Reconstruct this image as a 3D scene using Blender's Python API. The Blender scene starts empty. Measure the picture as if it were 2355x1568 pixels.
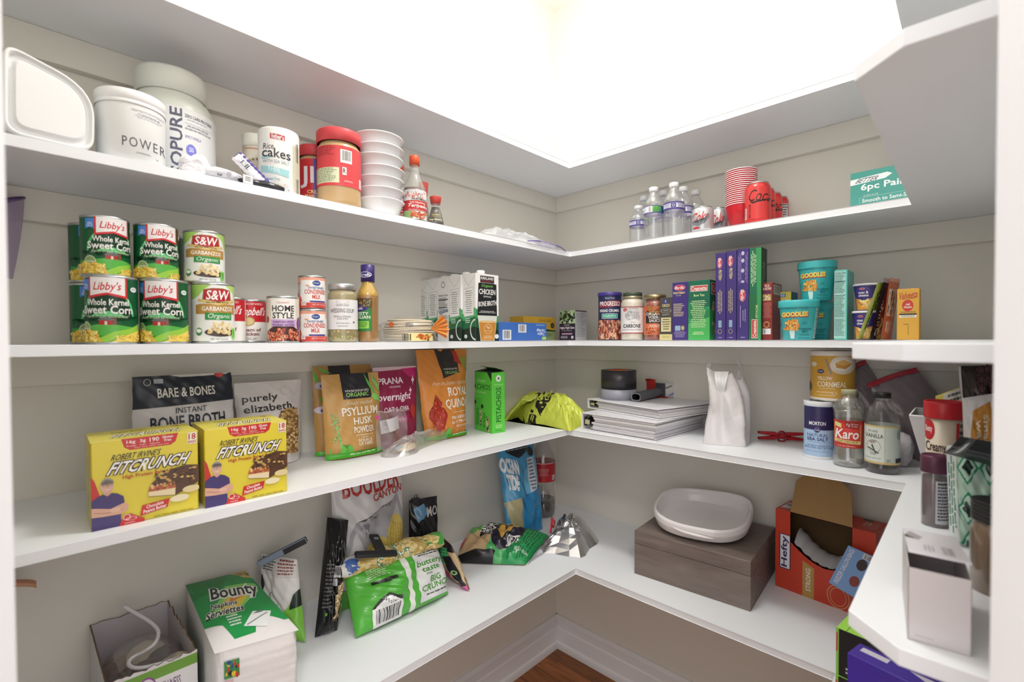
import bpy, bmesh, math, random
from math import sin, cos, pi, radians as R, asin, atan2, sqrt
from mathutils import Vector, Matrix

SC = bpy.context.scene
COL = SC.collection

# ------------------------------------------------------------------ camera
FPX, YAW, PIT, ROL, CY = 1104.086, R(43.9387), R(1.01142), R(-0.25703), 798.6636
CAM = Vector((-1.59039, -1.27563, 1.30297))
_f0 = Vector((cos(YAW) * cos(PIT), sin(YAW) * cos(PIT), -sin(PIT)))
_r0 = Vector((sin(YAW), -cos(YAW), 0))
_u0 = Vector((cos(YAW) * sin(PIT), sin(YAW) * sin(PIT), cos(PIT)))
_rt = cos(ROL) * _r0 + sin(ROL) * _u0
_up = -sin(ROL) * _r0 + cos(ROL) * _u0
cd = bpy.data.cameras.new('camera')
cd.sensor_width = 36.0
cd.lens = FPX / 2355 * 36
cd.shift_y = (CY - 784) / 2355
cd.clip_start = 0.02
cd.dof.use_dof = True
cd.dof.focus_distance = 1.35
cd.dof.aperture_fstop = 4.0
cam = bpy.data.objects.new('camera', cd)
cam.matrix_world = Matrix(((_rt.x, _up.x, -_f0.x, CAM.x), (_rt.y, _up.y, -_f0.y, CAM.y), (_rt.z, _up.z, -_f0.z, CAM.z), (0, 0, 0, 1)))
COL.objects.link(cam)
SC.camera = cam

# ------------------------------------------------------------------ light
SC.view_settings.view_transform = 'Standard'
SC.view_settings.look = 'None'
SC.view_settings.exposure = 0.12
SC.view_settings.gamma = 1.0
SC.view_settings.use_curve_mapping = False
W = bpy.data.worlds.new('world')
SC.world = W
W.use_nodes = True
W.node_tree.nodes['Background'].inputs[0].default_value = (1.0, 0.985, 0.97, 1)
W.node_tree.nodes['Background'].inputs[1].default_value = 1.75


def lamp(name, loc, power, radius, color=(1, 1, 1)):
    l = bpy.data.lights.new(name, 'POINT')
    l.energy = power
    l.shadow_soft_size = radius
    l.color = color
    o = bpy.data.objects.new(name, l)
    o.location = loc
    COL.objects.link(o)
    return o


lamp('pantry_ceiling_light', (-0.80, -0.72, 2.52), 21, 0.10, (1, 0.99, 0.97))
lamp('kitchen_ceiling_light', (-2.02, -1.90, 2.5), 33, 0.10, (1, 0.96, 0.92))


# ------------------------------------------------------------------ measuring
def ray(u, v):
    dx, dy = u - 1177.5, v - CY
    return _f0 + _rt * (dx / FPX) - _up * (dy / FPX)


def P(u, v, z=None, x=None, y=None):
    """the point of the room seen at photo pixel (u, v) on a plane"""
    r = ray(u, v)
    t = (z - CAM.z) / r.z if z is not None else (x - CAM.x) / r.x if x is not None else (y - CAM.y) / r.y
    return CAM + r * t


def top_z(u, v, xy):
    """height seen at row v above the floor point xy"""
    r = ray(u, v)
    t = (Vector((xy[0], xy[1], 0)) - Vector((CAM.x, CAM.y, 0))).length / Vector((r.x, r.y, 0)).length
    return CAM.z + r.z * t


Z1, Z2, Z3, Z4, Z5, ZC = 1.90552, 1.60266, 1.29705, 1.00608, 0.60601, 2.6667
ST = 0.0175          # board thickness
WALL3 = -1.445       # the right-hand wall


# ------------------------------------------------------------------ materials
_mats = {}


def lin(h):
    h = h.lstrip('#')
    out = []
    for i in (0, 2, 4):
        c = int(h[i:i + 2], 16) / 255
        out.append(c / 12.92 if c <= 0.04045 else ((c + 0.055) / 1.055) ** 2.4)
    return (*out, 1)


def C(h, rough=0.45, metal=0.0, spec=0.5, bump=0.0, bscale=200.0):
    """a plain procedural material of one colour"""
    key = (h, rough, metal, spec, bump, bscale)
    if key in _mats:
        return _mats[key]
    m = bpy.data.materials.new('surface_' + h.lstrip('#'))
    m.use_nodes = True
    nt = m.node_tree
    b = nt.nodes['Principled BSDF']
    b.inputs['Base Color'].default_value = lin(h)
    b.inputs['Roughness'].default_value = rough
    b.inputs['Metallic'].default_value = metal
    b.inputs['Specular IOR Level'].default_value = spec
    if bump:
        n = nt.nodes.new('ShaderNodeTexNoise')
        n.inputs['Scale'].default_value = bscale
        tc = nt.nodes.new('ShaderNodeTexCoord')
        nt.links.new(tc.outputs['Object'], n.inputs['Vector'])
        bp = nt.nodes.new('ShaderNodeBump')
        bp.inputs['Strength'].default_value = bump
        bp.inputs['Distance'].default_value = 0.002
        nt.links.new(n.outputs['Fac'], bp.inputs['Height'])
        nt.links.new(bp.outputs['Normal'], b.inputs['Normal'])
    _mats[key] = m
    return m


def clear(h, alpha, rough=0.08, gloss=0.12, key=''):
    """thin see-through film or glass: mostly transparent, tinted, with a glossy sheen"""
    k = ('clear', h, alpha, rough, gloss)
    if k in _mats:
        return _mats[k]
    m = bpy.data.materials.new('clear_' + h.lstrip('#'))
    m.use_nodes = True
    nt = m.node_tree
    nt.nodes.clear()
    out = nt.nodes.new('ShaderNodeOutputMaterial')
    tr = nt.nodes.new('ShaderNodeBsdfTransparent')
    df = nt.nodes.new('ShaderNodeBsdfDiffuse')
    df.inputs[0].default_value = lin(h)
    gl = nt.nodes.new('ShaderNodeBsdfGlossy')
    gl.inputs['Roughness'].default_value = rough
    m1 = nt.nodes.new('ShaderNodeMixShader')
    m1.inputs[0].default_value = alpha
    nt.links.new(tr.outputs[0], m1.inputs[1])
    nt.links.new(df.outputs[0], m1.inputs[2])
    fr = nt.nodes.new('ShaderNodeLayerWeight')
    fr.inputs['Blend'].default_value = 0.35
    mm = nt.nodes.new('ShaderNodeMath')
    mm.operation = 'MULTIPLY_ADD'
    mm.inputs[1].default_value = 0.38
    mm.inputs[2].default_value = gloss * 0.4
    nt.links.new(fr.outputs['Facing'], mm.inputs[0])
    m2 = nt.nodes.new('ShaderNodeMixShader')
    nt.links.new(mm.outputs[0], m2.inputs[0])
    nt.links.new(m1.outputs[0], m2.inputs[1])
    nt.links.new(gl.outputs[0], m2.inputs[2])
    nt.links.new(m2.outputs[0], out.inputs[0])
    _mats[k] = m
    return m


def painted(name, h, rough, bump, scale):
    m = C(h, rough, 0, 0.4, bump, scale)
    m.name = name
    return m


def wood(name, c1, c2, scale=(1, 12, 12), rough=0.45, plank=None):
    m = bpy.data.materials.new(name)
    m.use_nodes = True
    nt = m.node_tree
    b = nt.nodes['Principled BSDF']
    tc = nt.nodes.new('ShaderNodeTexCoord')
    mp = nt.nodes.new('ShaderNodeMapping')
    mp.inputs['Scale'].default_value = scale
    n = nt.nodes.new('ShaderNodeTexNoise')
    n.inputs['Scale'].default_value = 6
    n.inputs['Detail'].default_value = 8
    n.inputs['Distortion'].default_value = 0.6
    cr = nt.nodes.new('ShaderNodeValToRGB')
    cr.color_ramp.elements[0].color = lin(c1)
    cr.color_ramp.elements[0].position = 0.32
    cr.color_ramp.elements[1].color = lin(c2)
    cr.color_ramp.elements[1].position = 0.68
    nt.links.new(tc.outputs['Object'], mp.inputs[0])
    nt.links.new(mp.outputs[0], n.inputs['Vector'])
    nt.links.new(n.outputs['Fac'], cr.inputs[0])
    last = cr.outputs[0]
    if plank:
        br = nt.nodes.new('ShaderNodeTexBrick')
        br.inputs['Color1'].default_value = (0.75, 0.75, 0.75, 1)
        br.inputs['Color2'].default_value = (1.25, 1.2, 1.15, 1)
        br.inputs['Mortar'].default_value = (0.25, 0.2, 0.18, 1)
        br.inputs['Scale'].default_value = 1
        br.inputs['Mortar Size'].default_value = 0.0012
        br.inputs['Brick Width'].default_value = plank[0]
        br.inputs['Row Height'].default_value = plank[1]
        mp2 = nt.nodes.new('ShaderNodeMapping')
        mp2.inputs['Rotation'].default_value = (0, 0, R(90))
        nt.links.new(tc.outputs['Object'], mp2.inputs[0])
        nt.links.new(mp2.outputs[0], br.inputs['Vector'])
        mx = nt.nodes.new('ShaderNodeMix')
        mx.data_type = 'RGBA'
        mx.blend_type = 'MULTIPLY'
        mx.inputs['Factor'].default_value = 1
        nt.links.new(last, mx.inputs['A'])
        nt.links.new(br.outputs['Color'], mx.inputs['B'])
        last = mx.outputs['Result']
    nt.links.new(last, b.inputs['Base Color'])
    b.inputs['Roughness'].default_value = rough
    return m


# ------------------------------------------------------------------ text outlines
_txt = {}


def text_mesh(s, bold, spacing=1.0):
    """filled glyph outlines of a string, scaled into the unit square; returns verts, faces, aspect"""
    k = (s, bold, spacing)
    if k in _txt:
        return _txt[k]
    cu = bpy.data.curves.new('lettering', 'FONT')
    cu.body = s
    cu.size = 1
    cu.offset = bold
    cu.resolution_u = 2
    cu.space_character = spacing
    cu.space_line = 0.85
    cu.align_x = 'CENTER'
    o = bpy.data.objects.new('lettering', cu)
    me = bpy.data.meshes.new_from_object(o)
    vs = [(v.co.x, v.co.y) for v in me.vertices]
    fs = [tuple(p.vertices) for p in me.polygons]
    bpy.data.objects.remove(o)
    bpy.data.curves.remove(cu)
    bpy.data.meshes.remove(me)
    x0, x1 = min(v[0] for v in vs), max(v[0] for v in vs)
    y0, y1 = min(v[1] for v in vs), max(v[1] for v in vs)
    w, h = max(x1 - x0, 1e-6), max(y1 - y0, 1e-6)
    _txt[k] = ([((v[0] - x0) / w, 1 - (v[1] - y0) / h) for v in vs], fs, w / h)
    return _txt[k]


# ------------------------------------------------------------------ mesh builder
EPS = 0.00006


class M:
    """collects geometry with several materials into ONE mesh object"""

    def __init__(s):
        s.bm = bmesh.new()
        s.mats = []

    def mi(s, m):
        if isinstance(m, str):
            m = C(m)
        if m not in s.mats:
            s.mats.append(m)
        return s.mats.index(m)

    def faces(s, vs, fs, m, smooth=False):
        i = s.mi(m)
        bv = [s.bm.verts.new(v) for v in vs]
        out = []
        for f in fs:
            try:
                q = s.bm.faces.new([bv[k] for k in f])
            except ValueError:
                continue
            q.material_index = i
            q.smooth = smooth
            out.append(q)
        return bv, out

    def box(s, x0, y0, z0, x1, y1, z1, m, bevel=0.0, mat=None):
        vs = [Vector((x, y, z)) for z in (z0, z1) for y in (y0, y1) for x in (x0, x1)]
        fs = [(0, 2, 3, 1), (4, 5, 7, 6), (0, 1, 5, 4), (2, 6, 7, 3), (0, 4, 6, 2), (1, 3, 7, 5)]
        bv, bf = s.faces(vs, fs, m)
        if bevel:
            es = list({e for f in bf for e in f.edges})
            i = s.mi(m)
            r = bmesh.ops.bevel(s.bm, geom=es, offset=bevel, segments=2, affect='EDGES', profile=0.5)
            for f in r['faces']:
                f.material_index = i
                f.smooth = True
            bv = list({v for f in r['faces'] for v in f.verts})
        if mat is not None:
            bmesh.ops.transform(s.bm, matrix=mat, verts=[v for v in bv if v.is_valid])
        return s

    def prism(s, pts, z0, z1, m, bevel=0.0):
        """extruded outline (counter-clockwise in plan)"""
        n = len(pts)
        vs = [Vector((p[0], p[1], z0)) for p in pts] + [Vector((p[0], p[1], z1)) for p in pts]
        fs = [tuple(range(n - 1, -1, -1)), tuple(range(n, 2 * n))] + [(i, (i + 1) % n, n + (i + 1) % n, n + i) for i in range(n)]
        bv, bf = s.faces(vs, fs, m)
        if bevel:
            es = list({e for f in bf for e in f.edges})
            i = s.mi(m)
            r = bmesh.ops.bevel(s.bm, geom=es, offset=bevel, segments=2, affect='EDGES', profile=0.5)
            for f in r['faces']:
                f.material_index = i
        return s

    def lathe(s, prof, m, seg=40, cap0=True, cap1=True, smooth=True, a0=0.0, a1=2 * pi, mat=None, sharp=None):
        """profile [(radius, z), ...] bottom to top, turned round the z axis; m: one material or one per band"""
        full = abs(a1 - a0 - 2 * pi) < 1e-6
        n = seg if full else seg + 1
        rings = []
        for (r, z) in prof:
            rings.append([s.bm.verts.new((r * cos(a0 + (a1 - a0) * k / seg), r * sin(a0 + (a1 - a0) * k / seg), z)) for k in range(n)])
        for b in range(len(prof) - 1):
            mm = m[b] if isinstance(m, list) else m
            i = s.mi(mm)
            for k in range(seg):
                k2 = (k + 1) % n
                f = s.bm.faces.new((rings[b][k], rings[b][k2], rings[b + 1][k2], rings[b + 1][k]))
                f.material_index = i
                f.smooth = smooth
        if full:
            for cap, ring, mm in ((cap0, rings[0][::-1], m[0] if isinstance(m, list) else m), (cap1, rings[-1], m[-1] if isinstance(m, list) else m)):
                if cap:
                    f = s.bm.faces.new(ring)
                    f.material_index = s.mi(mm)
        if mat is not None:
            bmesh.ops.transform(s.bm, matrix=mat, verts=[v for r in rings for v in r])
        return s

    def grid(s, fn, nu, nv, m, smooth=True, flip=False, close_u=False):
        """surface fn(u, v) over the unit square"""
        i = s.mi(m) if not callable(m) else None
        nn = nu if close_u else nu + 1
        vs = [[s.bm.verts.new(fn(a / nu, b / nv)) for a in range(nn)] for b in range(nv + 1)]
        for b in range(nv):
            for a in range(nu):
                a2 = (a + 1) % nn
                q = (vs[b][a], vs[b][a2], vs[b + 1][a2], vs[b + 1][a])
                f = s.bm.faces.new(q[::-1] if flip else q)
                f.material_index = i if i is not None else s.mi(m((a + .5) / nu, (b + .5) / nv))
                f.smooth = smooth
        return s

    def skin(s, fn, nu, nv, m, flip=False):
        """like grid over (x, 1 - y), and gives back a sampler of the built facets for prints that follow them"""
        g = [[fn(a / nu, b / nv) for a in range(nu + 1)] for b in range(nv + 1)]
        s.grid(lambda a, b: g[nv - round(b * nv)][round(a * nu)], nu, nv, m, flip=flip)

        def at(x, y, off):
            X, Y = min(max(x, 0), 1) * nu, min(max(y, 0), 1) * nv
            i, j = min(int(X), nu - 1), min(int(Y), nv - 1)
            u, v = X - i, Y - j
            p = (g[j][i] * (1 - u) + g[j][i + 1] * u) * (1 - v) + (g[j + 1][i] * (1 - u) + g[j + 1][i + 1] * u) * v
            n = (g[j + 1][i] - g[j][i + 1]).cross(g[j + 1][i + 1] - g[j][i])
            return p + (n.normalized() * (off * 2.6) if n.length > 1e-12 else Vector())
        return at

    def tube(s, pts, r, m, seg=8, closed=False, rr=None):
        pts = [Vector(p) for p in pts]
        rings = []
        n = len(pts)
        for i, p in enumerate(pts):
            t = (pts[min(i + 1, n - 1)] - pts[max(i - 1, 0)]).normalized()
            a = t.orthogonal().normalized() if i == 0 else (a - t * a.dot(t)).normalized()
            b = t.cross(a)
            q = rr[i] if rr else r
            rings.append([s.bm.verts.new(p + (a * cos(2 * pi * k / seg) + b * sin(2 * pi * k / seg)) * q) for k in range(seg)])
        i = s.mi(m)
        for j in range(n - 1):
            for k in range(seg):
                f = s.bm.faces.new((rings[j][k], rings[j][(k + 1) % seg], rings[j + 1][(k + 1) % seg], rings[j + 1][k]))
                f.material_index = i
                f.smooth = True
        for ring in (rings[0][::-1], rings[-1]):
            f = s.bm.faces.new(ring)
            f.material_index = i
        return s

    # ---- printed artwork: shapes in the unit square (x right, y down), laid on a surface
    def art(s, fn, layers, du=None, dv=None, base=1, rough=None):
        """fn(x, y, off) maps the unit square to 3-D; du, dv: cuts so that prints follow curved surfaces"""
        for li, L in enumerate(layers):
            b2 = bmesh.new()
            kind, col = L[0], L[-1]
            extra = {}
            if isinstance(col, dict):
                extra, col = L[-1], L[-2]
            a = L[1:]
            if kind == 'r':
                x0, y0, x1, y1 = a[:4]
                vs = [b2.verts.new((x, y, 0)) for x, y in ((x0, y0), (x0, y1), (x1, y1), (x1, y0))]
                b2.faces.new(vs)
            elif kind == 'e':
                cx, cy, rx, ry = a[:4]
                n = extra.get('n', 24)
                b2.faces.new([b2.verts.new((cx + rx * cos(2 * pi * k / n), cy - ry * sin(2 * pi * k / n), 0)) for k in range(n)])
            elif kind == 'ring':
                cx, cy, rx, ry, w = a[:5]
                n = 28
                o_ = [b2.verts.new((cx + rx * cos(2 * pi * k / n), cy - ry * sin(2 * pi * k / n), 0)) for k in range(n)]
                i_ = [b2.verts.new((cx + rx * (1 - w) * cos(2 * pi * k / n), cy - ry * (1 - w) * sin(2 * pi * k / n), 0)) for k in range(n)]
                for k in range(n):
                    b2.faces.new((o_[k], o_[(k + 1) % n], i_[(k + 1) % n], i_[k]))
            elif kind == 'p':
                f = b2.faces.new([b2.verts.new((x, y, 0)) for x, y in a[0]])
                bmesh.ops.triangulate(b2, faces=[f])
            elif kind == 'bars':
                x0, y0, x1, y1 = a[:4]
                rnd = random.Random(extra.get('s', 3))
                x = x0
                w = (x1 - x0) / extra.get('n', 30)
                while x < x1 - w:
                    ww = w * rnd.choice((0.4, 0.5, 0.9, 1.3))
                    vs = [b2.verts.new((p, q, 0)) for p, q in ((x, y0), (x, y1), (min(x + ww, x1), y1), (min(x + ww, x1), y0))]
                    b2.faces.new(vs)
                    x += ww + w * rnd.choice((0.4, 0.6, 0.9))
            elif kind == 'lines':
                x0, y0, x1, y1, n = a[:5]
                rnd = random.Random(extra.get('s', 5))
                vert = extra.get('vert')
                al = extra.get('al', 'c')
                for k in range(n):
                    h = ((x1 - x0) if vert else (y1 - y0)) / n
                    c0 = (x0 if vert else y0) + h * k
                    A, B_ = (y0, y1) if vert else (x0, x1)
                    sh = rnd.uniform(0, 0.3) * (B_ - A)
                    lo, hi = (A + sh / 2, B_ - sh / 2) if al == 'c' else (A, B_ - sh)
                    p = lo
                    while p < hi - 1e-6:
                        q = min(hi, p + (B_ - A) * rnd.uniform(0.06, 0.17))
                        if vert:
                            pts = ((c0, p), (c0, q), (c0 + h * 0.5, q), (c0 + h * 0.5, p))
                        else:
                            pts = ((p, c0), (p, c0 + h * 0.5), (q, c0 + h * 0.5), (q, c0))
                        b2.faces.new([b2.verts.new((x, y, 0)) for x, y in pts])
                        p = q + (B_ - A) * 0.025
            elif kind == 'blobs':
                x0, y0, x1, y1, n, rx, ry = a[:7]
                rnd = random.Random(extra.get('s', 7))
                for k in range(n):
                    cx, cy = rnd.uniform(x0, x1), rnd.uniform(y0, y1)
                    t = rnd.uniform(0, pi)
                    sc = rnd.uniform(0.7, 1.2)
                    m_ = 9
                    b2.faces.new([b2.verts.new((cx + sc * (rx * cos(2 * pi * q / m_) * cos(t) - rx * 0.7 * sin(2 * pi * q / m_) * sin(t)),
                                                cy - sc * ry / rx * (rx * cos(2 * pi * q / m_) * sin(t) + rx * 0.7 * sin(2 * pi * q / m_) * cos(t)), k * 1e-4)) for q in range(m_)])
            elif kind == 't':
                txt, x0, y0, x1, y1 = a[:5]
                vs, fs, asp = text_mesh(txt, min(extra.get('b', 0.0), 0.02) if extra.get('b', 0.0) < 0.055 else extra['b'], extra.get('sp', 1.0))
                rot, sh, arc = extra.get('rot', 0), extra.get('sh', 0.0), extra.get('arc', 0.0)
                bv = []
                for (p, q) in vs:
                    p2 = p + sh * (0.5 - q)
                    q2 = q + arc * 4 * (p - 0.5) ** 2 + extra.get('tilt', 0) * (p - 0.5)
                    if rot == 90:      # reads upwards
                        p2, q2 = q2, 1 - p2
                    elif rot == -90:   # reads downwards
                        p2, q2 = 1 - q2, p2
                    elif rot == 180:
                        p2, q2 = 1 - p2, 1 - q2
                    bv.append(b2.verts.new((x0 + (x1 - x0) * p2, y0 + (y1 - y0) * q2, 0)))
                for f in fs:
                    try:
                        b2.faces.new([bv[k] for k in f])
                    except ValueError:
                        pass
            for ax in (0, 1):      # trim to the unit square
                no = Vector((1, 0, 0)) if ax == 0 else Vector((0, 1, 0))
                if not b2.verts:
                    break
                if min(v.co[ax] for v in b2.verts) < -1e-6:
                    bmesh.ops.bisect_plane(b2, geom=b2.verts[:] + b2.edges[:] + b2.faces[:], plane_co=(0, 0, 0), plane_no=no, clear_inner=True)
                if b2.verts and max(v.co[ax] for v in b2.verts) > 1 + 1e-6:
                    bmesh.ops.bisect_plane(b2, geom=b2.verts[:] + b2.edges[:] + b2.faces[:], plane_co=no, plane_no=no, clear_outer=True)
            if not b2.verts:
                b2.free()
                continue
            for d, ax in ((du, 0), (dv, 1)):
                if not d:
                    continue
                lo = min(v.co[ax] for v in b2.verts)
                hi = max(v.co[ax] for v in b2.verts)
                k = math.floor(lo / d) + 1
                while k * d < hi - 1e-6:
                    if k * d > lo + 1e-6:
                        no = Vector((1, 0, 0)) if ax == 0 else Vector((0, 1, 0))
                        bmesh.ops.bisect_plane(b2, geom=b2.verts[:] + b2.edges[:] + b2.faces[:], plane_co=no * (k * d), plane_no=no)
                    k += 1
            cols = col if isinstance(col, list) else [col]
            idx = [s.mi(C(c, rough if rough is not None else 0.4) if isinstance(c, str) else c) for c in cols]
            off = EPS * (base + li)
            mp = {v: s.bm.verts.new(fn(v.co.x, v.co.y, off + v.co.z * 0.3)) for v in b2.verts}
            for j, f in enumerate(b2.faces):
                try:
                    q = s.bm.faces.new([mp[v] for v in f.verts])
                except ValueError:
                    continue
                q.material_index = idx[j % len(idx)]
                q.smooth = bool(du or dv)
            b2.free()
        return s

    def done(s, name, parent=None, loc=None, rz=None, tri=False, recalc=False, mat=None):
        if recalc:
            bmesh.ops.recalc_face_normals(s.bm, faces=s.bm.faces[:])
        me = bpy.data.meshes.new(name)
        s.bm.to_mesh(me)
        s.bm.free()
        for m in s.mats:
            me.materials.append(m)
        o = bpy.data.objects.new(name, me)
        COL.objects.link(o)
        if parent is not None:
            o.parent = parent
        if loc is not None:
            o.location = loc
        if rz is not None:
            o.rotation_euler = (0, 0, rz)
        if mat is not None:
            o.matrix_local = mat
        return o


# ------------------------------------------------------------------ naming
def tag(o, label, cat, group=None):
    o['label'] = label
    o['category'] = cat
    if group:
        o['group'] = group
    return o


def struct(o):
    o['kind'] = 'structure'
    return o


def thing(name, label, cat, loc, rz=0.0, group=None):
    o = bpy.data.objects.new(name, None)
    o.empty_display_size = 0.05
    COL.objects.link(o)
    o.location = loc
    o.rotation_euler = (0, 0, rz)
    return tag(o, label, cat, group)


def dup(root, loc, rz, label, group=None):
    """a copy of a thing with copies of its parts and sub-parts"""
    def cp(o, par):
        c = o.copy()
        COL.objects.link(c)
        if par is not None:
            c.parent = par
        for ch in list(o.children):
            cp(ch, c)
        return c
    r = cp(root, None)
    r.location = loc
    r.rotation_euler = (0, 0, rz)
    r['label'] = label
    if group:
        r['group'] = group
    return r


def face_cam(x, y, turn=0.0):
    """turn of a thing at (x, y) so that its front looks at the camera"""
    return atan2(CAM.y - y, CAM.x - x) + pi / 2 + R(turn)


LEFT, BACK, RIGHT = 0.0, -pi / 2, pi     # fronts of things set square on the three walls' shelves


# ------------------------------------------------------------------ surfaces for artwork
def flat(o, ex, ey):
    """unit square with its top-left corner at o, x along ex and y (downwards) along ey; lifted along ex x -ey"""
    o, ex, ey = Vector(o), Vector(ex), Vector(ey)
    n = (-ey).cross(ex).normalized() * -1
    return lambda x, y, off: o + ex * x + ey * y + n * off


def front(w, d, z0, z1):
    """the -y face of a box of width w, depth d centred on the origin"""
    return flat((-w / 2, -d / 2, z1), (w, 0, 0), (0, 0, z0 - z1))


def side_l(w, d, z0, z1):
    return flat((-w / 2, d / 2, z1), (0, -d, 0), (0, 0, z0 - z1))


def side_r(w, d, z0, z1):
    return flat((w / 2, -d / 2, z1), (0, d, 0), (0, 0, z0 - z1))


def topf(w, d, z1):
    return flat((-w / 2, d / 2, z1), (w, 0, 0), (0, -d, 0))


def cyl(r0, r1, z0, z1, turn=0.0):
    """front half of a can: x runs over the outline as seen from the front; r0 at the bottom, r1 at the top"""
    def fn(x, y, off):
        a = asin(max(-0.999, min(0.999, 2 * x - 1))) + turn
        r = r1 + (r0 - r1) * y + off
        return Vector((r * sin(a), -r * cos(a), z1 + (z0 - z1) * y))
    return fn


def wrap(rf, z0, z1, a0, a1):
    """part of a turned body rf(z), x over the angle a0..a1 (0 = front, positive to the right)"""
    def fn(x, y, off):
        a = a0 + (a1 - a0) * x
        z = z1 + (z0 - z1) * y
        r = rf(z) + off
        return Vector((r * sin(a), -r * cos(a), z))
    return fn
# ------------------------------------------------------------------ the setting
WALLP = painted('wall_paint', '#e6e2d8', 0.7, 0.05, 90)
CEILP = painted('ceiling_paint', '#f2f2ee', 0.8, 0.05, 90)
SHELFP = painted('shelf_paint', '#f1f3f7', 0.42, 0.12, 60)
TRIMP = painted('trim_paint', '#e9e8ea', 0.4, 0.03, 40)


def wallbox(name, x0, y0, z0, x1, y1, z1, m):
    return struct(M().box(x0, y0, z0, x1, y1, z1, m).done(name))


wallbox('wall_left', -2.12, 0, 0, 0.12, 0.12, ZC, WALLP)
wallbox('wall_back', 0, WALL3 - 0.12, 0, 0.12, 0, ZC, WALLP)
wallbox('wall_right', -1.04, WALL3 - 0.12, 0, 0, WALL3, ZC, WALLP)
wallbox('wall_stub', -2.12, -0.40, 0, -2.0, 0, ZC, WALLP)
fl = M()
fl.prism([(-3.6, -3.4), (0.12, -3.4), (0.12, 0.12), (-3.6, 0.12)], -0.05, 0.0, wood('floor_boards', '#7d4a22', '#a9693a', (14, 1.2, 1), 0.35, (1.2, 0.085)))
struct(fl.done('floor'))
struct(M().prism([(-2.2, -1.56), (0.12, -1.56), (0.12, 0.12), (-2.2, 0.12)], ZC, ZC + 0.05, CEILP).done('ceiling'))
# corner door: a wall on the diagonal with a framed opening
_d = Vector((-1, 1, 0)).normalized()
_n = Vector((1, 1, 0)).normalized()


def diag(name, s0, s1, z0, z1, m, n0=-0.115, n1=0.0):
    """a block along the diagonal wall; s along it from the middle of the opening, n its depth"""
    c = DC
    pts = [c + _d * s0 + _n * n0, c + _d * s0 + _n * n1, c + _d * s1 + _n * n1, c + _d * s1 + _n * n0]
    o = M().prism([(p.x, p.y) for p in pts][::-1], z0, z1, m)
    return struct(o.done(name, recalc=True))


DC = Vector((CAM.x, CAM.y, 0)) + _n * 0.313


def jamb(u):
    r = ray(u, 790)
    r = Vector((r.x, r.y, 0))
    return (r * (0.313 / r.dot(_n))).dot(_d)


JL, JR = jamb(21), jamb(2286)
diag('trim_jamb_right', -0.44, JR, 0, 2.06, TRIMP)
diag('trim_jamb_left', JL, 0.44, 0, 2.06, TRIMP)
diag('wall_door_side', 0.44, 0.93, 0, ZC, WALLP)
diag('wall_door_header', -0.44, 0.44, 2.06, ZC, WALLP)
diag('wall_door_return', -0.52, -0.44, 0, ZC, WALLP)

# baseboards with a stepped profile
BPROF = [(0.0, 0.132), (0.006, 0.132), (0.009, 0.124), (0.013, 0.118), (0.013, 0.088), (0.016, 0.082), (0.016, 0.03), (0.022, 0.024), (0.024, 0.014), (0.024, 0.0), (0.0, 0.0)]


def baseboard(name, a, b, nrm):
    m = M()
    a, b, nrm = Vector(a), Vector(b), Vector(nrm)
    n = len(BPROF)
    vs = [p + nrm * q + Vector((0, 0, z)) for p in (a, b) for q, z in BPROF]
    fs = [(i, (i + 1) % n, n + (i + 1) % n, n + i) for i in range(n)] + [tuple(range(n)), tuple(range(2 * n - 1, n - 1, -1))]
    m.faces(vs, fs, TRIMP)
    return struct(m.done(name, recalc=True))


baseboard('baseboard_left', (-2.0, 0, 0), (0, 0, 0), (0, -1, 0))
baseboard('baseboard_back', (0, 0, 0), (0, WALL3, 0), (-1, 0, 0))
baseboard('baseboard_right', (-1.04, WALL3, 0), (0, WALL3, 0), (0, 1, 0))

# the five U-shaped board shelves, each on wall cleats
DL = {1: 0.2668, 2: 0.2694, 3: 0.2714, 4: 0.3220, 5: 0.4092}
DR = {1: 0.2561, 2: 0.2573, 3: 0.2619, 4: 0.3385, 5: 0.4169}
WW = {1: -1.1715, 2: -1.1772, 3: -1.1785, 4: -1.1790, 5: -1.075}
XE = {1: -0.99, 2: -0.9865, 3: -0.995, 4: -1.008, 5: -0.99}
SHELF_LABEL = {1: 'topmost white painted shelf, empty, wrapping round three walls of the pantry',
               2: 'white painted shelf second from the top, carrying jars, water bottles and cans',
               3: 'white painted shelf at eye level, carrying sweet corn cans and pasta boxes',
               4: 'white painted shelf second from the bottom, carrying yellow bar boxes and binders',
               5: 'lowest white painted shelf, carrying chip bags, napkins and a wooden box'}
for i, z in ((1, Z1), (2, Z2), (3, Z3), (4, Z4), (5, Z5)):
    x, w, e = -DR[i], WW[i], XE[i]
    out = [(-2.0, -0.0005), (-2.0, -DL[i]), (x, -DL[i]), (x, w), (e + 0.045, w), (e, w - 0.047), (e, WALL3 + 0.0005), (-0.0005, WALL3 + 0.0005), (-0.0005, -0.0005)]
    m = M().prism(out, z - ST, z, SHELFP, 0.0012)
    s = m.done('wall_shelf')
    tag(s, SHELF_LABEL[i], 'shelf')
    for a, b in (((-2.0, -0.019), (-0.0005, -0.0005)), ((-0.019, WALL3 + 0.0195), (-0.0005, -0.0195)), ((e + 0.05, WALL3 + 0.0005), (-0.0005, WALL3 + 0.019))):
        M().box(a[0], a[1], z - ST - 0.060, b[0], b[1], z - ST - 0.0003, WALLP, 0.001).done('cleat', s)
# ------------------------------------------------------------------ placing and common kinds of packages
FRONT = {'L': 0.270, 'B': 0.2575}


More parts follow.
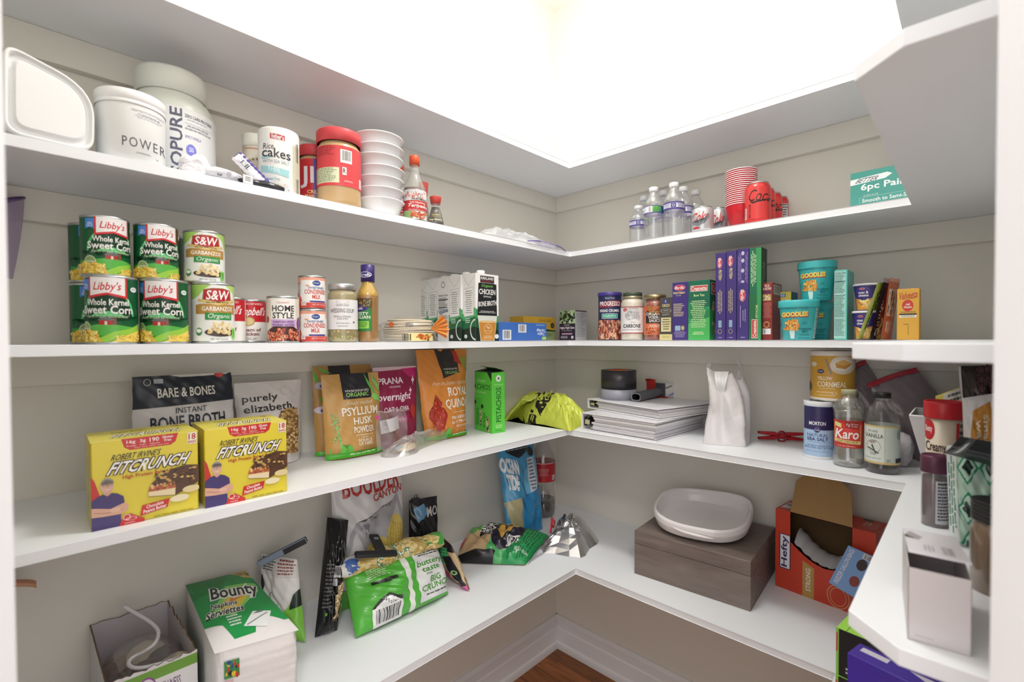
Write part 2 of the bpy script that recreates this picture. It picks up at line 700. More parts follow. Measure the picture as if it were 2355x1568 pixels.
def fit(u0, u1, vt, z, wall='L', d=None, vb=None, gap=0.004, h=None, r0=None):
    """centre, radius and height of a round thing whose outline spans columns u0..u1 and whose top is at row vt"""
    t0, t1 = math.atan((u0 - 1177.5) / FPX), math.atan((u1 - 1177.5) / FPX)
    al, bis = (t1 - t0) / 2, YAW - (t0 + t1) / 2
    dx, dy = cos(bis), sin(bis)
    sa = sin(al)
    if r0 is not None:
        dist = r0 / sa
    elif vb is not None:
        q = P((u0 + u1) / 2, vb, z=z)
        near = sqrt((q.x - CAM.x) ** 2 + (q.y - CAM.y) ** 2)
        dist = near / (1 - sa)
    else:
        r = 0.03
        for _ in range(20):
            dd = d if d is not None else FRONT[wall] - gap - r
            dist = (-dd - CAM.y) / dy if wall == 'L' else (-dd - CAM.x) / dx
            r = dist * sa
    r = dist * sa
    x, y = CAM.x + dx * dist, CAM.y + dy * dist
    if h is None:
        s = -r if vt < 780 else r
        h = top_z((u0 + u1) / 2, vt, (CAM.x + dx * (dist + s), CAM.y + dy * (dist + s))) - z
    return x, y, r, h


def tin_can(name, label, cat, f, z, base, art, turn=0.0, group=None, metal='#b9bcbe', lo=0.035, hi=0.965):
    """a food can: metal body with rolled rims, lid, and a paper label carrying the artwork"""
    x, y, r, h = f
    t = thing(name, label, cat, (x, y, z), face_cam(x, y, turn), group)
    mt = C(metal, 0.3, 0.9)
    prof = [(r * 0.93, 0.0), (r, 0.0008), (r, 0.004), (r * 0.965, 0.0055), (r * 0.965, h - 0.0055), (r, h - 0.004), (r, h - 0.0006), (r * 0.95, h)]
    M().lathe(prof, mt, 40, cap1=False).done('can_body', t)
    M().lathe([(r * 0.95, h), (r * 0.93, h - 0.004), (r * 0.8, h - 0.004), (r * 0.78, h - 0.0032), (r * 0.3, h - 0.0032)], mt, 36, cap0=False).done('lid', t)
    m = M()
    rl = r * 0.985
    m.lathe([(rl, h * lo), (rl, h * hi)], C(base, 0.35), 48, False, False)
    m.art(wrap(lambda q: rl, h * lo, h * hi, -pi / 2, pi / 2), art, du=0.028, rough=0.35)
    m.done('label', t)
    return t


def boxfit(A, B, depth):
    A, B = Vector((A[0], A[1], 0)), Vector((B[0], B[1], 0))
    e = Vector((B.x - A.x, B.y - A.y, 0))
    w = e.length
    rz = atan2(e.y, e.x)
    n = Vector((-sin(rz), cos(rz), 0))
    c = (A + B) / 2 + n * depth / 2
    return c.x, c.y, w, rz


def carton(name, label, cat, A, B, depth, z, h, base, front_=(), left=(), right=(), top=(), group=None, sides=None, rough=0.42, bevel=0.0012, roll=None):
    """a printed cardboard box standing with its front base edge from A to B"""
    x, y, w, rz = boxfit(A, B, depth)
    m = M()
    m.box(-w / 2, -depth / 2, 0, w / 2, depth / 2, h, C(base, rough), bevel)
    if sides:
        pass
    for fn, a in ((front(w, depth, 0, h), front_), (side_l(w, depth, 0, h), left), (side_r(w, depth, 0, h), right), (topf(w, depth, h), top)):
        if a:
            m.art(fn, a, rough=rough)
    o = m.done(name, None, (x, y, z), rz)
    return tag(o, label, cat, group)


def noise(x, y, s=0.0):
    return (sin(x * 7.1 + s) * cos(y * 5.3 + s * 1.7) + 0.5 * sin(x * 15.7 + y * 9.1 + s * 2.3) + 0.3 * sin(-x * 23 + y * 31 + s)) / 1.8


def pouch_fn(w, h, th, kind='stand', wr=0.003, seed=0.0, taper=None, bulge=0.6):
    """front surface of a film bag: x 0..1 across, y 0..1 down"""
    def prof(t):
        if kind == 'stand':      # wide gusset at the foot, pinched seal at the top
            return (0.25 + 0.75 * min(1, t / 0.12) ** 0.5) * max(0.0, 1 - max(0, (t - 0.15) / 0.85) ** 1.6) if t < 1 else 0
        if kind == 'pillow':
            return max(0.0, sin(pi * min(1, max(0, t)))) ** 0.55
        return 1
    def fn(x, y, off, side=-1):
        t = 1 - y
        ww = w * (taper(t) if taper else 1)
        e = max(0.0, sin(pi * min(1, max(0, x)))) ** bulge
        d = th / 2 * prof(t) * e
        if kind == 'stand':
            d = max(d, th / 2 * max(0, 1 - t / 0.1) * 0.9 * min(1, e * 1.3))
        n = wr * noise(x * 1.7, y * 1.9, seed + (5 if side > 0 else 0)) * (0.35 + 0.65 * e) * (1 if 0.0 < t < 1 else 0.4)
        return Vector(((x - 0.5) * ww + wr * 0.4 * noise(y * 2.3, 0.3, seed) * (1 - e), side * (d + off) + n, t * h))
    return fn


def pouch(name, label, cat, A, B, z, h, th, base, art=(), lean=0.0, kind='stand', wr=0.003, seed=0.0, taper=None, group=None, rough=0.35, depth=None, extra=None, back=None, bulge=0.6, tilt=0.0, nu=44, nv=52):
    """a printed film pouch with its front foot from A to B, leaning back by lean degrees"""
    x, y, w, rz = boxfit(A, B, th if depth is None else depth)
    fn = pouch_fn(w, h, th, kind, wr, seed, taper, bulge)
    m = M()
    at = m.skin(lambda a, b: fn(a, b, 0), nu, nv, C(base, rough))
    m.grid(lambda a, b: fn(a, 1 - b, 0, 1), nu, nv, C(back or base, rough), flip=True)
    m.grid(lambda a, b: fn(a, 1, 0).lerp(fn(a, 1, 0, 1), b), nu, 1, C(base, rough), flip=True)
    if art:
        m.art(at, art, du=1 / nu, dv=1 / nv, rough=rough, base=4)
    if extra:
        extra(m, fn, w, h)
    mt = Matrix.Translation((x, y, z)) @ Matrix.Rotation(rz, 4, 'Z') @ Matrix.Rotation(R(-lean), 4, 'X') @ Matrix.Rotation(R(tilt), 4, 'Y')
    o = m.done(name)
    o.matrix_world = mt
    return tag(o, label, cat, group)


def LB(u, v=784, d=0.26):
    """point above the left-wall shelf, d out from the wall"""
    return P(u, v, y=-d)


def RB(u, v=784, d=0.25):
    """point above the back-wall shelf, d out from the wall"""
    return P(u, v, x=-d)


def bottle(name, label, cat, loc, rz, parts, group=None):
    """turned parts: (name, profile, material, options)"""
    t = thing(name, label, cat, loc, rz, group)
    for p in parts:
        m = M().lathe(p[1], p[2], 40, **(p[3] if len(p) > 3 else {}))
        m.done(p[0], t)
    return t


def sleeve(t, rf, z0, z1, base, art, name='label', a=(-pi / 2, pi / 2), full=True, rough=0.4, off=0.0004, n=6):
    """a printed label round a turned body rf(z)"""
    m = M()
    zs = [z0 + (z1 - z0) * i / n for i in range(n + 1)]
    if full:
        m.lathe([(rf(q) + off, q) for q in zs], C(base, rough), 64, False, False)
    else:
        m.grid(lambda p, q: wrap(rf, z0, z1, a[0], a[1])(p, 1 - q, off), 24, n, C(base, rough))
    w_ = (lambda p: (2 * asin(max(-0.999, min(0.999, 2 * p - 1))) / pi + 1) / 2) if full else (lambda p: p)
    m.art(lambda p, q, o: wrap(rf, z0, z1, a[0], a[1])(w_(p), q, o + off), art, du=0.025, dv=None if n < 3 else 0.1, rough=rough, base=3)
    return m.done(name, t)


def prof_r(prof):
    """radius of a profile at height z"""
    def rf(z):
        for (r0, z0), (r1, z1) in zip(prof, prof[1:]):
            if z0 <= z <= z1 and z1 > z0:
                return r0 + (r1 - r0) * (z - z0) / (z1 - z0)
        return prof[-1][0] if z > prof[-1][1] else prof[0][0]
    return rf
# ------------------------------------------------------------------ eye-level shelf, left wall
GR, DG, LG, YE = '#0f6b3a', '#0a4428', '#8fd468', '#f0cf52'


def corn_art(plus):
    a = [('r', 0.0, 0.0, 1, 0.62, '#0c5a33'),
         ('e', 0.52, 0.66, 0.36, 0.50, '#55c47a'), ('e', 0.52, 0.68, 0.33, 0.48, '#0b3d26'), ('e', 0.52, 0.86, 0.34, 0.34, '#6fd18a'),
         ('r', 0.0, 0.72, 1, 1.0, '#3f9a3c'), ('p', [(0, 0.60), (0.25, 0.68), (0.5, 0.70), (0.75, 0.67), (1, 0.60), (1, 0.76), (0, 0.76)], '#155c34'),
         ('p', [(0.1, 0.78), (0.5, 0.71), (0.9, 0.78), (0.9, 0.9), (0.1, 0.9)], '#5cb64c'),
         ('r', 0.42, 0.655, 0.58, 0.735, '#b3312b'), ('p', [(0.40, 0.665), (0.44, 0.615), (0.54, 0.60), (0.60, 0.655), (0.60, 0.67)], '#6d6f70'), ('r', 0.59, 0.63, 0.625, 0.735, '#8b4a3c'), ('r', 0.49, 0.68, 0.52, 0.735, '#e6dcd2'),
         ('p', [(0.44, 0.93), (0.60, 0.84), (0.80, 0.79), (1, 0.70), (1, 0.80), (0.75, 0.90), (0.52, 1.0), (0.42, 1.0)], '#9bd04a'),
         ('p', [(0.56, 1.0), (0.74, 0.90), (1, 0.80), (1, 1.0)], '#f3d867'),
         ('blobs', 0.62, 0.90, 0.98, 0.985, 46, 0.016, 0.020, ['#f9e58c', '#e7bf45', '#f4d462'], {'s': 4}),
         ('p', [(0, 0.86), (0.12, 0.79), (0.28, 0.80), (0.40, 0.86), (0.46, 1.0), (0, 1.0)], '#e9c23f'),
         ('blobs', 0.02, 0.82, 0.42, 0.985, 90, 0.026, 0.026, ['#f7e07a', '#e5b93a', '#f2cf52', '#fbeaa0'], {'s': 8}),
         ('e', 0.222, 0.79, 0.085, 0.105, '#dfe6c4'), ('e', 0.222, 0.79, 0.075, 0.094, '#8aa56a'), ('t', 'GROWN', 0.155, 0.775, 0.29, 0.81, '#eef3dc', {'b': 0.02}),
         ('r', 0.158, 0.03, 0.30, 0.17, '#4a86d8'), ('p', [(0.158, 0.17), (0.158, 0.22), (0.229, 0.19), (0.30, 0.22), (0.30, 0.17)], '#4a86d8'), ('t', 'SEA\nSALT', 0.185, 0.10, 0.275, 0.18, '#dfeaf8', {'b': 0.02}),
         ('p', [(0.29, 0.0), (0.29, 0.33), (0.525, 0.27), (0.76, 0.33), (0.76, 0.0)], '#d5303a'), ('p', [(0.315, 0.0), (0.315, 0.285), (0.525, 0.235), (0.735, 0.285), (0.735, 0.0)], '#f2eeee'),
         ('t', "Libby's", 0.365, 0.07, 0.685, 0.235, '#cf2736', {'b': 0.012, 'sh': 0.10}),
         ('t', 'Whole Kernel', 0.262, 0.335, 0.782, 0.435, '#f4f4ee', {'b': 0.025}),
         ('t', 'Sweet Corn', 0.195, 0.435, 0.834, 0.565, '#f4f4ee', {'b': 0.03}),
         ('t', 'Farm Fresh Goodness!', 0.26, 0.575, 0.78, 0.625, '#c9e8b8', {'sh': 0.03})]
    if plus:
        a += [('e', 0.86, 0.17, 0.055, 0.04, '#eef2f4'), ('lines', 0.82, 0.155, 0.90, 0.185, 2, '#4a7a9a')]
    return a


cornA, cornB = corn_art(True), corn_art(True)
CG = 'cans of sweet corn'
fl1 = fit(194, 321, 634, Z3)
fl2 = fit(321, 436, 645, Z3)
hcan = 0.1125
for (u0, u1, vt), lev, tn, lab in (((194, 321, 634), 0, 14, 'green sweet corn can, bottom of the front stack nearest the door, blue tab turned away'),
                                  ((321, 436, 645), 0, 14, 'green sweet corn can on the shelf board, between another corn can and a garbanzo can'),
                                  ((186, 305, 494), 1, -13.5, 'green sweet corn can, top of the front stack nearest the door, blue tab showing'),
                                  ((309, 415, 512), 1, -13.5, 'green sweet corn can on top, beside the upper garbanzo can')):
    x, y, r, h = fit(u0, u1, vt, Z3, d=0.208 if lev else None)
    tin_can('corn_can', lab, 'can', (x, y, r - 0.0006, h - hcan - 0.001 if lev else hcan), Z3 + lev * (hcan + 0.0004), DG, cornA, turn=-tn, group=CG)
for u0, d, tn, labs in ((165.5, 0.122, 28, ('shaded green corn can behind the front stack, on the shelf board', 'shaded green corn can behind the front stack, upper one')),
                        (322, 0.118, -50, ('green corn can hidden in the second row, on the shelf board', 'green corn can in the second row, its rim showing by the upper garbanzo can'))):
    x, y, r, h = fit(u0, u0 + 107, 600, Z3, r0=0.0352)
    x, y = x + (-d - y) * (x - CAM.x) / (y - CAM.y), -d
    for lev in (0, 1):
        tin_can('corn_can', labs[lev], 'can', (x, y, 0.0352, hcan * (0.93 if lev else 0.96)), Z3 + lev * (hcan * 0.96 + 0.0004), DG, cornA, turn=tn, group=CG)

garb = [('r', 0, 0, 1, 1, '#eceeea'), ('p', [(0, 0), (0.42, 0), (0.30, 0.10), (0.22, 0.2), (0.1, 0.26), (0, 0.24)], '#a9d36a'), ('p', [(0.62, 0), (1, 0), (1, 0.38), (0.88, 0.3), (0.80, 0.14)], '#b4da78'),
        ('p', [(0.16, 0.36), (0.30, 0.34), (0.30, 0.52), (0.16, 0.52)], '#b18743'), ('r', 0.22, 0.34, 0.84, 0.52, '#b98d46'),
        ('p', [(0.30, 0.09), (0.44, 0.06), (0.58, 0.06), (0.72, 0.09), (0.74, 0.27), (0.51, 0.32), (0.28, 0.27)], '#8d6a2c'), ('p', [(0.315, 0.10), (0.44, 0.075), (0.58, 0.075), (0.705, 0.10), (0.72, 0.26), (0.51, 0.30), (0.30, 0.26)], '#b3212f'),
        ('t', 'S&W', 0.345, 0.10, 0.69, 0.27, '#f2eeea', {'b': 0.02, 'sh': 0.06}),
        ('p', [(0.22, 0.25), (0.51, 0.31), (0.80, 0.25), (0.82, 0.30), (0.51, 0.365), (0.20, 0.30)], '#d8c07a'), ('lines', 0.30, 0.305, 0.72, 0.335, 1, '#6a5220'),
        ('t', 'GARBANZOS', 0.27, 0.385, 0.76, 0.465, '#f4efe4', {'b': 0.02}), ('r', 0.32, 0.495, 0.74, 0.62, '#2f8f46'), ('t', 'Organic', 0.36, 0.51, 0.71, 0.615, '#eef6ea', {'sh': 0.08}),
        ('e', 0.55, 0.84, 0.24, 0.075, '#4b3a34'), ('blobs', 0.38, 0.68, 0.72, 0.85, 34, 0.042, 0.042, ['#e6cf9a', '#efdcae', '#d9bd84', '#f4e6c2'], {'s': 3}),
        ('e', 0.22, 0.83, 0.055, 0.07, '#3c7d58'), ('e', 0.22, 0.815, 0.045, 0.035, '#eef2ee'), ('p', [(0.75, 0.76), (0.84, 0.78), (0.84, 0.95), (0.78, 0.97), (0.74, 0.92)], '#86d860'), ('lines', 0.76, 0.80, 0.83, 0.93, 4, '#3d8a3a'),
        ('t', 'NET WT 15.5 OZ', 0.40, 0.945, 0.66, 0.975, '#4a4a4a')]
GG = 'cans of garbanzo beans'
for (u0, u1, vt), lev, tn, lab in (((440, 541, 654), 0, 11, 'white and green garbanzo can standing on the shelf board'), ((424, 521, 528), 1, 3, 'white and green garbanzo can stacked on another one')):
    x, y, r, h = fit(u0, u1, vt, Z3, d=0.205 if lev else None)
    tin_can('bean_can', lab, 'can', (x, y, r, h - hcan - 0.001 if lev else hcan), Z3 + lev * (hcan + 0.0004), '#e9ebe6', garb, turn=tn, group=GG)

soup = [('r', 0, 0, 1, 0.52, '#c0202c'), ('r', 0, 0.52, 1, 1, '#ece8e2'), ('t', 'CONDENSED', 0.25, 0.05, 0.78, 0.10, '#f2dede'), ('t', "Campbell's", 0.17, 0.15, 0.85, 0.42, '#f6f2f0', {'sh': 0.12, 'b': 0.012}),
        ('e', 0.47, 0.51, 0.13, 0.115, '#b9995c'), ('e', 0.47, 0.51, 0.10, 0.09, '#d8c28c'), ('t', 'Cream of\nChicken', 0.25, 0.67, 0.73, 0.86, '#7a2330', {'b': 0.02}), ('t', 'SOUP', 0.34, 0.91, 0.64, 0.97, '#9a8f88')]
SG = 'red and white soup cans'
x, y, r, h = fit(540, 614, 688, Z3, d=0.147)
tin_can('soup_can', 'red and white cream of chicken soup can beside the taller chicken tortilla soup can', 'can', (x, y, r, h), Z3, '#ece8e2', soup, turn=-3, group=SG)
x, y, r, h = fit(496, 567, 683, Z3, d=0.180)
tin_can('soup_can', 'red and white soup can half hidden behind the lower garbanzo can', 'can', (x, y, r, h), Z3, '#ece8e2', soup, turn=-20, group=SG)

home = [('r', 0, 0, 1, 1, '#dcd4c6'), ('r', 0.24, 0.02, 0.76, 0.70, '#efece8'), ('t', "Campbell's", 0.37, 0.09, 0.62, 0.15, '#b8403c', {'sh': 0.1}), ('t', 'HOME\nSTYLE', 0.27, 0.18, 0.73, 0.48, '#2a2626', {'b': 0.04}),
        ('r', 0.24, 0.50, 0.76, 0.68, '#c9a6d6'), ('t', 'mexican-style\nchicken tortilla', 0.27, 0.52, 0.73, 0.65, '#4a2a5a', {'b': 0.015}), ('p', [(0.08, 1), (0.10, 0.78), (0.30, 0.66), (0.70, 0.66), (0.90, 0.78), (0.92, 1)], '#4a2a26'),
        ('blobs', 0.15, 0.74, 0.85, 0.98, 60, 0.05, 0.05, ['#a8412f', '#c45a3c', '#d98a6a', '#8f2f26', '#e0b08a'], {'s': 12}), ('e', 0.12, 0.50, 0.06, 0.08, '#a03434'), ('e', 0.86, 0.6, 0.07, 0.16, '#7a3c86')]
f = fit(614, 690, 680, Z3)
tin_can('soup_can', 'beige can of chicken tortilla soup with a lilac band', 'can', f, Z3, '#dcd4c6', home, turn=0, group=SG)

milk = [('r', 0, 0, 1, 1, '#e9e4e2'), ('r', 0, 0, 1, 0.26, '#e8a48e'), ('r', 0.18, 0.12, 0.86, 0.78, '#f0eeec'), ('e', 0.58, 0.21, 0.10, 0.085, '#2f4d94'), ('t', 'Kroger', 0.51, 0.18, 0.65, 0.24, '#eef0f6', {'sh': .1}), ('e', 0.36, 0.30, 0.05, 0.03, '#e8a48e'),
        ('t', 'SWEETENED', 0.38, 0.33, 0.78, 0.40, '#32508f', {'b': 0.02}), ('t', 'CONDENSED\nMILK', 0.29, 0.42, 0.85, 0.72, '#c8382f', {'b': 0.018}), ('r', 0.42, 0.775, 0.84, 0.825, '#4a3c8c'), ('r', 0, 0.84, 1, 1, '#cf4a40'), ('t', 'NET WT 14 OZ (396g)', 0.48, 0.88, 0.86, 0.94, '#f4e4e0'),
        ('p', [(0, 0.5), (0.1, 0.54), (0.2, 0.68), (0.24, 0.86), (0, 0.86)], '#d8665a'), ('r', 0.20, 0.80, 0.33, 0.93, '#efe9e6'), ('lines', 0.21, 0.82, 0.32, 0.92, 4, '#8a8a8a'), ('lines', 0.05, 0.2, 0.18, 0.6, 9, '#9a8f8c')]
MG = 'cans of condensed milk'
x, y, r, h = fit(688, 752, 709, Z3)
hm = h - 0.001
tin_can('milk_can', 'small condensed milk can standing under another', 'can', (x, y, r, hm), Z3, '#e9e4e2', milk, turn=-2, group=MG)
x2, y2, r2, h2 = fit(686, 751, 638, Z3, gap=0.008)
tin_can('milk_can', 'small condensed milk can stacked on another, topmost', 'can', (x2, y2, r, hm), Z3 + hm + 0.0004, '#e9e4e2', milk, turn=6, group=MG)

# wedding soup jar
x, y, r, h = fit(754, 823, 651, Z3)
pr = [(r * 0.86, 0), (r * 0.97, 0.003), (r, 0.010), (r, h * 0.80), (r * 0.97, h * 0.845), (r * 0.86, h * 0.875), (r * 0.86, h * 0.91)]
t = thing('soup_jar', 'glass jar of wedding soup with a white paper label and silver lid', 'jar', (x, y, Z3), face_cam(x, y))
M().lathe([(q * 0.985, z) for q, z in pr], [C('#b7ae7e', 0.3)] * 2 + [C('#a99a6c', 0.2)] * 5, 44).art(wrap(lambda z: r * 0.985, 0.006, h * 0.22, -pi / 2, pi / 2), [('blobs', 0.02, 0.05, 0.98, 0.95, 70, 0.02, 0.1, ['#d8cf9c', '#8c9a52', '#e6deb4', '#a8a468', '#c98a4a'], {'s': 5})], du=0.028).done('soup', t)
M().lathe(pr, clear('#e8efe6', 0.06), 44, cap0=False, cap1=False).done('glass', t)
sleeve(t, lambda z: r + 0.0002, h * 0.22, h * 0.725, '#eae9ea', [('t', 'Italian-Style', 0.30, 0.14, 0.70, 0.24, '#6a6a6c', {'sh': 0.1, 'arc': 0.06}), ('t', 'WEDDING SOUP', 0.12, 0.30, 0.86, 0.44, '#3a3a3e', {'arc': 0.10, 'b': 0.005}), ('t', 'MEATBALLS, VEGETABLES\n& ACINI DI PEPE', 0.22, 0.54, 0.76, 0.68, '#6a6a6c'), ('t', 'Rich Chicken Broth', 0.30, 0.76, 0.70, 0.82, '#7a7a7c'), ('lines', 0.30, 0.88, 0.70, 0.92, 1, '#8a8a8c'), ('ring', 0.5, 0.08, 0.2, 0.06, 0.06, '#9a9a9c'), ('p', [(0.85, 0.72), (0.88, 0.76), (0.85, 0.80), (0.82, 0.76)], '#4a4a4c')])
M().lathe([(r * 0.93, h * 0.895), (r * 0.965, h * 0.90), (r * 0.965, h * 0.985), (r * 0.93, h)], C('#c9cacc', 0.3, 0.8), 44).done('lid', t)

# dressing bottle
x, y, r, h = fit(822, 872, 606, Z3, gap=0.012)
t = thing('dressing_bottle', 'bottle of salad dressing with a purple wrapped cap and green label', 'bottle', (x, y, Z3), face_cam(x, y))
rb = r
pr = [(rb * 0.85, 0), (rb * 0.96, 0.003), (rb, 0.012), (rb * 0.96, h * 0.30), (rb, h * 0.52), (rb * 1.02, h * 0.60), (rb * 0.90, h * 0.66), (rb * 0.60, h * 0.735), (rb * 0.56, h * 0.78)]
M().lathe([(q * 0.97, z) for q, z in pr], [C('#a8793f', 0.2)] * 5 + [C('#c9a030', 0.15)] * 3, 40).done('dressing', t)
M().lathe(pr, clear('#efe4b8', 0.05), 40, cap0=False, cap1=False).done('glass', t)
rf = prof_r(pr)
sleeve(t, rf, h * 0.14, h * 0.56, '#2f7d3a', [('r', 0, 0, 1, 0.30, '#4a4632'), ('blobs', 0.02, 0.02, 0.98, 0.28, 60, 0.04, 0.03, ['#6f9a3c', '#b8442f', '#d8c070', '#3c3a26'], {'s': 2}), ('e', 0.30, 0.30, 0.5, 0.10, '#3a2a80'), ('t', 'Kraft', 0.1, 0.26, 0.55, 0.345, '#f2f0f4', {'b': 0.02}), ('t', 'ZESTY\nITALIAN', 0.0, 0.42, 0.92, 0.62, '#eef4e6', {'b': 0.02}), ('r', 0.05, 0.70, 0.85, 0.92, '#8fd04a'), ('lines', 0.1, 0.73, 0.8, 0.9, 4, '#2c5a2c')], a=(-1.5, 0.35), full=False)
M().lathe([(rb * 0.60, h * 0.78), (rb * 0.64, h * 0.78), (rb * 0.64, h * 0.995), (rb * 0.55, h)], C('#3a2a72', 0.35), 36).art(wrap(lambda z: rb * 0.64, h * 0.78, h, -pi / 2, pi / 2), [('e', 0.35, 0.60, 0.34, 0.17, '#eeeef4'), ('e', 0.35, 0.60, 0.30, 0.14, '#2f2a78'), ('t', 'Kraft', 0.08, 0.53, 0.62, 0.68, '#f2f0f4', {'b': 0.02})], du=0.028).done('cap', t)

# bag of tortillas lying on its edge, tied with an orange and white twist
A, B = LB(880, d=0.205), LB(1000, d=0.19)
cx, cy = (A.x + B.x) / 2 + 0.01, (A.y + B.y) / 2
ww = (B - A).length
t = thing('tortilla_bag', 'clear bag of stacked tortillas gathered into an orange tail', 'bag', (cx, cy, Z3), face_cam(cx, cy, 4))
m = M()
rt_ = random.Random(2)
for k in range(13):
    zz = 0.003 + k * 0.0042
    ox, oy = rt_.uniform(-0.003, 0.003), rt_.uniform(-0.003, 0.003)
    rr = 0.066 * (1 - 0.10 * abs(k - 5) / 6)
    m.lathe([(rr * 0.98, zz), (rr, zz + 0.0012), (rr, zz + 0.0026), (rr * 0.97, zz + 0.0036)], C('#eadfca' if k % 2 else '#ddcdb2', 0.7), 30, mat=Matrix.Translation((ox - 0.012, oy, 0)) @ Matrix.Rotation(R(rt_.uniform(-2, 2)), 4, 'Y'))
m.done('tortillas', t)
m = M()
m.grid(lambda a, b: Vector(((0.075 + 0.004 * noise(a * 5, b * 3)) * cos(2 * pi * a) * (1 - 0.75 * max(0, b - 0.6) / 0.4) - 0.012, (0.073 + 0.004 * noise(a * 4, b * 5, 2)) * sin(2 * pi * a) * (1 - 0.75 * max(0, b - 0.6) / 0.4), 0.001 + 0.068 * b ** 0.8)), 36, 12, clear('#f4f0e8', 0.10, 0.15, 0.1), close_u=True)
fnb = lambda x, y, o: Vector((0.076 * sin(-1.1 + 2.2 * x) - 0.012, -0.0755 * cos(-1.1 + 2.2 * x) - o, 0.052 * (1 - y) + 0.002))
m.art(fnb, [('r', 0.46, 0.62, 0.90, 1.0, '#f0dc9a'), ('bars', 0.38, 0.66, 0.52, 0.98, '#2c2c2c', {'n': 12}), ('blobs', 0.6, 0.7, 0.9, 0.95, 14, 0.04, 0.08, ['#d05a30', '#e0a040', '#8c6a2c']), ('e', 0.2, 0.2, 0.05, 0.12, '#d86a3a'), ('lines', 0.42, 0.12, 0.55, 0.35, 3, '#5a5a5a')], du=0.06)
m.done('film', t)
m = M()
tw = Vector((0.034, -0.070, 0.032))
m.grid(lambda a, b: tw + Vector((0.004 + 0.044 * b * cos(-0.55 + 1.5 * a) + 0.003 * sin(a * 40) * b, -0.004 - 0.012 * b + 0.006 * sin(a * 33) * b, 0.046 * b * sin(-0.55 + 1.5 * a))), 40, 8, C('#e99a4e', 0.4))
m.done('twisted_tail', t)
m = M()
m.box(-0.012, -0.0015, -0.004, 0.012, 0.0015, 0.004, C('#5a6472', 0.5), 0.001, mat=Matrix.Translation(tw + Vector((0.036, -0.014, 0.044))) @ Matrix.Rotation(R(-25), 4, 'Y'))
m.done('bread_clip', t)

# broth cartons: a row of five, one behind the other
yF = 0.262
A, B = P(1094, 784, y=-yF), P(1147, 784, y=-yF)
wB, dB = (B.x - A.x), 0.056
hB = top_z(1098, 627, (A.x, A.y)) - Z3


def broth_art(face):
    if face == 'front':
        return [('r', 0, 0, 1, 1, '#eff0ef'), ('p', [(0, 0.52), (1, 0.62), (1, 1), (0, 1)], '#3f9a5a'), ('p', [(0, 0.66), (1, 0.72), (1, 1), (0, 1)], '#1d5a38'), ('p', [(0, 0.80), (1, 0.84), (1, 1), (0, 1)], '#14281e'), ('r', 0.20, 0.03, 0.80, 0.13, '#2a2626'), ('t', 'KIRKLAND', 0.23, 0.045, 0.77, 0.085, '#f2f0f0', {'b': 0.03}), ('t', 'Signature', 0.25, 0.095, 0.75, 0.118, '#d83a44', {'sh': .1}),
                ('p', [(0.12, 0.145), (0.2, 0.135), (0.8, 0.135), (0.9, 0.145), (0.92, 0.62), (0.08, 0.62)], '#1d2123'), ('t', 'Organic', 0.25, 0.155, 0.75, 0.205, '#8fd06a', {'sh': .1}), ('t', 'CHICKEN', 0.15, 0.225, 0.85, 0.305, '#f2f2f0', {'b': 0.03}), ('t', 'SIPPING', 0.33, 0.325, 0.67, 0.35, '#e6e6e4'),
                ('t', 'BONE BROTH', 0.12, 0.40, 0.90, 0.475, '#f2f2f0', {'b': 0.03, 'tilt': -0.5}), ('lines', 0.14, 0.55, 0.86, 0.59, 2, '#c8cac8'),
                ('p', [(0.08, 0.62), (0.92, 0.62), (0.80, 0.995), (0.20, 0.995)], '#d9ddd6'), ('p', [(0.13, 0.72), (0.87, 0.72), (0.78, 0.99), (0.22, 0.99)], '#c98a3c'), ('e', 0.5, 0.71, 0.37, 0.018, '#e3c08a'), ('ring', 0.52, 0.82, 0.18, 0.075, 0.1, '#ecd0a0'), ('t', '9g', 0.45, 0.775, 0.60, 0.82, '#f2dcb4', {'b': .02}), ('t', 'Protein', 0.41, 0.835, 0.63, 0.86, '#f2dcb4'), ('lines', 0.32, 0.92, 0.72, 0.97, 2, '#ecd0a0'), ('e', 0.9, 0.93, 0.09, 0.035, '#e6ece8')]
    return [('r', 0, 0, 1, 1, '#edeeec'), ('p', [(0, 0.60), (1, 0.50), (1, 1), (0, 1)], '#5aae74'), ('p', [(0, 0.70), (1, 0.63), (1, 1), (0, 1)], '#1f6a40'), ('p', [(0, 0.83), (1, 0.78), (1, 1), (0, 1)], '#14281e'), ('p', [(0.1, 0.22), (0.85, 0.20), (0.88, 0.62), (0.1, 0.64)], '#c9cbc9'), ('p', [(0.13, 0.23), (0.82, 0.21), (0.85, 0.61), (0.13, 0.63)], '#f2f2f0'),
            ('lines', 0.2, 0.25, 0.78, 0.60, 11, '#9a9c9a'), ('p', [(0, 0.02), (0.5, 0.17), (1, 0.02), (1, 0.03), (0.5, 0.185), (0, 0.03)], '#cfd0ce'), ('ring', 1.0, 0.83, 0.42, 0.16, 0.16, '#d8dcd6'), ('e', 0.25, 0.93, 0.12, 0.03, '#cfd6d0'), ('lines', 0.2, 0.66, 0.6, 0.74, 3, '#cfe6d4')]


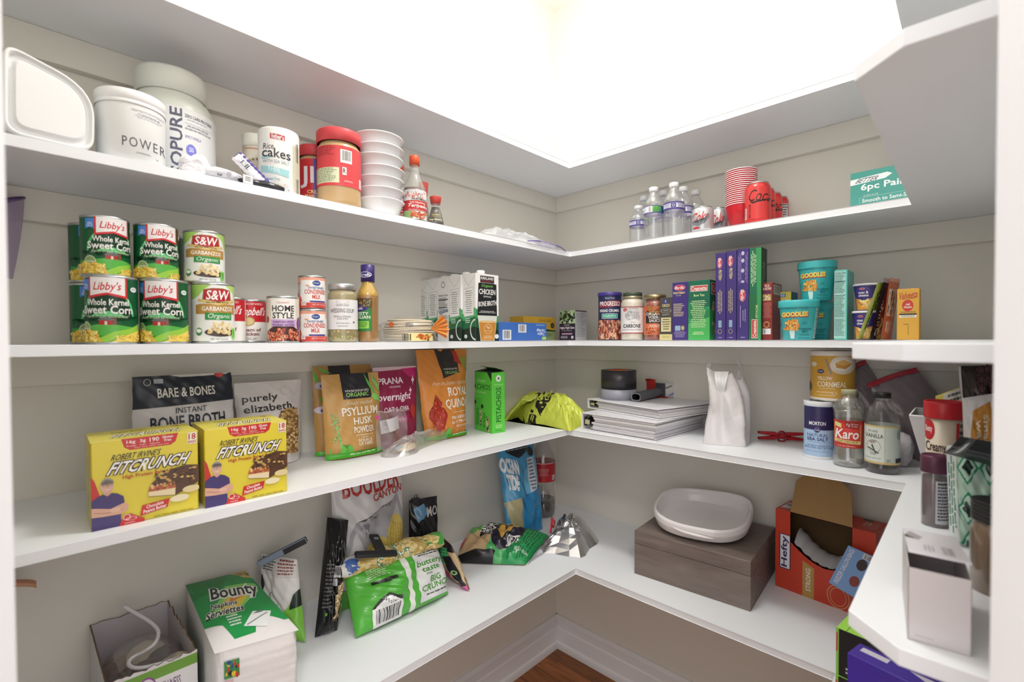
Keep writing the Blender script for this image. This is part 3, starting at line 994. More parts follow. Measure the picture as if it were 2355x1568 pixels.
NUT = [('r', 0, 0, 1, 1, '#ecebe9'), ('ring', 0.5, 0.12, 0.16, 0.05, 0.2, '#3a3a3a'), ('t', 'Nutrition Facts', 0.1, 0.27, 0.9, 0.30, '#2a2a2a', {'b': .02}), ('lines', 0.1, 0.32, 0.9, 0.56, 12, '#5a5a5a', {'al': 'l'}), ('r', 0.1, 0.35, 0.9, 0.36, '#222222'), ('r', 0.1, 0.47, 0.9, 0.478, '#222222'), ('lines', 0.1, 0.60, 0.9, 0.86, 12, '#8a8a8a')]
KG = 'cartons of chicken broth'
BL = ['white and green broth carton at the shelf edge, its steaming cup in front', 'white and green broth carton, second from the shelf edge', 'broth carton turned to show its nutrition panel', 'white broth carton, fourth from the shelf edge', 'white broth carton farthest back against the wall']
for k in range(5):
    y1 = -yF + k * (dB + 0.0006)
    sh = (0, -0.006, -0.004, 0.0, 0.002)[k]
    t = thing('broth_carton', BL[k], 'carton', ((A.x + B.x) / 2 + sh, y1 + dB / 2, Z3), 0, KG)
    m = M()
    m.box(-wB / 2, -dB / 2, 0, wB / 2, dB / 2, hB, C('#efefee', 0.35), 0.0015)
    if k == 2:
        m.art(side_l(wB, dB, 0, hB), NUT)
    else:
        m.art(front(wB, dB, 0, hB), broth_art('front')).art(side_l(wB, dB, 0, hB), broth_art('side'))
    m.done('carton_body', t)
    M().lathe([(0.0125, hB), (0.0125, hB + 0.011), (0.011, hB + 0.013)], C('#f4f4f4', 0.35), 24).done('screw_cap', t)

# tea boxes
A, B = LB(1150, d=0.235), LB(1260, d=0.165)
A = Vector((A.x, -0.236, 0))
B = P(1222, 784, y=-0.236)
hT = top_z(1186, 739, (A.x, -0.236)) - Z3
UP = {'rot': 180}
A2 = P(1152, 784, y=-0.236)
B2 = P(1256, 784, x=-0.30)
carton('tea_box', 'blue box of tagless tea bags lying upside down by the broth cartons', 'box', (P(1143, 784, y=-0.225).x, -0.225), (P(1257, 784, y=-0.205).x, -0.205), 0.085, Z3, hT, '#3f6fc0',
       [('t', 'Tagless\nTea Bags', 0.78, 0.30, 0.97, 0.72, '#e8eef8', {'rot': 180, 'b': .015}), ('r', 0.90, 0.78, 0.985, 0.96, '#b8dc6a'), ('lines', 0.75, 0.1, 0.97, 0.16, 1, '#cfdcf0'), ('r', 0.40, 0.10, 0.56, 0.55, '#eef0f2'), ('bars', 0.42, 0.13, 0.54, 0.5, '#2c2c30', {'n': 22}), ('r', 0.10, 0.42, 0.26, 0.94, '#eef0f2'), ('bars', 0.12, 0.46, 0.24, 0.88, '#2c2c30', {'n': 22, 's': 9}), ('r', 0.345, 0, 0.35, 1, '#2f5aa6')])
hT2 = top_z(1245, 727, (P(1240, 784, y=-0.14).x, -0.14)) - Z3
carton('tea_box', 'yellow box of tea standing behind the blue tea box', 'box', (P(1205, 784, y=-0.112).x, -0.112), (P(1277, 784, y=-0.112).x, -0.112), 0.07, Z3, hT2, '#e0b23c',
       [('t', 'GINGER', 0.45, 0.10, 0.88, 0.22, '#b8862a', {'b': .02}), ('e', 0.90, 0.36, 0.06, 0.12, '#1e2a22'), ('t', 'K', 0.885, 0.30, 0.915, 0.42, '#e6d8a0'), ('p', [(0, 0.5), (0.6, 0.5), (1, 0.58), (1, 0.62), (0, 0.6)], '#1f4a30'), ('r', 0, 0.62, 1, 1, '#a9b884'), ('lines', 0.3, 0.7, 0.9, 0.86, 3, '#5a6a4a')])

# ------------------------------------------------------------------ eye-level shelf, back wall


def rcorners(u0, u1, u2, vt, d, z=Z3):
    """front corners, depth and height of a box set square on the back-wall shelf: front u0..u1, side to u2"""
    A, B = P(u0, 784, x=-d), P(u1, 784, x=-d)
    q = P(u2, 784, y=B.y)
    h = top_z(u1, vt, (B.x, B.y)) - z
    return (A.x, A.y), (B.x, B.y), min(q.x + d, d - 0.004), h


def rbox(name, label, cat, u0, u1, u2, vt, d, base, z=Z3, depth=None, **k):
    A, B, dp, h = rcorners(u0, u1, u2, vt, d, z)
    return carton(name, label, cat, A, B, depth or dp, z, h, base, **k)


rbox('tea_box', 'small black and green bedtime tea box alone near the corner', 'box', 1287, 1323, 1349, 713, 0.165, '#2c2634',
     front_=[('r', 0, 0, 1, 0.44, '#a9bf96'), ('blobs', 0, 0, 1, 0.42, 40, 0.09, 0.05, ['#2a3028', '#6f8a5c', '#c9d8b4', '#1f2320'], {'s': 6}), ('e', 0.5, 0.24, 0.33, 0.20, '#22301f'), ('ring', 0.5, 0.24, 0.30, 0.18, 0.08, '#b8c88c'), ('p', [(0.5, 0.10), (0.57, 0.22), (0.68, 0.28), (0.54, 0.30), (0.5, 0.38), (0.46, 0.30), (0.32, 0.28), (0.43, 0.22)], '#7fae5c'), ('r', 0, 0.44, 1, 1, '#2a2030'),
             ('t', 'ORGANIC', 0.3, 0.47, 0.66, 0.51, '#d8d0dc'), ('t', 'Nighty Night Extra', 0.04, 0.54, 0.96, 0.64, '#e8e0ea', {'b': .02}), ('lines', 0.1, 0.67, 0.85, 0.70, 1, '#b8a8bc'), ('r', 0.15, 0.76, 0.82, 0.81, '#b890a8'), ('e', 0.82, 0.90, 0.08, 0.05, '#d8d8dc'), ('lines', 0.06, 0.86, 0.55, 0.95, 3, '#c8bccc')],
     right=[('r', 0, 0, 1, 1, '#bcbcbe'), ('r', 0, 0, 1, 0.04, '#3a3a40'), ('lines', 0.08, 0.1, 0.9, 0.9, 16, '#8c8c90', {'al': 'l'})])

# bread crumbs canister
x, y, r, h = fit(1375, 1431, 671, Z3, 'B', gap=0.03)
t = thing('crumb_canister', 'dark blue bread crumb canister with a purple plastic lid', 'canister', (x, y, Z3), face_cam(x, y))
m = M().lathe([(r * 0.95, 0), (r * 0.96, 0.002), (r * 0.955, h * 0.93)], C('#2a2c52', 0.4), 44)
m.art(cyl(r * 0.96, r * 0.955, 0.003, h * 0.925), [('r', 0, 0, 1, 1, '#29305a'), ('t', 'Master Foods', 0.3, 0.035, 0.7, 0.075, '#c8ccdc'), ('p', [(0.06, 0.14), (0.94, 0.10), (0.96, 0.24), (0.06, 0.28)], '#8e2c34'), ('t', 'PROGRESSO', 0.08, 0.13, 0.92, 0.235, '#f0eef0', {'b': .03}), ('t', 'BREAD CRUMBS', 0.08, 0.31, 0.88, 0.375, '#f0eef0', {'b': .02}), ('r', 0.16, 0.41, 0.82, 0.52, '#e8ecea'), ('r', 0.175, 0.42, 0.805, 0.51, '#2fa08a'), ('t', 'ITALIAN STYLE', 0.22, 0.445, 0.76, 0.485, '#eef6f2', {'b': .02}),
      ('r', 0, 0.56, 1, 1, '#7a3a34'), ('blobs', 0, 0.58, 1, 1, 90, 0.09, 0.055, ['#8c2f2a', '#b85a48', '#d8a88a', '#5c2420', '#c87a5c', '#e2c8a4'], {'s': 11}), ('p', [(0.30, 1.0), (0.55, 0.80), (0.80, 0.66), (0.85, 0.71), (0.60, 0.86), (0.42, 1.0)], '#d9c07c'), ('e', 0.72, 0.70, 0.2, 0.09, '#d8c48c')], du=0.028)
m.done('canister_body', t)
M().lathe([(r * 0.99, h * 0.925), (r, h * 0.93), (r, h * 0.995), (r * 0.97, h), (r * 0.8, h * 0.99)], C('#46388c', 0.4), 44).done('lid', t)


def sauce_jar(name, label, u0, u1, vt, gap, sauce, capm, bands, art, base, zl):
    x, y, r, h = fit(u0, u1, vt, Z3, 'B', gap=gap)
    t = thing(name, label, 'jar', (x, y, Z3), face_cam(x, y))
    pr = [(r * 0.86, 0), (r * 0.97, 0.003), (r, 0.010), (r, h * 0.77), (r * 0.96, h * 0.82), (r * 0.80, h * 0.86), (r * 0.80, h * 0.90)]
    M().lathe([(q * 0.975, z) for q, z in pr], C(sauce, 0.25), 40).done('sauce', t)
    M().lathe(pr, clear('#eef4f0', 0.05), 40, cap0=False, cap1=False).done('glass', t)
    sleeve(t, lambda z: r + 0.0002, h * zl[0], h * zl[1], base, art)
    m = M()
    for (r0, z0, r1, z1, cc) in bands:
        m.lathe([(r * r0, h * z0), (r * r1, h * (z0 + 0.004)), (r * r1, h * (z1 - 0.008)), (r * r0, h * z1)], cc, 40)
    m.done('lid', t)
    return t


sauce_jar('sauce_jar', 'jar of white alfredo sauce with a white label and dark green lid', 1428, 1482, 671, 0.022, '#e4dccb', None, [(0.80, 0.86, 0.84, 0.925, C('#b9b092', 0.3, 0.7)), (0.78, 0.925, 0.82, 1.0, C('#44503f', 0.45))],
          [('r', 0, 0, 1, 0.035, '#b04a50'), ('r', 0, 0.965, 1, 1, '#b04a50'), ('e', 0.2, 0.12, 0.09, 0.07, '#c46a6a'), ('r', 0.22, 0.14, 0.78, 0.46, '#c3c3c3'), ('blobs', 0.22, 0.16, 0.78, 0.46, 40, 0.06, 0.05, ['#9a9a9a', '#d8d8d8', '#b0b0b0', '#e6e6e6'], {'s': 4}), ('lines', 0.3, 0.05, 0.75, 0.12, 2, '#8a8a8a'), ('t', 'Del Vino', 0.42, 0.56, 0.60, 0.61, '#5a5a5a'), ('t', 'CARBONE', 0.12, 0.65, 0.82, 0.79, '#2e2c30', {'b': .02}), ('t', 'ROASTED GARLIC ALFREDO', 0.10, 0.84, 0.86, 0.885, '#6a6a6c')], '#eceaea', (0.14, 0.70))
sauce_jar('sauce_jar', 'jar of orange vodka pasta sauce behind a slim dark box', 1481, 1533, 676, 0.034, '#9c452c', None, [(0.80, 0.90, 0.98, 1.0, C('#a89a72', 0.3, 0.8))],
          [('r', 0, 0, 1, 0.22, '#c9613a'), ('blobs', 0, 0, 1, 0.24, 20, 0.1, 0.06, ['#c9472e', '#6f8a3c', '#d87a4a'], {'s': 3}), ('p', [(0.1, 0.18), (0.5, 0.10), (0.9, 0.18), (0.94, 0.60), (0.1, 0.60)], '#2e2826'), ('t', 'ORGANIC\nVODKA\nSAUCE', 0.12, 0.22, 0.84, 0.56, '#f0e8e2', {'b': .02}), ('lines', 0.2, 0.66, 0.8, 0.76, 2, '#f0d8c8'), ('blobs', 0.1, 0.78, 0.7, 0.92, 20, 0.08, 0.05, ['#c0402c', '#d8a06a', '#8c2c22'], {'s': 8}), ('t', 'NET WT 24 OZ', 0.2, 0.93, 0.85, 0.965, '#3a2a26')], '#d8764c', (0.12, 0.74))

rbox('pasta_box', 'slim dark grey and cream box of orzo pasta', 'box', 1517, 1546, 1549, 683, 0.228, '#4a4844', depth=0.045,
     front_=[('e', 0.5, 0.09, 0.18, 0.055, '#3a3c8c'), ('t', 'K', 0.44, 0.06, 0.56, 0.12, '#e8e8f0'), ('t', 'ORZO', 0.2, 0.155, 0.8, 0.22, '#e2d8a8', {'b': .02}), ('t', 'PASTA', 0.3, 0.29, 0.7, 0.325, '#d8d4cc'), ('ring', 0.5, 0.31, 0.42, 0.05, 0.1, '#c8c4bc'), ('t', 'QUALITY', 0.2, 0.385, 0.8, 0.42, '#d8d4cc'), ('r', 0.12, 0.47, 0.9, 0.80, '#d9cfa0'), ('lines', 0.2, 0.5, 0.84, 0.78, 5, '#6a6448'), ('r', 0, 0.86, 1, 1, '#d6c88e'), ('t', 'NET WT 16 OZ', 0.25, 0.91, 0.75, 0.945, '#5a5236')])
BAR = '#43357c'
PG = 'boxes of pasta'


def barilla_logo(cx, cy, w, h, rot=0):
    return [('e', cx, cy, w, h, '#c8354a'), ('ring', cx, cy, w, h, 0.1, '#e2a0a8'), ('t', 'Barilla', cx - w * (0.8 if not rot else 0.55), cy - h * (0.5 if not rot else 0.8), cx + w * (0.8 if not rot else 0.55), cy + h * (0.5 if not rot else 0.8), '#f4eef0', {'sh': .1, 'b': .015, 'rot': rot})]


rbox('pasta_box', 'short purple box of protein pasta beside the green bow tie box', 'box', 1546, 1583, 1586, 647, 0.232, BAR, depth=0.07,
     front_=barilla_logo(0.46, 0.095, 0.34, 0.05) + [('t', 'PROTEIN+', 0.08, 0.165, 0.80, 0.205, '#e9d98c', {'b': .02}), ('t', 'ROTINI', 0.25, 0.22, 0.55, 0.24, '#d8cfae'), ('lines', 0.08, 0.37, 0.75, 0.60, 8, '#cfc39a', {'al': 'l'}), ('r', 0.18, 0.75, 0.52, 0.835, '#9ab4cc'), ('e', 0.66, 0.79, 0.10, 0.04, '#b8b078'), ('lines', 0.1, 0.85, 0.85, 0.96, 5, '#a89ac0')], group=PG)
rbox('pasta_box', 'short green box of bow tie pasta', 'box', 1583, 1632, 1648, 642, 0.236, '#1c6a50',
     front_=[('r', 0, 0.45, 1, 1, '#2f9a58'), ('p', [(0, 0.35), (1, 0.5), (1, 0.75), (0, 0.62)], '#258650'), ('p', [(0, 0.72), (1, 0.62), (1, 1), (0, 1)], '#4db560'), ('r', 0.1, 0.085, 0.9, 0.185, '#ecdcd8'), ('r', 0.12, 0.095, 0.88, 0.175, '#c2463e'), ('t', 'Creamette', 0.14, 0.10, 0.86, 0.17, '#f4ece8', {'b': .02}), ('t', 'Bow Ties', 0.26, 0.23, 0.76, 0.27, '#d8e8a0', {'b': .03}), ('lines', 0.1, 0.34, 0.84, 0.80, 15, '#bfe0a8'), ('lines', 0.2, 0.86, 0.75, 0.92, 2, '#cfe8b8')],
     right=[('r', 0, 0.5, 1, 1, '#3aa55c'), ('r', 0.2, 0.04, 1, 0.24, '#ecdcd8'), ('r', 0.26, 0.05, 1, 0.23, '#c2463e'), ('t', 'Cre', 0.35, 0.08, 0.98, 0.2, '#f4ece8', {'b': .02}), ('blobs', 0.4, 0.35, 0.98, 0.9, 16, 0.16, 0.05, ['#b8b09a', '#d8d0ba', '#8c8672'], {'s': 5})], group=PG)


def spag(k):
    tall = barilla_logo(0.42, 0.115, 0.24, 0.062, -90) + [('t', 'PROTEIN+', 0.30, 0.195, 0.62, 0.315, '#e2d690', {'rot': -90, 'b': .015}), ('lines', 0.25, 0.42, 0.72, 0.70, 3, '#bfb488', {'vert': True}), ('r', 0.30, 0.775, 0.62, 0.855, '#8fb0c4'), ('ring', 0.45, 0.90, 0.2, 0.028, 0.2, '#b8b078'), ('lines', 0.25, 0.965, 0.7, 0.985, 1, '#a89ac0')]
    alt = [('lines', 0.12, 0.04, 0.42, 0.38, 3, '#8c80b0', {'vert': True}), ('lines', 0.72, 0.04, 0.94, 0.38, 2, '#8c80b0', {'vert': True}), ('e', 0.5, 0.05, 0.13, 0.022, '#c8c0dc'), ('e', 0.5, 0.13, 0.13, 0.022, '#c8c0dc'), ('e', 0.5, 0.24, 0.13, 0.022, '#c8c0dc'), ('e', 0.5, 0.36, 0.14, 0.014, '#c8c0dc'),
           *barilla_logo(0.48, 0.51, 0.25, 0.068, -90), ('r', 0.30, 0.62, 0.335, 0.86, '#cfc6e0'), ('lines', 0.5, 0.66, 0.85, 0.8, 2, '#9a90bc', {'vert': True}), ('lines', 0.3, 0.965, 0.75, 0.985, 1, '#a89ac0')]
    return alt if k == 2 else tall


for k, (u0, u1, vt, lab) in enumerate(((1645, 1668.5, 580, 'tall purple spaghetti box beside the green bow tie box'), (1669.5, 1693, 575, 'tall purple spaghetti box, middle of three'), (1694, 1721.5, 570, 'tall purple spaghetti box with small drawings up its spine, beside the tall green box'))):
    rbox('pasta_box', lab, 'box', u0, u1, u1 + 3, vt, 0.236, BAR, depth=0.075, front_=spag(k), group=PG)
rbox('pasta_box', 'tall green fettuccine box', 'box', 1722.5, 1750, 1763, 568, 0.236, '#1f6e50',
     front_=[('r', 0, 0.5, 1, 1, '#256e44'), ('p', [(0.55, 0), (1, 0), (1, 1), (0.75, 1)], '#3a9a5c'), ('lines', 0.15, 0.03, 0.62, 0.42, 4, '#bfe0b0', {'vert': True}), ('t', 'FETTUCCINE', 0.56, 0.62, 0.72, 0.76, '#d8e8a8', {'rot': 90, 'b': .02}), ('r', 0.22, 0.775, 0.72, 0.98, '#ecdcd8'), ('r', 0.25, 0.782, 0.69, 0.973, '#c2463e'), ('t', 'Creamette', 0.32, 0.79, 0.62, 0.965, '#f4ece8', {'rot': 90, 'b': .02})],
     right=[('r', 0, 0, 1, 1, '#1c3a2c'), ('t', 'FETTUCCINE', 0.25, 0.15, 0.62, 0.42, '#9ab89a', {'rot': 90})], group=PG)
rbox('rice_box', 'slim red rice mix box beside the tall green pasta box', 'box', 1752, 1776, 1797, 649, 0.222, '#8e2f2c',
     front_=[('t', 'RICE\nA-RONI', 0.08, 0.03, 0.86, 0.125, '#f0e4dc', {'b': .02}), ('r', 0.1, 0.15, 0.85, 0.18, '#3a3064'), ('r', 0.08, 0.205, 0.85, 0.31, '#d9c99a'), ('blobs', 0.1, 0.21, 0.83, 0.305, 20, 0.12, 0.02, ['#c8a86a', '#e8dcb8', '#a87a44']), ('lines', 0.1, 0.35, 0.9, 0.62, 12, '#c87a70'), ('ring', 0.45, 0.73, 0.3, 0.055, 0.3, '#c8a060'), ('r', 0.1, 0.80, 0.86, 0.90, '#eceaea'), ('bars', 0.15, 0.81, 0.45, 0.89, '#2a2a2a', {'n': 8})],
     right=[('r', 0.1, 0.03, 0.9, 0.2, '#c8b8b0'), ('lines', 0.15, 0.05, 0.85, 0.18, 5, '#5a4a48')])
rbox('mix_box', 'yellow box with a white nutrition panel and blue side', 'box', 1777.5, 1819, 1834, 670, 0.150, '#e3cc4a',
     front_=[('r', 0.28, 0.035, 0.70, 0.11, '#3f7ac0'), ('t', 'MUELLER', 0.33, 0.05, 0.65, 0.095, '#eef2f8', {'b': .02}), ('r', 0.0, 0.16, 0.92, 1.0, '#e6e6e8'), ('t', 'Nutrition Facts', 0.05, 0.175, 0.9, 0.215, '#2c2c30', {'b': .03}), ('lines', 0.05, 0.24, 0.9, 0.95, 20, '#8a8a90', {'al': 'l'}), ('r', 0.05, 0.27, 0.9, 0.28, '#333338'), ('r', 0.05, 0.68, 0.9, 0.69, '#333338'), ('t', 'Calories', 0.05, 0.31, 0.5, 0.35, '#2c2c30', {'b': .03})],
     right=[('r', 0, 0, 1, 1, '#3a8ab0'), ('r', 0.3, 0.3, 1, 0.8, '#5aa6c4')])

# teal noodle cups
TQ, TQL = '#43b9bd', '#4cc4c8'
good = [('t', 'NOODLES, GOODER', 0.18, 0.03, 0.74, 0.085, '#2a7c86', {'b': .01}), ('t', 'GOODLES', 0.055, 0.175, 0.755, 0.335, '#b03a34', {'b': .11, 'tilt': -0.12}), ('t', 'GOODLES', 0.05, 0.15, 0.74, 0.305, '#f6dd6c', {'b': .06, 'tilt': -0.12}),
        ('p', [(0.22, 0.62), (0.40, 0.62), (0.37, 0.98), (0.26, 0.98)], '#d9ece8'), ('blobs', 0.14, 0.42, 0.50, 0.70, 60, 0.05, 0.05, ['#f0b84a', '#e89a3c', '#f4cf78', '#d87a3a'], {'s': 3}), ('lines', 0.58, 0.48, 0.72, 0.56, 2, '#2a8c94'), ('t', 'CHEDDY\nMAC', 0.52, 0.66, 0.86, 0.80, '#17626c', {'b': .02}), ('lines', 0.52, 0.84, 0.84, 0.90, 2, '#2a7c86', {'al': 'l'}), ('t', 'NET WT 3.5 OZ', 0.50, 0.94, 0.80, 0.985, '#17626c')]


def cup(name, label, u0, u1, vt, z, d, base, lidc, art, group, side=None, h=None, r0=None, taper=0.80, turn=0, lidh=0.17):
    x, y, r, hh = fit(u0, u1, vt, z, 'B', d=d, r0=r0)
    h = h or hh
    t = thing(name, label, 'cup', (x, y, z), face_cam(x, y, turn), group)
    rt_ = r * 0.94
    m = M().lathe([(rt_ * taper * 0.96, 0), (rt_ * taper, 0.0015), (rt_, h * (1 - lidh))], C(base, 0.4), 44, cap1=False)
    m.art(cyl(rt_ * taper, rt_, 0.002, h * (1 - lidh)), art, du=0.028, rough=0.4)
    if side:
        m.art(wrap(lambda q: rt_ * (taper + (1 - taper) * q / (h * (1 - lidh))), 0.004, h * 0.8, 1.05, 1.45), side, du=0.2)
    m.done('cup_body', t)
    M().lathe([(r * 0.985, h * (1 - lidh) - 0.001), (r, h * (1 - lidh) + 0.001), (r, h - 0.003), (r * 0.985, h), (r * 0.9, h - 0.001), (r * 0.86, h - 0.003)], C(lidc, 0.4), 44, cap0=False).done('lid', t)
    return t, x, y, r, h


panel = [('r', 0, 0, 1, 1, '#d4eae8'), ('lines', 0.1, 0.03, 0.9, 0.97, 14, '#5a6a6c')]
TG = 'teal noodle cups'
_, _, _, r1, h1 = cup('noodle_cup', 'teal noodle cup at the shelf edge, lower one in front', 1789, 1886, 689, Z3, 0.212, TQ, TQL, good, TG, side=panel)
_, _, _, r2, h2 = cup('noodle_cup', 'teal noodle cup half hidden between the front cup and the tall teal box', 1838, 1917, 690, Z3, 0.103, TQ, TQL, good, TG, h=h1)
cup('noodle_cup', 'teal noodle cup stacked on top of the two others', 1832, 1925, 606, Z3 + h1 + 0.0006, 0.16, TQ, TQL, good, TG, h=h1)
rbox('noodle_box', 'tall teal box with a long nutrition panel', 'box', 1918, 1948, 1963, 619, 0.218, '#5cc0b4',
     front_=[('r', 0.0, 0.02, 0.88, 0.98, '#a8d8cf'), ('t', 'Nutrition Facts', 0.04, 0.03, 0.85, 0.06, '#20484a', {'b': .03}), ('lines', 0.04, 0.07, 0.82, 0.34, 13, '#3a6a68', {'al': 'l'}), ('r', 0.04, 0.16, 0.84, 0.17, '#20484a'), ('r', 0.04, 0.36, 0.84, 0.368, '#20484a'), ('lines', 0.04, 0.38, 0.82, 0.68, 14, '#4a7a78', {'al': 'l'}), ('lines', 0.04, 0.70, 0.84, 0.95, 14, '#5a8a88', {'al': 'l'})],
     right=[('r', 0, 0.52, 1, 1, '#4aa89e')])
mac = [('r', 0, 0, 1, 0.56, '#3a2f7a'), ('p', [(0, 0.50), (0.3, 0.62), (0.6, 0.55), (1, 0.48), (1, 1), (0, 1)], '#e0a040'), ('e', 0.30, 0.145, 0.10, 0.04, '#e8e8f0'), ('e', 0.30, 0.145, 0.09, 0.032, '#c03a44'), ('t', 'mac &\ncheese', 0.14, 0.24, 0.54, 0.46, '#f2f0f4', {'b': .04}), ('ring', 0.34, 0.44, 0.30, 0.38, 0.05, '#5a50a0'), ('blobs', 0.34, 0.62, 0.95, 0.95, 40, 0.10, 0.05, ['#f0c870', '#e4ac4c', '#f6dca0'], {'s': 6}), ('p', [(0.18, 0.54), (0.24, 0.60), (0.34, 0.66), (0.46, 0.60), (0.50, 0.54), (0.54, 0.58), (0.44, 0.70), (0.32, 0.74), (0.2, 0.66)], '#f4e8a0')]
KG2 = 'purple macaroni cups'
_, _, _, r3, h3 = cup('macaroni_cup', 'purple macaroni cup on the shelf board under another one', 1958, 2024, 714, Z3, 0.200, '#3a2f7a', '#d8d6de', mac, KG2, taper=0.74, lidh=0.06)
cup('macaroni_cup', 'purple macaroni cup stacked on another one', 1960, 2030, 651, Z3 + h3 + 0.0006, 0.195, '#3a2f7a', '#d8d6de', mac, KG2, taper=0.74, lidh=0.06)

# seasoning packets leaning against the yellow cheese box
PKG = 'seasoning packets leaning in a row'
for k, (ub, ut, vt, d, cc, lab, ar) in enumerate((
        (1984, 2031, 652, 0.215, '#b9cf52', 'lime green seasoning packet, outermost of the leaning row by the macaroni cups', [('r', 0.62, 0, 1, 0.14, '#4a3a26'), ('lines', 0.25, 0.1, 0.8, 0.9, 3, '#4a5a26', {'vert': True}), ('r', 0, 0, 0.12, 1, '#d4de9a')]),
        (2000, 2038, 655, 0.190, '#a9b84a', 'yellow green seasoning packet, second of the leaning row', [('blobs', 0.1, 0.4, 0.9, 0.9, 16, 0.2, 0.1, ['#7a8c3c', '#d8d08a', '#5a6a2c']), ('r', 0, 0, 1, 0.12, '#3c3226')]),
        (2012, 2045, 642, 0.205, '#26242a', 'black seasoning packet with white lettering', [('t', 'GRAVY MIX', 0.25, 0.35, 0.7, 0.95, '#e8e4e0', {'rot': 90, 'b': .03}), ('r', 0, 0, 1, 0.07, '#c8c8cc')]),
        (2026, 2050, 655, 0.190, '#c9b45c', 'tan seasoning packet behind the black one', [('r', 0, 0, 0.3, 1, '#8c3c30'), ('lines', 0.4, 0.1, 0.9, 0.9, 3, '#5a4a26', {'vert': True})]),
        (2038, 2058, 641, 0.205, '#c4694a', 'orange seasoning packet resting on the yellow cheese box', [('r', 0.1, 0.18, 0.75, 0.62, '#e4dcd6'), ('lines', 0.15, 0.2, 0.7, 0.6, 4, '#5a4a46', {'vert': True}), ('lines', 0.2, 0.68, 0.7, 0.9, 3, '#ecd8cc', {'vert': True}), ('r', 0, 0, 1, 0.06, '#d8a890')]))):
    b = P(ub, 784, x=-d)
    tp = P(ut, vt, x=-d)
    w_, h_ = 0.085, sqrt((tp.z - Z3) ** 2 + (tp.y - b.y) ** 2)
    lean = math.degrees(atan2(b.y - tp.y, tp.z - Z3))
    # set edge-on: the packet's foot runs back into the shelf, slightly turned to the room
    ang = R(-16)
    e = Vector((cos(ang), sin(ang), 0))
    foot = Vector((b.x, b.y, Z3 + 0.001))
    fn = pouch_fn(0.05, h_, 0.005, 'pillow', 0.0012, k)
    m = M()
    m.grid(lambda a, c: fn(a, 1 - c, 0), 8, 14, C(cc, 0.3))
    m.grid(lambda a, c: fn(a, 1 - c, 0, 1), 8, 14, C(cc, 0.3), flip=True)
    m.art(fn, ar, du=0.125, dv=0.1, base=2, rough=0.3)
    o = m.done('seasoning_packet')
    sh = Matrix(((1, 0, 0, 0), (0, 1, (tp.y - b.y) / h_, 0), (0, 0, (tp.z - Z3) / h_, 0), (0, 0, 0, 1)))
    mw = Matrix.Translation(foot) @ Matrix.Rotation(atan2(tp.y - b.y, tp.z - Z3) * -1, 4, 'X') @ Matrix.Rotation(ang, 4, 'Z')
    o.matrix_world = mw
    tag(o, lab, 'packet', PKG)
rbox('cheese_box', 'yellow shells and cheese box standing alone at the end of the pasta row', 'box', 2062, 2114, 2121, 662, 0.225, '#e0ab3c', depth=0.04,
     front_=[('t', 'Velveeta', 0.08, 0.055, 0.92, 0.20, '#b8382a', {'b': .015, 'tilt': -0.25, 'sh': .06}), ('t', 'SHELLS & CHEESE', 0.2, 0.175, 0.8, 0.205, '#b8382a', {'tilt': -0.4}), ('e', 0.48, 0.33, 0.25, 0.115, '#cc3a34'), ('t', 'real\ncheese', 0.31, 0.28, 0.66, 0.38, '#f6ecd8', {'b': .03}), ('lines', 0.1, 0.45, 0.9, 0.48, 1, '#8c6a2c'), ('r', 0.1, 0.485, 0.88, 0.515, '#2c2a28'), ('r', 0.1, 0.515, 0.88, 0.565, '#eee6d0'), ('lines', 0.13, 0.53, 0.85, 0.56, 1, '#8a7a5a'), ('lines', 0.5, 0.70, 0.56, 0.92, 1, '#9a7a34', {'vert': True}), ('r', 0.3, 0.69, 0.55, 0.70, '#8c6a2c')])
# ------------------------------------------------------------------ second shelf from the top
# a white lidded container lying on its side, lid towards the room
c4 = [P(6, 82, y=-0.262), P(6, 283, y=-0.262), P(214, 340, y=-0.252), P(217, 196, y=-0.252)]
o_ = (c4[1] + c4[2]) / 2
ex = (c4[2] - c4[1]).normalized()
t = thing('storage_container', 'white plastic container lying on its side with its rounded lid facing out', 'container', (o_.x, o_.y, Z2), atan2(ex.y, ex.x))
inv = Matrix.Rotation(-atan2(ex.y, ex.x), 4, 'Z') @ Matrix.Translation((-o_.x, -o_.y, -Z2))
q4 = [inv @ p for p in c4]
zmin = min(p.z for p in q4)
q4 = [Vector((p.x, 0, max(0.0015, p.z - zmin + 0.001))) for p in q4]
q4[1].z = 0.0015


def round_poly(pts, rs, n=7):
    out = []
    k = len(pts)
    for i, p in enumerate(pts):
        a, b = (pts[i - 1] - p), (pts[(i + 1) % k] - p)
        r = min(rs[i], a.length * 0.48, b.length * 0.48)
        p0, p1 = p + a.normalized() * r, p + b.normalized() * r
        for j in range(n + 1):
            u = j / n
            out.append(p0 * (1 - u) ** 2 + p * 2 * u * (1 - u) + p1 * u * u)
    return out


rs = [0.02, 0.02, 0.022, 0.05]
ctr = sum(q4, Vector()) / 4


def loop(scale, y):
    return [Vector((ctr.x + (p.x - ctr.x) * scale, y, ctr.z + (p.z - ctr.z) * scale)) for p in round_poly(q4, rs)]


def loft(m, loops, mt, cap=True, smooth=True):
    rings = [[m.bm.verts.new(p) for p in lp] for lp in loops]
    i = m.mi(mt)
    n = len(rings[0])
    for a, b in zip(rings, rings[1:]):
        for k in range(n):
            f = m.bm.faces.new((a[k], a[(k + 1) % n], b[(k + 1) % n], b[k]))
            f.material_index = i
            f.smooth = smooth
    if cap:
        for r in (rings[0][::-1], rings[-1]):
            f = m.bm.faces.new(r)
            f.material_index = i
    return m


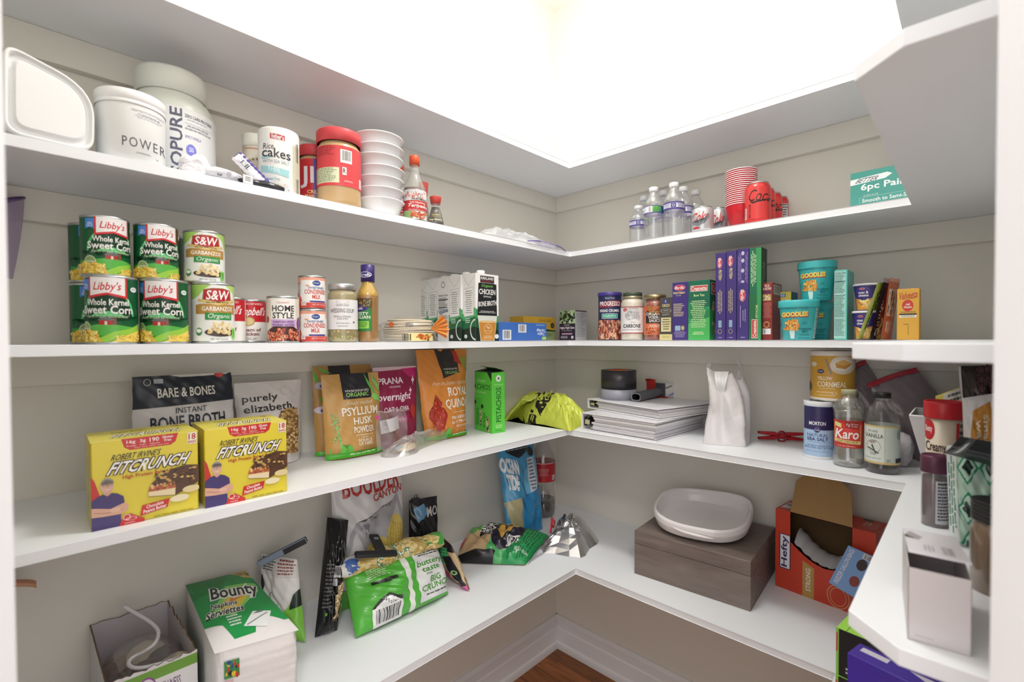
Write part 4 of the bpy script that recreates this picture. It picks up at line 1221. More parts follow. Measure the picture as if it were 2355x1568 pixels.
PW = C('#f1f2f3', 0.3)
loft(M(), [loop(0.99, 0.012), loop(1.0, 0.008), loop(1.0, -0.004), loop(0.98, -0.0065), loop(0.93, -0.0065), loop(0.90, -0.001), loop(0.80, -0.001), loop(0.76, -0.006), loop(0.74, -0.0065)], PW).done('lid', t, recalc=True)
loft(M(), [loop(0.80, 0.13), loop(0.84, 0.125), loop(0.93, 0.0125)], clear('#dfe6e0', 0.55, 0.3, 0.1)).done('container_body', t, recalc=True)

# tub of creatine
x, y, r, h = fit(226, 391, 205, Z2)
t = thing('powder_tub', 'short white powder tub with one large word in thin grey letters', 'tub', (x, y, Z2), face_cam(x, y))
m = M().lathe([(r * 0.94, 0), (r * 0.97, 0.002), (r * 0.97, h * 0.80)], C('#eceded', 0.35), 56, cap1=False)
m.art(cyl(r * 0.97, r * 0.97, 0.002, h * 0.80), [('lines', 0.62, 0.16, 0.93, 0.19, 1, '#8a8a90'), ('t', 'CREATINE MONOHYDRATE', 0.50, 0.085, 0.97, 0.125, '#7a7a80'), ('lines', 0.55, 0.15, 0.95, 0.25, 3, '#b8b8be'), ('t', 'POWER', 0.37, 0.60, 0.985, 0.775, '#4c4c54', {'sp': 1.25}), ('lines', 0.55, 0.85, 0.77, 0.88, 2, '#8a8a90'), ('p', [(0.83, 0.875), (0.85, 0.91), (0.89, 0.895), (0.85, 0.90)], '#4c4c54')], du=0.025)
m.done('tub_body', t)
M().lathe([(r * 0.985, h * 0.80), (r, h * 0.805), (r, h * 0.84), (r * 0.985, h * 0.845), (r * 0.985, h * 0.86), (r, h * 0.865), (r, h * 0.985), (r * 0.97, h), (r * 0.9, h - 0.001), (r * 0.88, h - 0.004)], C('#f2f2f3', 0.35), 56, cap0=False).done('lid', t)

# large protein jar behind it
x, y, r, h = fit(296, 503, 140, Z2, d=0.098)
r = min(r, 0.086)
t = thing('protein_jar', 'large pale wide-mouthed protein jar with an upright dark word on its label', 'jar', (x, y, Z2), face_cam(x, y))
pr = [(r * 0.92, 0), (r, 0.004), (r, h * 0.62), (r * 0.97, h * 0.68), (r * 0.86, h * 0.755), (r * 0.77, h * 0.785), (r * 0.75, h * 0.80)]
M().lathe(pr, C('#d8dcd4', 0.35), 60, cap1=False).done('jar_body', t)
M().lathe([(r * 0.76, h * 0.80), (r * 0.80, h * 0.803), (r * 0.80, h * 0.98), (r * 0.77, h), (r * 0.7, h - 0.001), (r * 0.68, h - 0.004)], C('#dfe2da', 0.4), 60, cap0=False).done('lid', t)
sleeve(t, lambda z: r, h * 0.035, h * 0.64, '#e4e5e6', [('t', 'ISOPURE', 0.475, 0.02, 0.61, 0.98, '#585a70', {'rot': 90, 'b': .03}), ('t', 'ZERO CARB PROTEIN', 0.635, 0.075, 0.93, 0.12, '#5a5c68', {'b': .015}), ('lines', 0.635, 0.14, 0.9, 0.16, 1, '#a8a8b0'), ('lines', 0.635, 0.22, 0.92, 0.30, 2, '#9a9aa4'), ('r', 0.635, 0.195, 0.92, 0.199, '#9a9aa4'), ('t', 'SIMPLY VANILLA', 0.635, 0.36, 0.81, 0.40, '#8a84c0'), ('e', 0.70, 0.56, 0.055, 0.085, '#7f80d8'), ('t', '25G', 0.675, 0.52, 0.725, 0.58, '#eeeefa', {'b': .02})])


# crumpled bar wrappers
def crumple(m, ctr_, size, mt, seed, n=26, rough=0.35, rot=0.0, ends=0.0):
    rnd = random.Random(seed)
    ph = [rnd.uniform(0, 6.28) for _ in range(9)]

    def fn(a, b):
        th, ph_ = 2 * pi * a, pi * b
        d = Vector((cos(ph_) * -1, sin(ph_) * cos(th), sin(ph_) * sin(th)))
        k = 1 + rough * (0.5 * abs(sin(5 * th + ph[0] + 3 * b)) * abs(sin(7 * b + ph[1])) + 0.5 * sin(3 * th + ph[2]) * sin(4 * b + ph[3]) - 0.35 * abs(sin(11 * b + 2 * th + ph[4])))
        k2 = 1 - ends * max(0, abs(d.x) - 0.55)
        v = Vector((d.x * size[0] * (1 + 0.12 * k), d.y * size[1] * k * k2, d.z * size[2] * k * k2))
        c, s = cos(rot), sin(rot)
        v = Vector((v.x * c - v.y * s, v.x * s + v.y * c, max(v.z, -size[2] * 0.92)))
        return Vector(ctr_) + v
    m.grid(fn, n, n, mt, smooth=False, close_u=True)
    return m


b = P(492, 400, y=-0.238)
m = M()
crumple(m, (-0.030, 0.004, 0.022), (0.022, 0.018, 0.022), C('#e9e8ec', 0.3), 3, rough=0.6)
crumple(m, (0.012, 0, 0.014), (0.032, 0.015, 0.0135), C('#d6d4da', 0.3), 5, rough=0.35)
crumple(m, (-0.035, -0.012, 0.010), (0.016, 0.010, 0.010), C('#f0eef2', 0.3), 9, rough=0.6)
m.art(lambda p, q, o: Vector((-0.005 + 0.034 * p, -0.0165 - o, 0.024 - 0.02 * q)), [('lines', 0.2, 0.3, 0.5, 0.9, 3, '#6a6a72'), ('ring', 0.35, 0.7, 0.1, 0.15, 0.3, '#4a4a52'), ('lines', 0.65, 0.3, 0.95, 0.9, 4, '#9a9aa2')])
tag(m.done('bar_wrapper', None, (b.x, b.y, Z2 + 0.001), R(-6)), 'crumpled white bar wrapper in front of the large protein jar', 'wrapper')
b = P(580, 400, y=-0.238)
m = M()
fnw = lambda p, q, o: Vector(((p - 0.5) * 0.086, -0.007 * sin(pi * min(max(q, 0), 1)) ** 0.6 - o + 0.0008 * sin(p * 60), (0.5 - q) * 0.030))
m.grid(lambda p, q: fnw(p, q, 0), 30, 8, C('#e4e2ea', 0.3))
m.grid(lambda p, q: fnw(p, q, 0) * 1 + Vector((0, 0.014 * sin(pi * q) ** 0.6, 0)), 30, 8, C('#e4e2ea', 0.3), flip=True)
m.art(fnw, [('r', 0, 0, 1, 0.38, '#4a3a8a'), ('r', 0.72, 0, 1, 1, '#4a3a8a'), ('bars', 0.12, 0.5, 0.38, 0.85, '#3a3a44', {'n': 16}), ('r', 0, 0, 0.02, 1, '#3a2a70')], du=0.1, dv=0.2, base=2)
o = m.done('bar_wrapper')
o.matrix_world = Matrix.Translation((b.x + 0.004, b.y, Z2 + 0.032)) @ Matrix.Rotation(R(-5), 4, 'Z') @ Matrix.Rotation(R(42), 4, 'Y') @ Matrix.Rotation(R(-20), 4, 'X')
tag(o, 'purple and white bar wrapper propped up at a slant on the other wrappers', 'wrapper')
b = P(606, 425, y=-0.252)
m = M()
crumple(m, (0, 0, 0.0085), (0.042, 0.011, 0.0085), C('#26252b', 0.25), 12, rough=0.25)
m.art(lambda p, q, o: Vector((-0.043 + 0.018 * p, -0.0125 - o, 0.017 - 0.016 * q)), [('r', 0, 0, 1, 1, '#dcdce0'), ('lines', 0.2, 0.2, 0.8, 0.8, 3, '#55555c')])
m.art(lambda p, q, o: Vector((0.036 + 0.008 * p, -0.0125 - o, 0.016 - 0.014 * q)), [('r', 0, 0, 1, 1, '#c8c8cc')])
tag(m.done('bar_wrapper', None, (b.x, b.y, Z2), R(4)), 'black bar wrapper lying flat at the shelf edge before the rice cakes', 'wrapper')

# rice cakes canister and a pale canister behind
x, y, r, h = fit(599, 694, 292, Z2, gap=0.018)
t = thing('rice_cake_canister', 'white round package of rice cakes with a red logo and loose black lettering', 'canister', (x, y, Z2), face_cam(x, y))
m = M().lathe([(r * 0.97, 0), (r, 0.003), (r, h - 0.004), (r * 0.96, h)], C('#e9e8e6', 0.4), 48)
m.art(cyl(r, r, 0.002, h - 0.004), [('r', 0.82, 0.2, 0.98, 0.95, '#c9c2ae'), ('bars', 0.90, 0.15, 0.97, 0.45, '#4a4a44', {'n': 5}), ('bars', 0.90, 0.72, 0.97, 0.95, '#4a4a44', {'n': 5}), ('p', [(0.28, 0.07), (0.66, 0.09), (0.66, 0.19), (0.28, 0.17)], '#ece4e2'), ('p', [(0.30, 0.08), (0.64, 0.10), (0.64, 0.18), (0.30, 0.16)], '#b8323c'), ('t', "lieber's", 0.33, 0.085, 0.62, 0.165, '#f2eaea', {'b': .02, 'tilt': .3}), ('t', 'Rice', 0.14, 0.235, 0.38, 0.325, '#2e2e30', {'sh': .05}), ('t', 'cakes', 0.11, 0.31, 0.77, 0.46, '#2e2e30', {'tilt': .2, 'b': .01}),
      ('p', [(0.09, 0.44), (0.4, 0.455), (0.1, 0.475)], '#8cc8cc'), ('t', 'WITH SEA SALT', 0.12, 0.49, 0.74, 0.545, '#8a949a', {'tilt': .3}), ('p', [(0.08, 0.58), (0.74, 0.64), (0.72, 0.70), (0.74, 0.75), (0.10, 0.68)], '#9ccdd2'), ('t', 'THIN', 0.24, 0.60, 0.50, 0.675, '#dff0f2', {'tilt': .3}), ('t', 'wheat free', 0.16, 0.765, 0.52, 0.815, '#6ab0b8'), ('blobs', 0.22, 0.88, 0.7, 0.99, 30, 0.07, 0.035, ['#c8beaa', '#a89a86', '#ddd4c2', '#8c8072'], {'s': 4})], du=0.025)
m.done('canister_body', t)
x, y, r, h = fit(563, 622, 306, Z2, d=0.125)
t = thing('seasoning_jar', 'pale capped jar standing in the row behind the rice cakes', 'jar', (x, y, Z2), face_cam(x, y))
M().lathe([(r * 0.94, 0), (r * 0.97, 0.002), (r * 0.97, h * 0.82)], C('#d9d2c2', 0.35), 40).art(cyl(r * 0.97, r * 0.97, h * 0.1, h * 0.78), [('r', 0, 0, 1, 0.02, '#c06a60'), ('blobs', 0.2, 0.2, 0.6, 0.9, 12, 0.08, 0.05, ['#c8b46a', '#8a8460', '#b8ac8a'])], du=0.06).done('jar_body', t)
M().lathe([(r * 0.98, h * 0.82), (r, h * 0.825), (r, h * 0.99), (r * 0.95, h)], C('#e6e4dc', 0.4), 40).done('lid', t)


# peanut butter jars
def pb(u0, u1, vt, d, gap, lab, art, lidc, lz):
    x, y, r, h = fit(u0, u1, vt, Z2, d=d, gap=gap)
    t = thing('peanut_butter_jar', lab, 'jar', (x, y, Z2), face_cam(x, y), 'peanut butter jars')
    pr = [(r * 0.86, 0), (r * 0.95, 0.003), (r * 0.98, 0.012), (r * 0.96, h * 0.20), (r * 0.98, h * 0.24), (r * 0.98, h * 0.74), (r * 0.94, h * 0.79), (r * 0.86, h * 0.82), (r * 0.86, h * 0.84)]
    M().lathe(pr, C('#c9a87c', 0.22), 48).done('jar_body', t)
    sleeve(t, lambda z: r * 0.981, h * lz[0], h * lz[1], '#cf4048', art, n=2)
    M().lathe([(r * 0.96, h * 0.835), (r, h * 0.84), (r, h * 0.985), (r * 0.97, h), (r * 0.9, h), (r * 0.88, h - 0.003)], C(lidc, 0.4), 48, cap0=False).done('lid', t)


pb(732, 835, 291, None, 0.003, 'large red lidded peanut butter jar showing its barcode side', [('r', 0, 0, 1, 1, '#d9434a'), ('r', 0.53, 0.09, 0.78, 0.42, '#f2f0ee'), ('bars', 0.57, 0.115, 0.75, 0.36, '#2a2a2c', {'n': 24}), ('lines', 0.04, 0.02, 0.42, 0.26, 6, '#9a2c34', {'al': 'l'}), ('r', 0.0, 0.55, 0.50, 0.93, '#dfe3c0'), ('lines', 0.03, 0.57, 0.45, 0.92, 9, '#7a8a6a', {'al': 'l'}), ('r', 0.57, 0.53, 0.66, 0.72, '#f2f0ee'), ('t', 'R', 0.585, 0.56, 0.645, 0.68, '#2a2a2c', {'b': .03}), ('lines', 0.6, 0.85, 0.8, 0.9, 2, '#f0c8c8'), ('r', 0.93, 0.72, 0.98, 0.96, '#e8c8c8'), ('r', 0, 0, 0.01, 1, '#b83038')], '#d84a50', (0.24, 0.76))
pb(690, 764, 331, 0.138, 0.0, 'red lidded peanut butter jar showing a big white letter, behind the larger jar', [('r', 0, 0.02, 0.46, 0.86, '#c8232c'), ('r', 0.46, 0, 1, 1, '#5a46a0'), ('t', 'JIF', 0.08, 0.16, 0.88, 0.60, '#eceaf0', {'b': .05}), ('t', 'CREAMY', 0.28, 0.64, 0.9, 0.71, '#f0d890', {'b': .02}), ('t', 'PEANUT BUTTER', 0.22, 0.73, 0.98, 0.79, '#f0d890', {'b': .02}), ('t', 'NET WT 40 OZ', 0.45, 0.86, 0.8, 0.90, '#ece4ee')], '#c83a42', (0.04, 0.78))

# stack of white bowls
x, y, r, h = fit(816, 934, 300, Z2, gap=0.006)
rb_ = r
NB = 7
st = (h - 0.040) / (NB - 1)


def bowl_mesh(r):
    m = M()
    hb = 0.040
    pr = [(r * 0.60, 0), (r * 0.62, 0.001), (r * 0.80, hb * 0.45), (r * 0.90, hb * 0.86), (r * 0.985, hb * 0.93), (r, hb * 0.96), (r, hb), (r * 0.975, hb), (r * 0.88, hb * 0.90), (r * 0.78, hb * 0.5), (r * 0.60, hb * 0.1), (r * 0.1, hb * 0.08)]
    m.lathe(pr, C('#f1f1f3', 0.3), 52)
    return m


b0 = bowl_mesh(rb_).done('bowl', None, (x, y, Z2 + 0.0005))
ORD = ['bottom white bowl of the tall stack, standing on the shelf', 'second white bowl from the bottom of the tall stack', 'third white bowl from the bottom of the tall stack', 'middle white bowl of the tall stack of seven', 'third white bowl from the top of the tall stack', 'second white bowl from the top of the tall stack', 'topmost white bowl of the tall stack beside the peanut butter']
tag(b0, ORD[0], 'bowl', 'stacked white bowls')
jx = [0, 0.001, -0.002, 0.0005, -0.003, -0.001, -0.003]
for k in range(1, NB):
    dup(b0, (x + jx[k], y + 0.001 * (k % 2), Z2 + 0.0005 + k * st), 0, ORD[k])


# sauce bottles
def teriyaki(u0, u1, vt, d, lab, art=True):
    x, y, r, h = fit(u0, u1, vt, Z2, d=d)
    t = thing('sauce_bottle', lab, 'bottle', (x, y, Z2), face_cam(x, y), 'teriyaki bottles')
    pr = [(r * 0.88, 0), (r * 0.98, 0.003), (r, 0.010), (r, h * 0.42), (r * 0.93, h * 0.52), (r * 0.55, h * 0.68), (r * 0.36, h * 0.78), (r * 0.36, h * 0.86)]
    M().lathe([(q * 0.94, z) for q, z in pr[:4]] + [(r * 0.9, h * 0.5)], C('#5a2a22', 0.2), 36).done('sauce', t)
    M().lathe(pr, clear('#d9d8d2', 0.18), 40, cap0=False, cap1=False).done('glass', t)
    sleeve(t, lambda z: r + 0.0002, h * 0.02, h * 0.455, '#e6e2e0', [('r', 0, 0, 1, 0.10, '#d9d9de'), ('blobs', 0.1, 0.08, 0.9, 0.30, 30, 0.02, 0.05, ['#d05a4a', '#e0a098', '#c8484a']), ('ring', 0.68, 0.20, 0.07, 0.075, 0.25, '#2a2a30'), ('t', 'KIKKOMAN', 0.38, 0.285, 0.96, 0.36, '#2e2c34', {'b': .02, 'tilt': .2}), ('r', 0, 0.37, 1, 0.72, '#c22f2e'), ('t', 'THE ORIGINAL', 0.28, 0.415, 0.96, 0.47, '#f4e8e6', {'b': .02, 'tilt': .2}), ('t', 'Teriyaki', 0.20, 0.49, 0.99, 0.64, '#f6f2ee', {'sh': .1, 'b': .02, 'tilt': .15}), ('t', 'Marinade & Sauce', 0.25, 0.665, 0.95, 0.71, '#f4e0dc', {'tilt': .3}), ('r', 0, 0.74, 0.4, 1, '#8aa86a'), ('blobs', 0.35, 0.76, 0.95, 0.97, 24, 0.08, 0.05, ['#c85a34', '#e08a54', '#a8402c'])])
    M().lathe([(r * 0.42, h * 0.86), (r * 0.45, h * 0.862), (r * 0.45, h * 0.99), (r * 0.40, h)], C('#d8562c', 0.4), 32).done('cap', t)


teriyaki(930, 983, 350, 0.236, 'orange capped teriyaki bottle at the shelf edge beside the bowls')
teriyaki(903, 944, 372, 0.130, 'orange capped teriyaki bottle behind the stack of bowls')


def dispenser(u0, u1, vt, d, lab):
    x, y, r, h = fit(u0, u1, vt, Z2, d=d)
    t = thing('soy_sauce_dispenser', lab, 'bottle', (x, y, Z2), face_cam(x, y), 'soy sauce dispensers')
    pr = [(r * 0.95, 0), (r, 0.003), (r * 0.97, h * 0.12), (r * 0.72, h * 0.42), (r * 0.50, h * 0.62), (r * 0.55, h * 0.74)]
    M().lathe([(q * 0.96, z) for q, z in pr[:5]], C('#1e1a18', 0.15), 36).done('soy_sauce', t)
    M().lathe(pr, clear('#c9ccc8', 0.12), 36, cap0=False, cap1=False).done('glass', t)
    rf = prof_r(pr)
    m = M()
    m.art(lambda p, q, o: wrap(rf, h * 0.08, h * 0.5, -1.2, 1.2)(p, q, o + 0.0003), [('ring', 0.5, 0.14, 0.07, 0.10, 0.3, '#c9b46a'), ('t', 'KIKKOMAN', 0.24, 0.34, 0.76, 0.45, '#d8c88a', {'b': .02}), ('lines', 0.2, 0.5, 0.8, 0.6, 2, '#b8a86a'), ('t', 'Soy Sauce', 0.12, 0.72, 0.88, 0.92, '#e8dcb0', {'b': .03})], du=0.06, dv=0.1)
    m.done('label', t)
    M().lathe([(r * 0.56, h * 0.74), (r * 0.58, h * 0.745), (r * 0.72, h * 0.97), (r * 0.70, h * 0.985), (r * 0.5, h)], C('#c8463e', 0.4), 32).done('cap', t)


dispenser(985, 1023, 447, 0.247, 'small soy sauce dispenser with a red flared cap at the shelf edge')
dispenser(962, 992, 415, 0.155, 'small soy sauce dispenser behind the teriyaki bottle')


# clear zip bag lying by the corner, its purple zip hanging over the edge
def mound(m, outline, height, mt, seed=0, nr=10, z0=0.0, wr=0.15, smooth=False, sub=4, pw=2.2, top=None, hole=0.0):
    """a lumpy film shape over an outline on the shelf"""
    pts = [Vector((p[0], p[1], 0)) for p in outline]
    n = len(pts)
    ring = []
    for i in range(n):
        for j in range(sub):
            u = j / sub
            p0, p1, p2, p3 = pts[i - 1], pts[i], pts[(i + 1) % n], pts[(i + 2) % n]
            ring.append(0.5 * ((2 * p1) + (p2 - p0) * u + (2 * p0 - 5 * p1 + 4 * p2 - p3) * u * u + (3 * p1 - p0 - 3 * p2 + p3) * u ** 3))
    c = sum(ring, Vector()) / len(ring) if top is None else Vector((top[0], top[1], 0))

    def fn(a, b):
        k = int(round(a * len(ring))) % len(ring)
        s = 1 - b * 0.985
        p = c + (ring[k] - c) * s
        q = height * (1 - s ** pw) * (1 + wr * 1.6 * noise(p.x * 14, p.y * 14, seed) + wr * noise(p.x * 33, p.y * 29, seed + 3))
        e = 0.02 * noise(a * 9, b * 3, seed + 1) * (1 if 0 < b < 1 else 0)
        return Vector((p.x + e * (ring[k].y - c.y) * 0.5, p.y + e * (ring[k].x - c.x) * 0.5, z0 + max(0.0006, q)))
    m.grid(fn, len(ring), nr, mt, smooth=smooth, close_u=True)
    m.faces([Vector((p.x, p.y, z0 + 0.0006)) for p in ring], [tuple(range(len(ring) - 1, -1, -1))], mt)
    return fn


e0, e1 = P(1112, 545, y=-0.262), P(1296, 580, y=-0.262)
cx, cy = (e0.x + e1.x) / 2, -0.20
t = thing('zip_bag', 'clear zip bag lying near the corner, its purple zip drooping over the shelf edge', 'bag', (cx, cy, Z2), 0)
L2 = (e1.x - e0.x) / 2
m = M()
mound(m, [(-L2 * 1.0, -0.055), (-L2 * 0.3, -0.06), (L2 * 0.5, -0.06), (L2 * 0.95, -0.05), (L2 * 0.7, 0.03), (0, 0.10), (-L2 * 0.6, 0.08), (-L2 * 0.95, 0.02)], 0.045, clear('#f2f3f6', 0.42, 0.12, 0.2), 4, wr=0.13, sub=5)
m.done('film', t)
m = M()
mound(m, [(-L2 * 0.2, -0.045), (L2 * 0.4, -0.05), (L2 * 0.45, 0.0), (-L2 * 0.1, 0.03)], 0.024, C('#eeeef2', 0.5), 8, z0=0.001, wr=0.12)
m.done('contents', t)
pts = [(L2 * (-0.05 + 1.05 * k / 14), -0.073 - 0.004 * sin(k * 0.7), 0.004 + 0.012 * sin(pi * k / 14) - 0.006 * (k / 14)) for k in range(15)]
M().tube(pts, 0.0014, C('#5a46a8', 0.35), 6).done('zip_strip', t)
m = M()
m.grid(lambda a, b_: Vector((L2 * (0.05 + 0.9 * a), -0.0745 - 0.002 * sin(a * 20), 0.004 + 0.012 * sin(pi * a) - 0.022 * b_ * sin(pi * min(1, a * 1.1)))), 18, 4, clear('#cfc8ea', 0.35, 0.1, 0.2))
m.done('zip_flap', t)

# water bottles
WB = [(1453, 1484, 470, 0.155), (1466, 1496, 447, 0.095), (1480, 1526, 425, 0.218), (1509, 1543, 434, 0.080), (1525, 1574, 414, 0.212), (1552, 1590, 425, 0.140), (1579, 1618, 433, 0.085)]
WL = ['water bottle at the end of the group nearest the corner, mostly label showing', 'water bottle behind the front one with the green picture, towards the corner', 'water bottle in front with a green forest picture on its label', 'water bottle in the back row, only its cap showing between the two front ones', 'water bottle in front with white text on a purple label', 'water bottle behind the purple labelled front one, towards the silver cans', 'water bottle farthest back behind the silver soda cans']
wlab = [('r', 0, 0, 1, 1, '#5a4f96'), ('r', 0.0, 0.08, 1, 0.86, '#dfe4ee'), ('r', 0.16, 0.08, 0.36, 0.86, '#f4f4f6'), ('bars', 0.19, 0.16, 0.34, 0.8, '#4a4a52', {'n': 10}), ('r', 0.38, 0.08, 0.80, 0.86, '#4f9a4a'), ('blobs', 0.38, 0.2, 0.80, 0.7, 40, 0.035, 0.07, ['#2f7a34', '#6fb85a', '#3f8a3c', '#8fcf74']), ('r', 0.80, 0.08, 1, 0.86, '#3f6fc0'), ('t', 'K', 0.9, 0.5, 0.98, 0.75, '#1f2a2a')]
wlab2 = [('r', 0, 0, 1, 1, '#4f4890'), ('r', 0.0, 0.2, 1, 0.75, '#e2e3ec'), ('r', 0.26, 0.22, 0.5, 0.73, '#4a4488'), ('ring', 0.38, 0.47, 0.06, 0.15, 0.3, '#e2e3ec'), ('lines', 0.03, 0.25, 0.24, 0.72, 4, '#5a549a'), ('lines', 0.54, 0.25, 0.97, 0.72, 5, '#5a549a')]
for k, (u0, u1, vt, d) in enumerate(WB):
    x, y, r, h = fit(u0, u1, vt, Z2, 'B', d=d)
    r = max(0.030, min(r, 0.033))
    t = thing('water_bottle', WL[k], 'bottle', (x, y, Z2), face_cam(x, y, 12 if k != 2 else 8), 'water bottles')
    pr = [(r * 0.80, 0), (r * 0.95, 0.004)]
    for j in range(6):
        z = h * (0.05 + 0.068 * j)
        pr += [(r, z), (r * 0.95, z + h * 0.034)]
    pr += [(r, h * 0.47), (r * 0.97, h * 0.485), (r * 0.97, h * 0.625), (r, h * 0.64), (r * 0.92, h * 0.72), (r * 0.62, h * 0.82), (r * 0.42, h * 0.88), (r * 0.40, h * 0.92)]
    M().lathe(pr, clear('#e9eef2', 0.13, 0.05, 0.3), 36, cap0=True, cap1=False).done('bottle_body', t)
    sleeve(t, lambda z: r * 0.975, h * 0.485, h * 0.625, '#5a4f96', wlab if k in (1, 2, 6) else wlab2, n=1)
    M().lathe([(r * 0.43, h * 0.915), (r * 0.46, h * 0.92), (r * 0.46, h * 0.985), (r * 0.42, h)], C('#e9ebee', 0.4), 28).done('cap', t)


# soda cans
def soda(name, lab, u0, u1, vt, d, base, art, grp, turn=0, topc='#b4b6b8'):
    x, y, r, h = fit(u0, u1, vt, Z2, 'B', d=d)
    r = min(r, 0.034)
    t = thing(name, lab, 'can', (x, y, Z2), face_cam(x, y, turn), grp)
    m = M().lathe([(r * 0.74, 0), (r * 0.78, 0.001), (r * 0.97, h * 0.07), (r, h * 0.10), (r, h * 0.86), (r * 0.93, h * 0.92), (r * 0.82, h * 0.965)], C(base, 0.28, 0.55), 44, cap1=False)
    m.art(cyl(r, r, h * 0.10, h * 0.86), art, du=0.05, rough=0.3)
    m.done('can_body', t)
    mt = C(topc, 0.3, 0.9)
    M().lathe([(r * 0.82, h * 0.965), (r * 0.84, h * 0.975), (r * 0.83, h * 0.995), (r * 0.80, h), (r * 0.76, h * 0.985), (r * 0.3, h * 0.985)], mt, 40).done('lid', t)


diet = [('t', 'Coke', -0.02, 0.12, 0.80, 0.62, '#c03a44', {'sh': .15, 'b': .02, 'tilt': -.25}), ('p', [(0.02, 0.60), (0.35, 0.72), (0.65, 0.45), (0.75, 0.20), (0.80, 0.40), (0.6, 0.72), (0.32, 0.86), (0.06, 0.74)], '#7a8086'), ('e', 0.22, 0.96, 0.14, 0.08, '#c03a44')]
soda('soda_can', 'silver diet soda can beside the water bottles', 1590, 1641, 472, 0.222, '#c9cbce', diet, 'silver soda cans')
soda('soda_can', 'silver diet soda can half hidden beside the red cups', 1633, 1673, 475, 0.135, '#c9cbce', diet, 'silver soda cans', turn=6)
zero = [('r', 0, 0, 1, 1, '#d8403f'), ('t', 'Coca', 0.22, 0.10, 1.08, 0.46, '#33211f', {'sh': .15, 'b': .0, 'tilt': .15}), ('p', [(0.28, 0.40), (0.36, 0.46), (0.7, 0.42), (0.98, 0.38), (0.98, 0.41), (0.7, 0.47), (0.36, 0.52), (0.27, 0.46)], '#33211f'), ('r', 0.0, 0.62, 0.12, 0.98, '#e9dcdc'), ('lines', 0.01, 0.64, 0.10, 0.96, 12, '#5a3a3a'), ('t', 'RECYCLE ME', 0.21, 0.52, 0.29, 0.96, '#5a1f20', {'rot': 90, 'b': .02}), ('lines', 0.82, 0.42, 0.95, 0.46, 1, '#7a2020')]
zero4 = zero[:1] + [('r', 0.3, 0.1, 0.9, 0.9, '#e6dede'), ('lines', 0.3, 0.12, 0.9, 0.9, 9, '#2a2a2a')]
ZL = ['red soda can with black script, nearest the shelf edge', 'red soda can second in the line running back', 'red soda can third in the line running back', 'red soda can last in the line, showing its barcode']
for k, (u0, u1, vt, d) in enumerate(((1711, 1772, 415, 0.216), (1733, 1782, 430, 0.150), (1754, 1798, 441, 0.091), (1775, 1812, 450, 0.040))):
    soda('soda_can', ZL[k], u0, u1, vt, d, '#d8403f', zero if k < 3 else zero4, 'red soda cans', turn=-6 if k == 0 else 8)

# nested red party cups
x, y, r, h = fit(1665, 1742, 384, Z2, 'B', d=0.165)
NC = 18
hc = h * 0.43
stp = (h - hc) / (NC - 1)


def cup_parts(t):
    CR = C('#d22230', 0.35)
    M().lathe([(r * 0.62, 0.0006), (r * 0.955, hc * 0.97)], CR, 44, cap1=False).done('cup_wall', t)
    M().lathe([(r * 0.957, hc * 0.97), (r * 0.98, hc * 0.966), (r * 0.985, hc * 0.98), (r * 0.978, hc * 0.998), (r * 0.962, hc)], C('#f0e4e4', 0.35), 44, False, False).done('rim', t)


t0 = thing('party_cup', 'bottom red party cup of the tall nested stack, standing on the shelf', 'cup', (x, y, Z2), 0, 'nested red party cups')
cup_parts(t0)
for k in range(1, NC):
    dup(t0, (x, y, Z2 + k * stp), 0, 'topmost red party cup of the tall nested stack' if k == NC - 1 else 'red party cup nested inside the tall stack, only its white rim showing')

# boxed paint kit
A, B = P(1953, 784, x=-0.236), P(2112, 784, x=-0.236)
hp = top_z(1955, 400, (A.x, A.y)) - Z2
carton('paint_kit_box', 'teal shrink-wrapped paint kit box at the end of the shelf', 'box', (A.x, A.y), (B.x, B.y), 0.17, Z2, hp, '#3f9488',
       [('r', 0, 0, 1, 1, '#459a8f'), ('p', [(0, 0.20), (0.55, 0.14), (0.62, 0.20), (0.52, 0.30), (0, 0.36)], '#e9eeee'), ('t', 'BETTER', 0.10, 0.195, 0.42, 0.315, '#5a6a70', {'b': .03, 'sh': .2}), ('t', '6pc Paint Kit', 0.16, 0.36, 1.18, 0.60, '#f0f6f5', {'b': .02}), ('t', 'SURFACE', 0.20, 0.68, 0.42, 0.73, '#b8dcd6'), ('r', 0.14, 0.745, 1, 0.752, '#b8dcd6'), ('r', 0.14, 0.745, 0.144, 0.92, '#b8dcd6'), ('t', 'Smooth to Semi-Smooth', 0.18, 0.79, 1.05, 0.90, '#eef6f4', {'b': .012})],
       rough=0.15, bevel=0.002)
# ------------------------------------------------------------------ second shelf from the bottom, left wall
def quad_flat(tl, tr, bl):
    tl, tr, bl = Vector(tl), Vector(tr), Vector(bl)
    return flat(tl, tr - tl, bl - tl)


YB = '#e2cf3e'


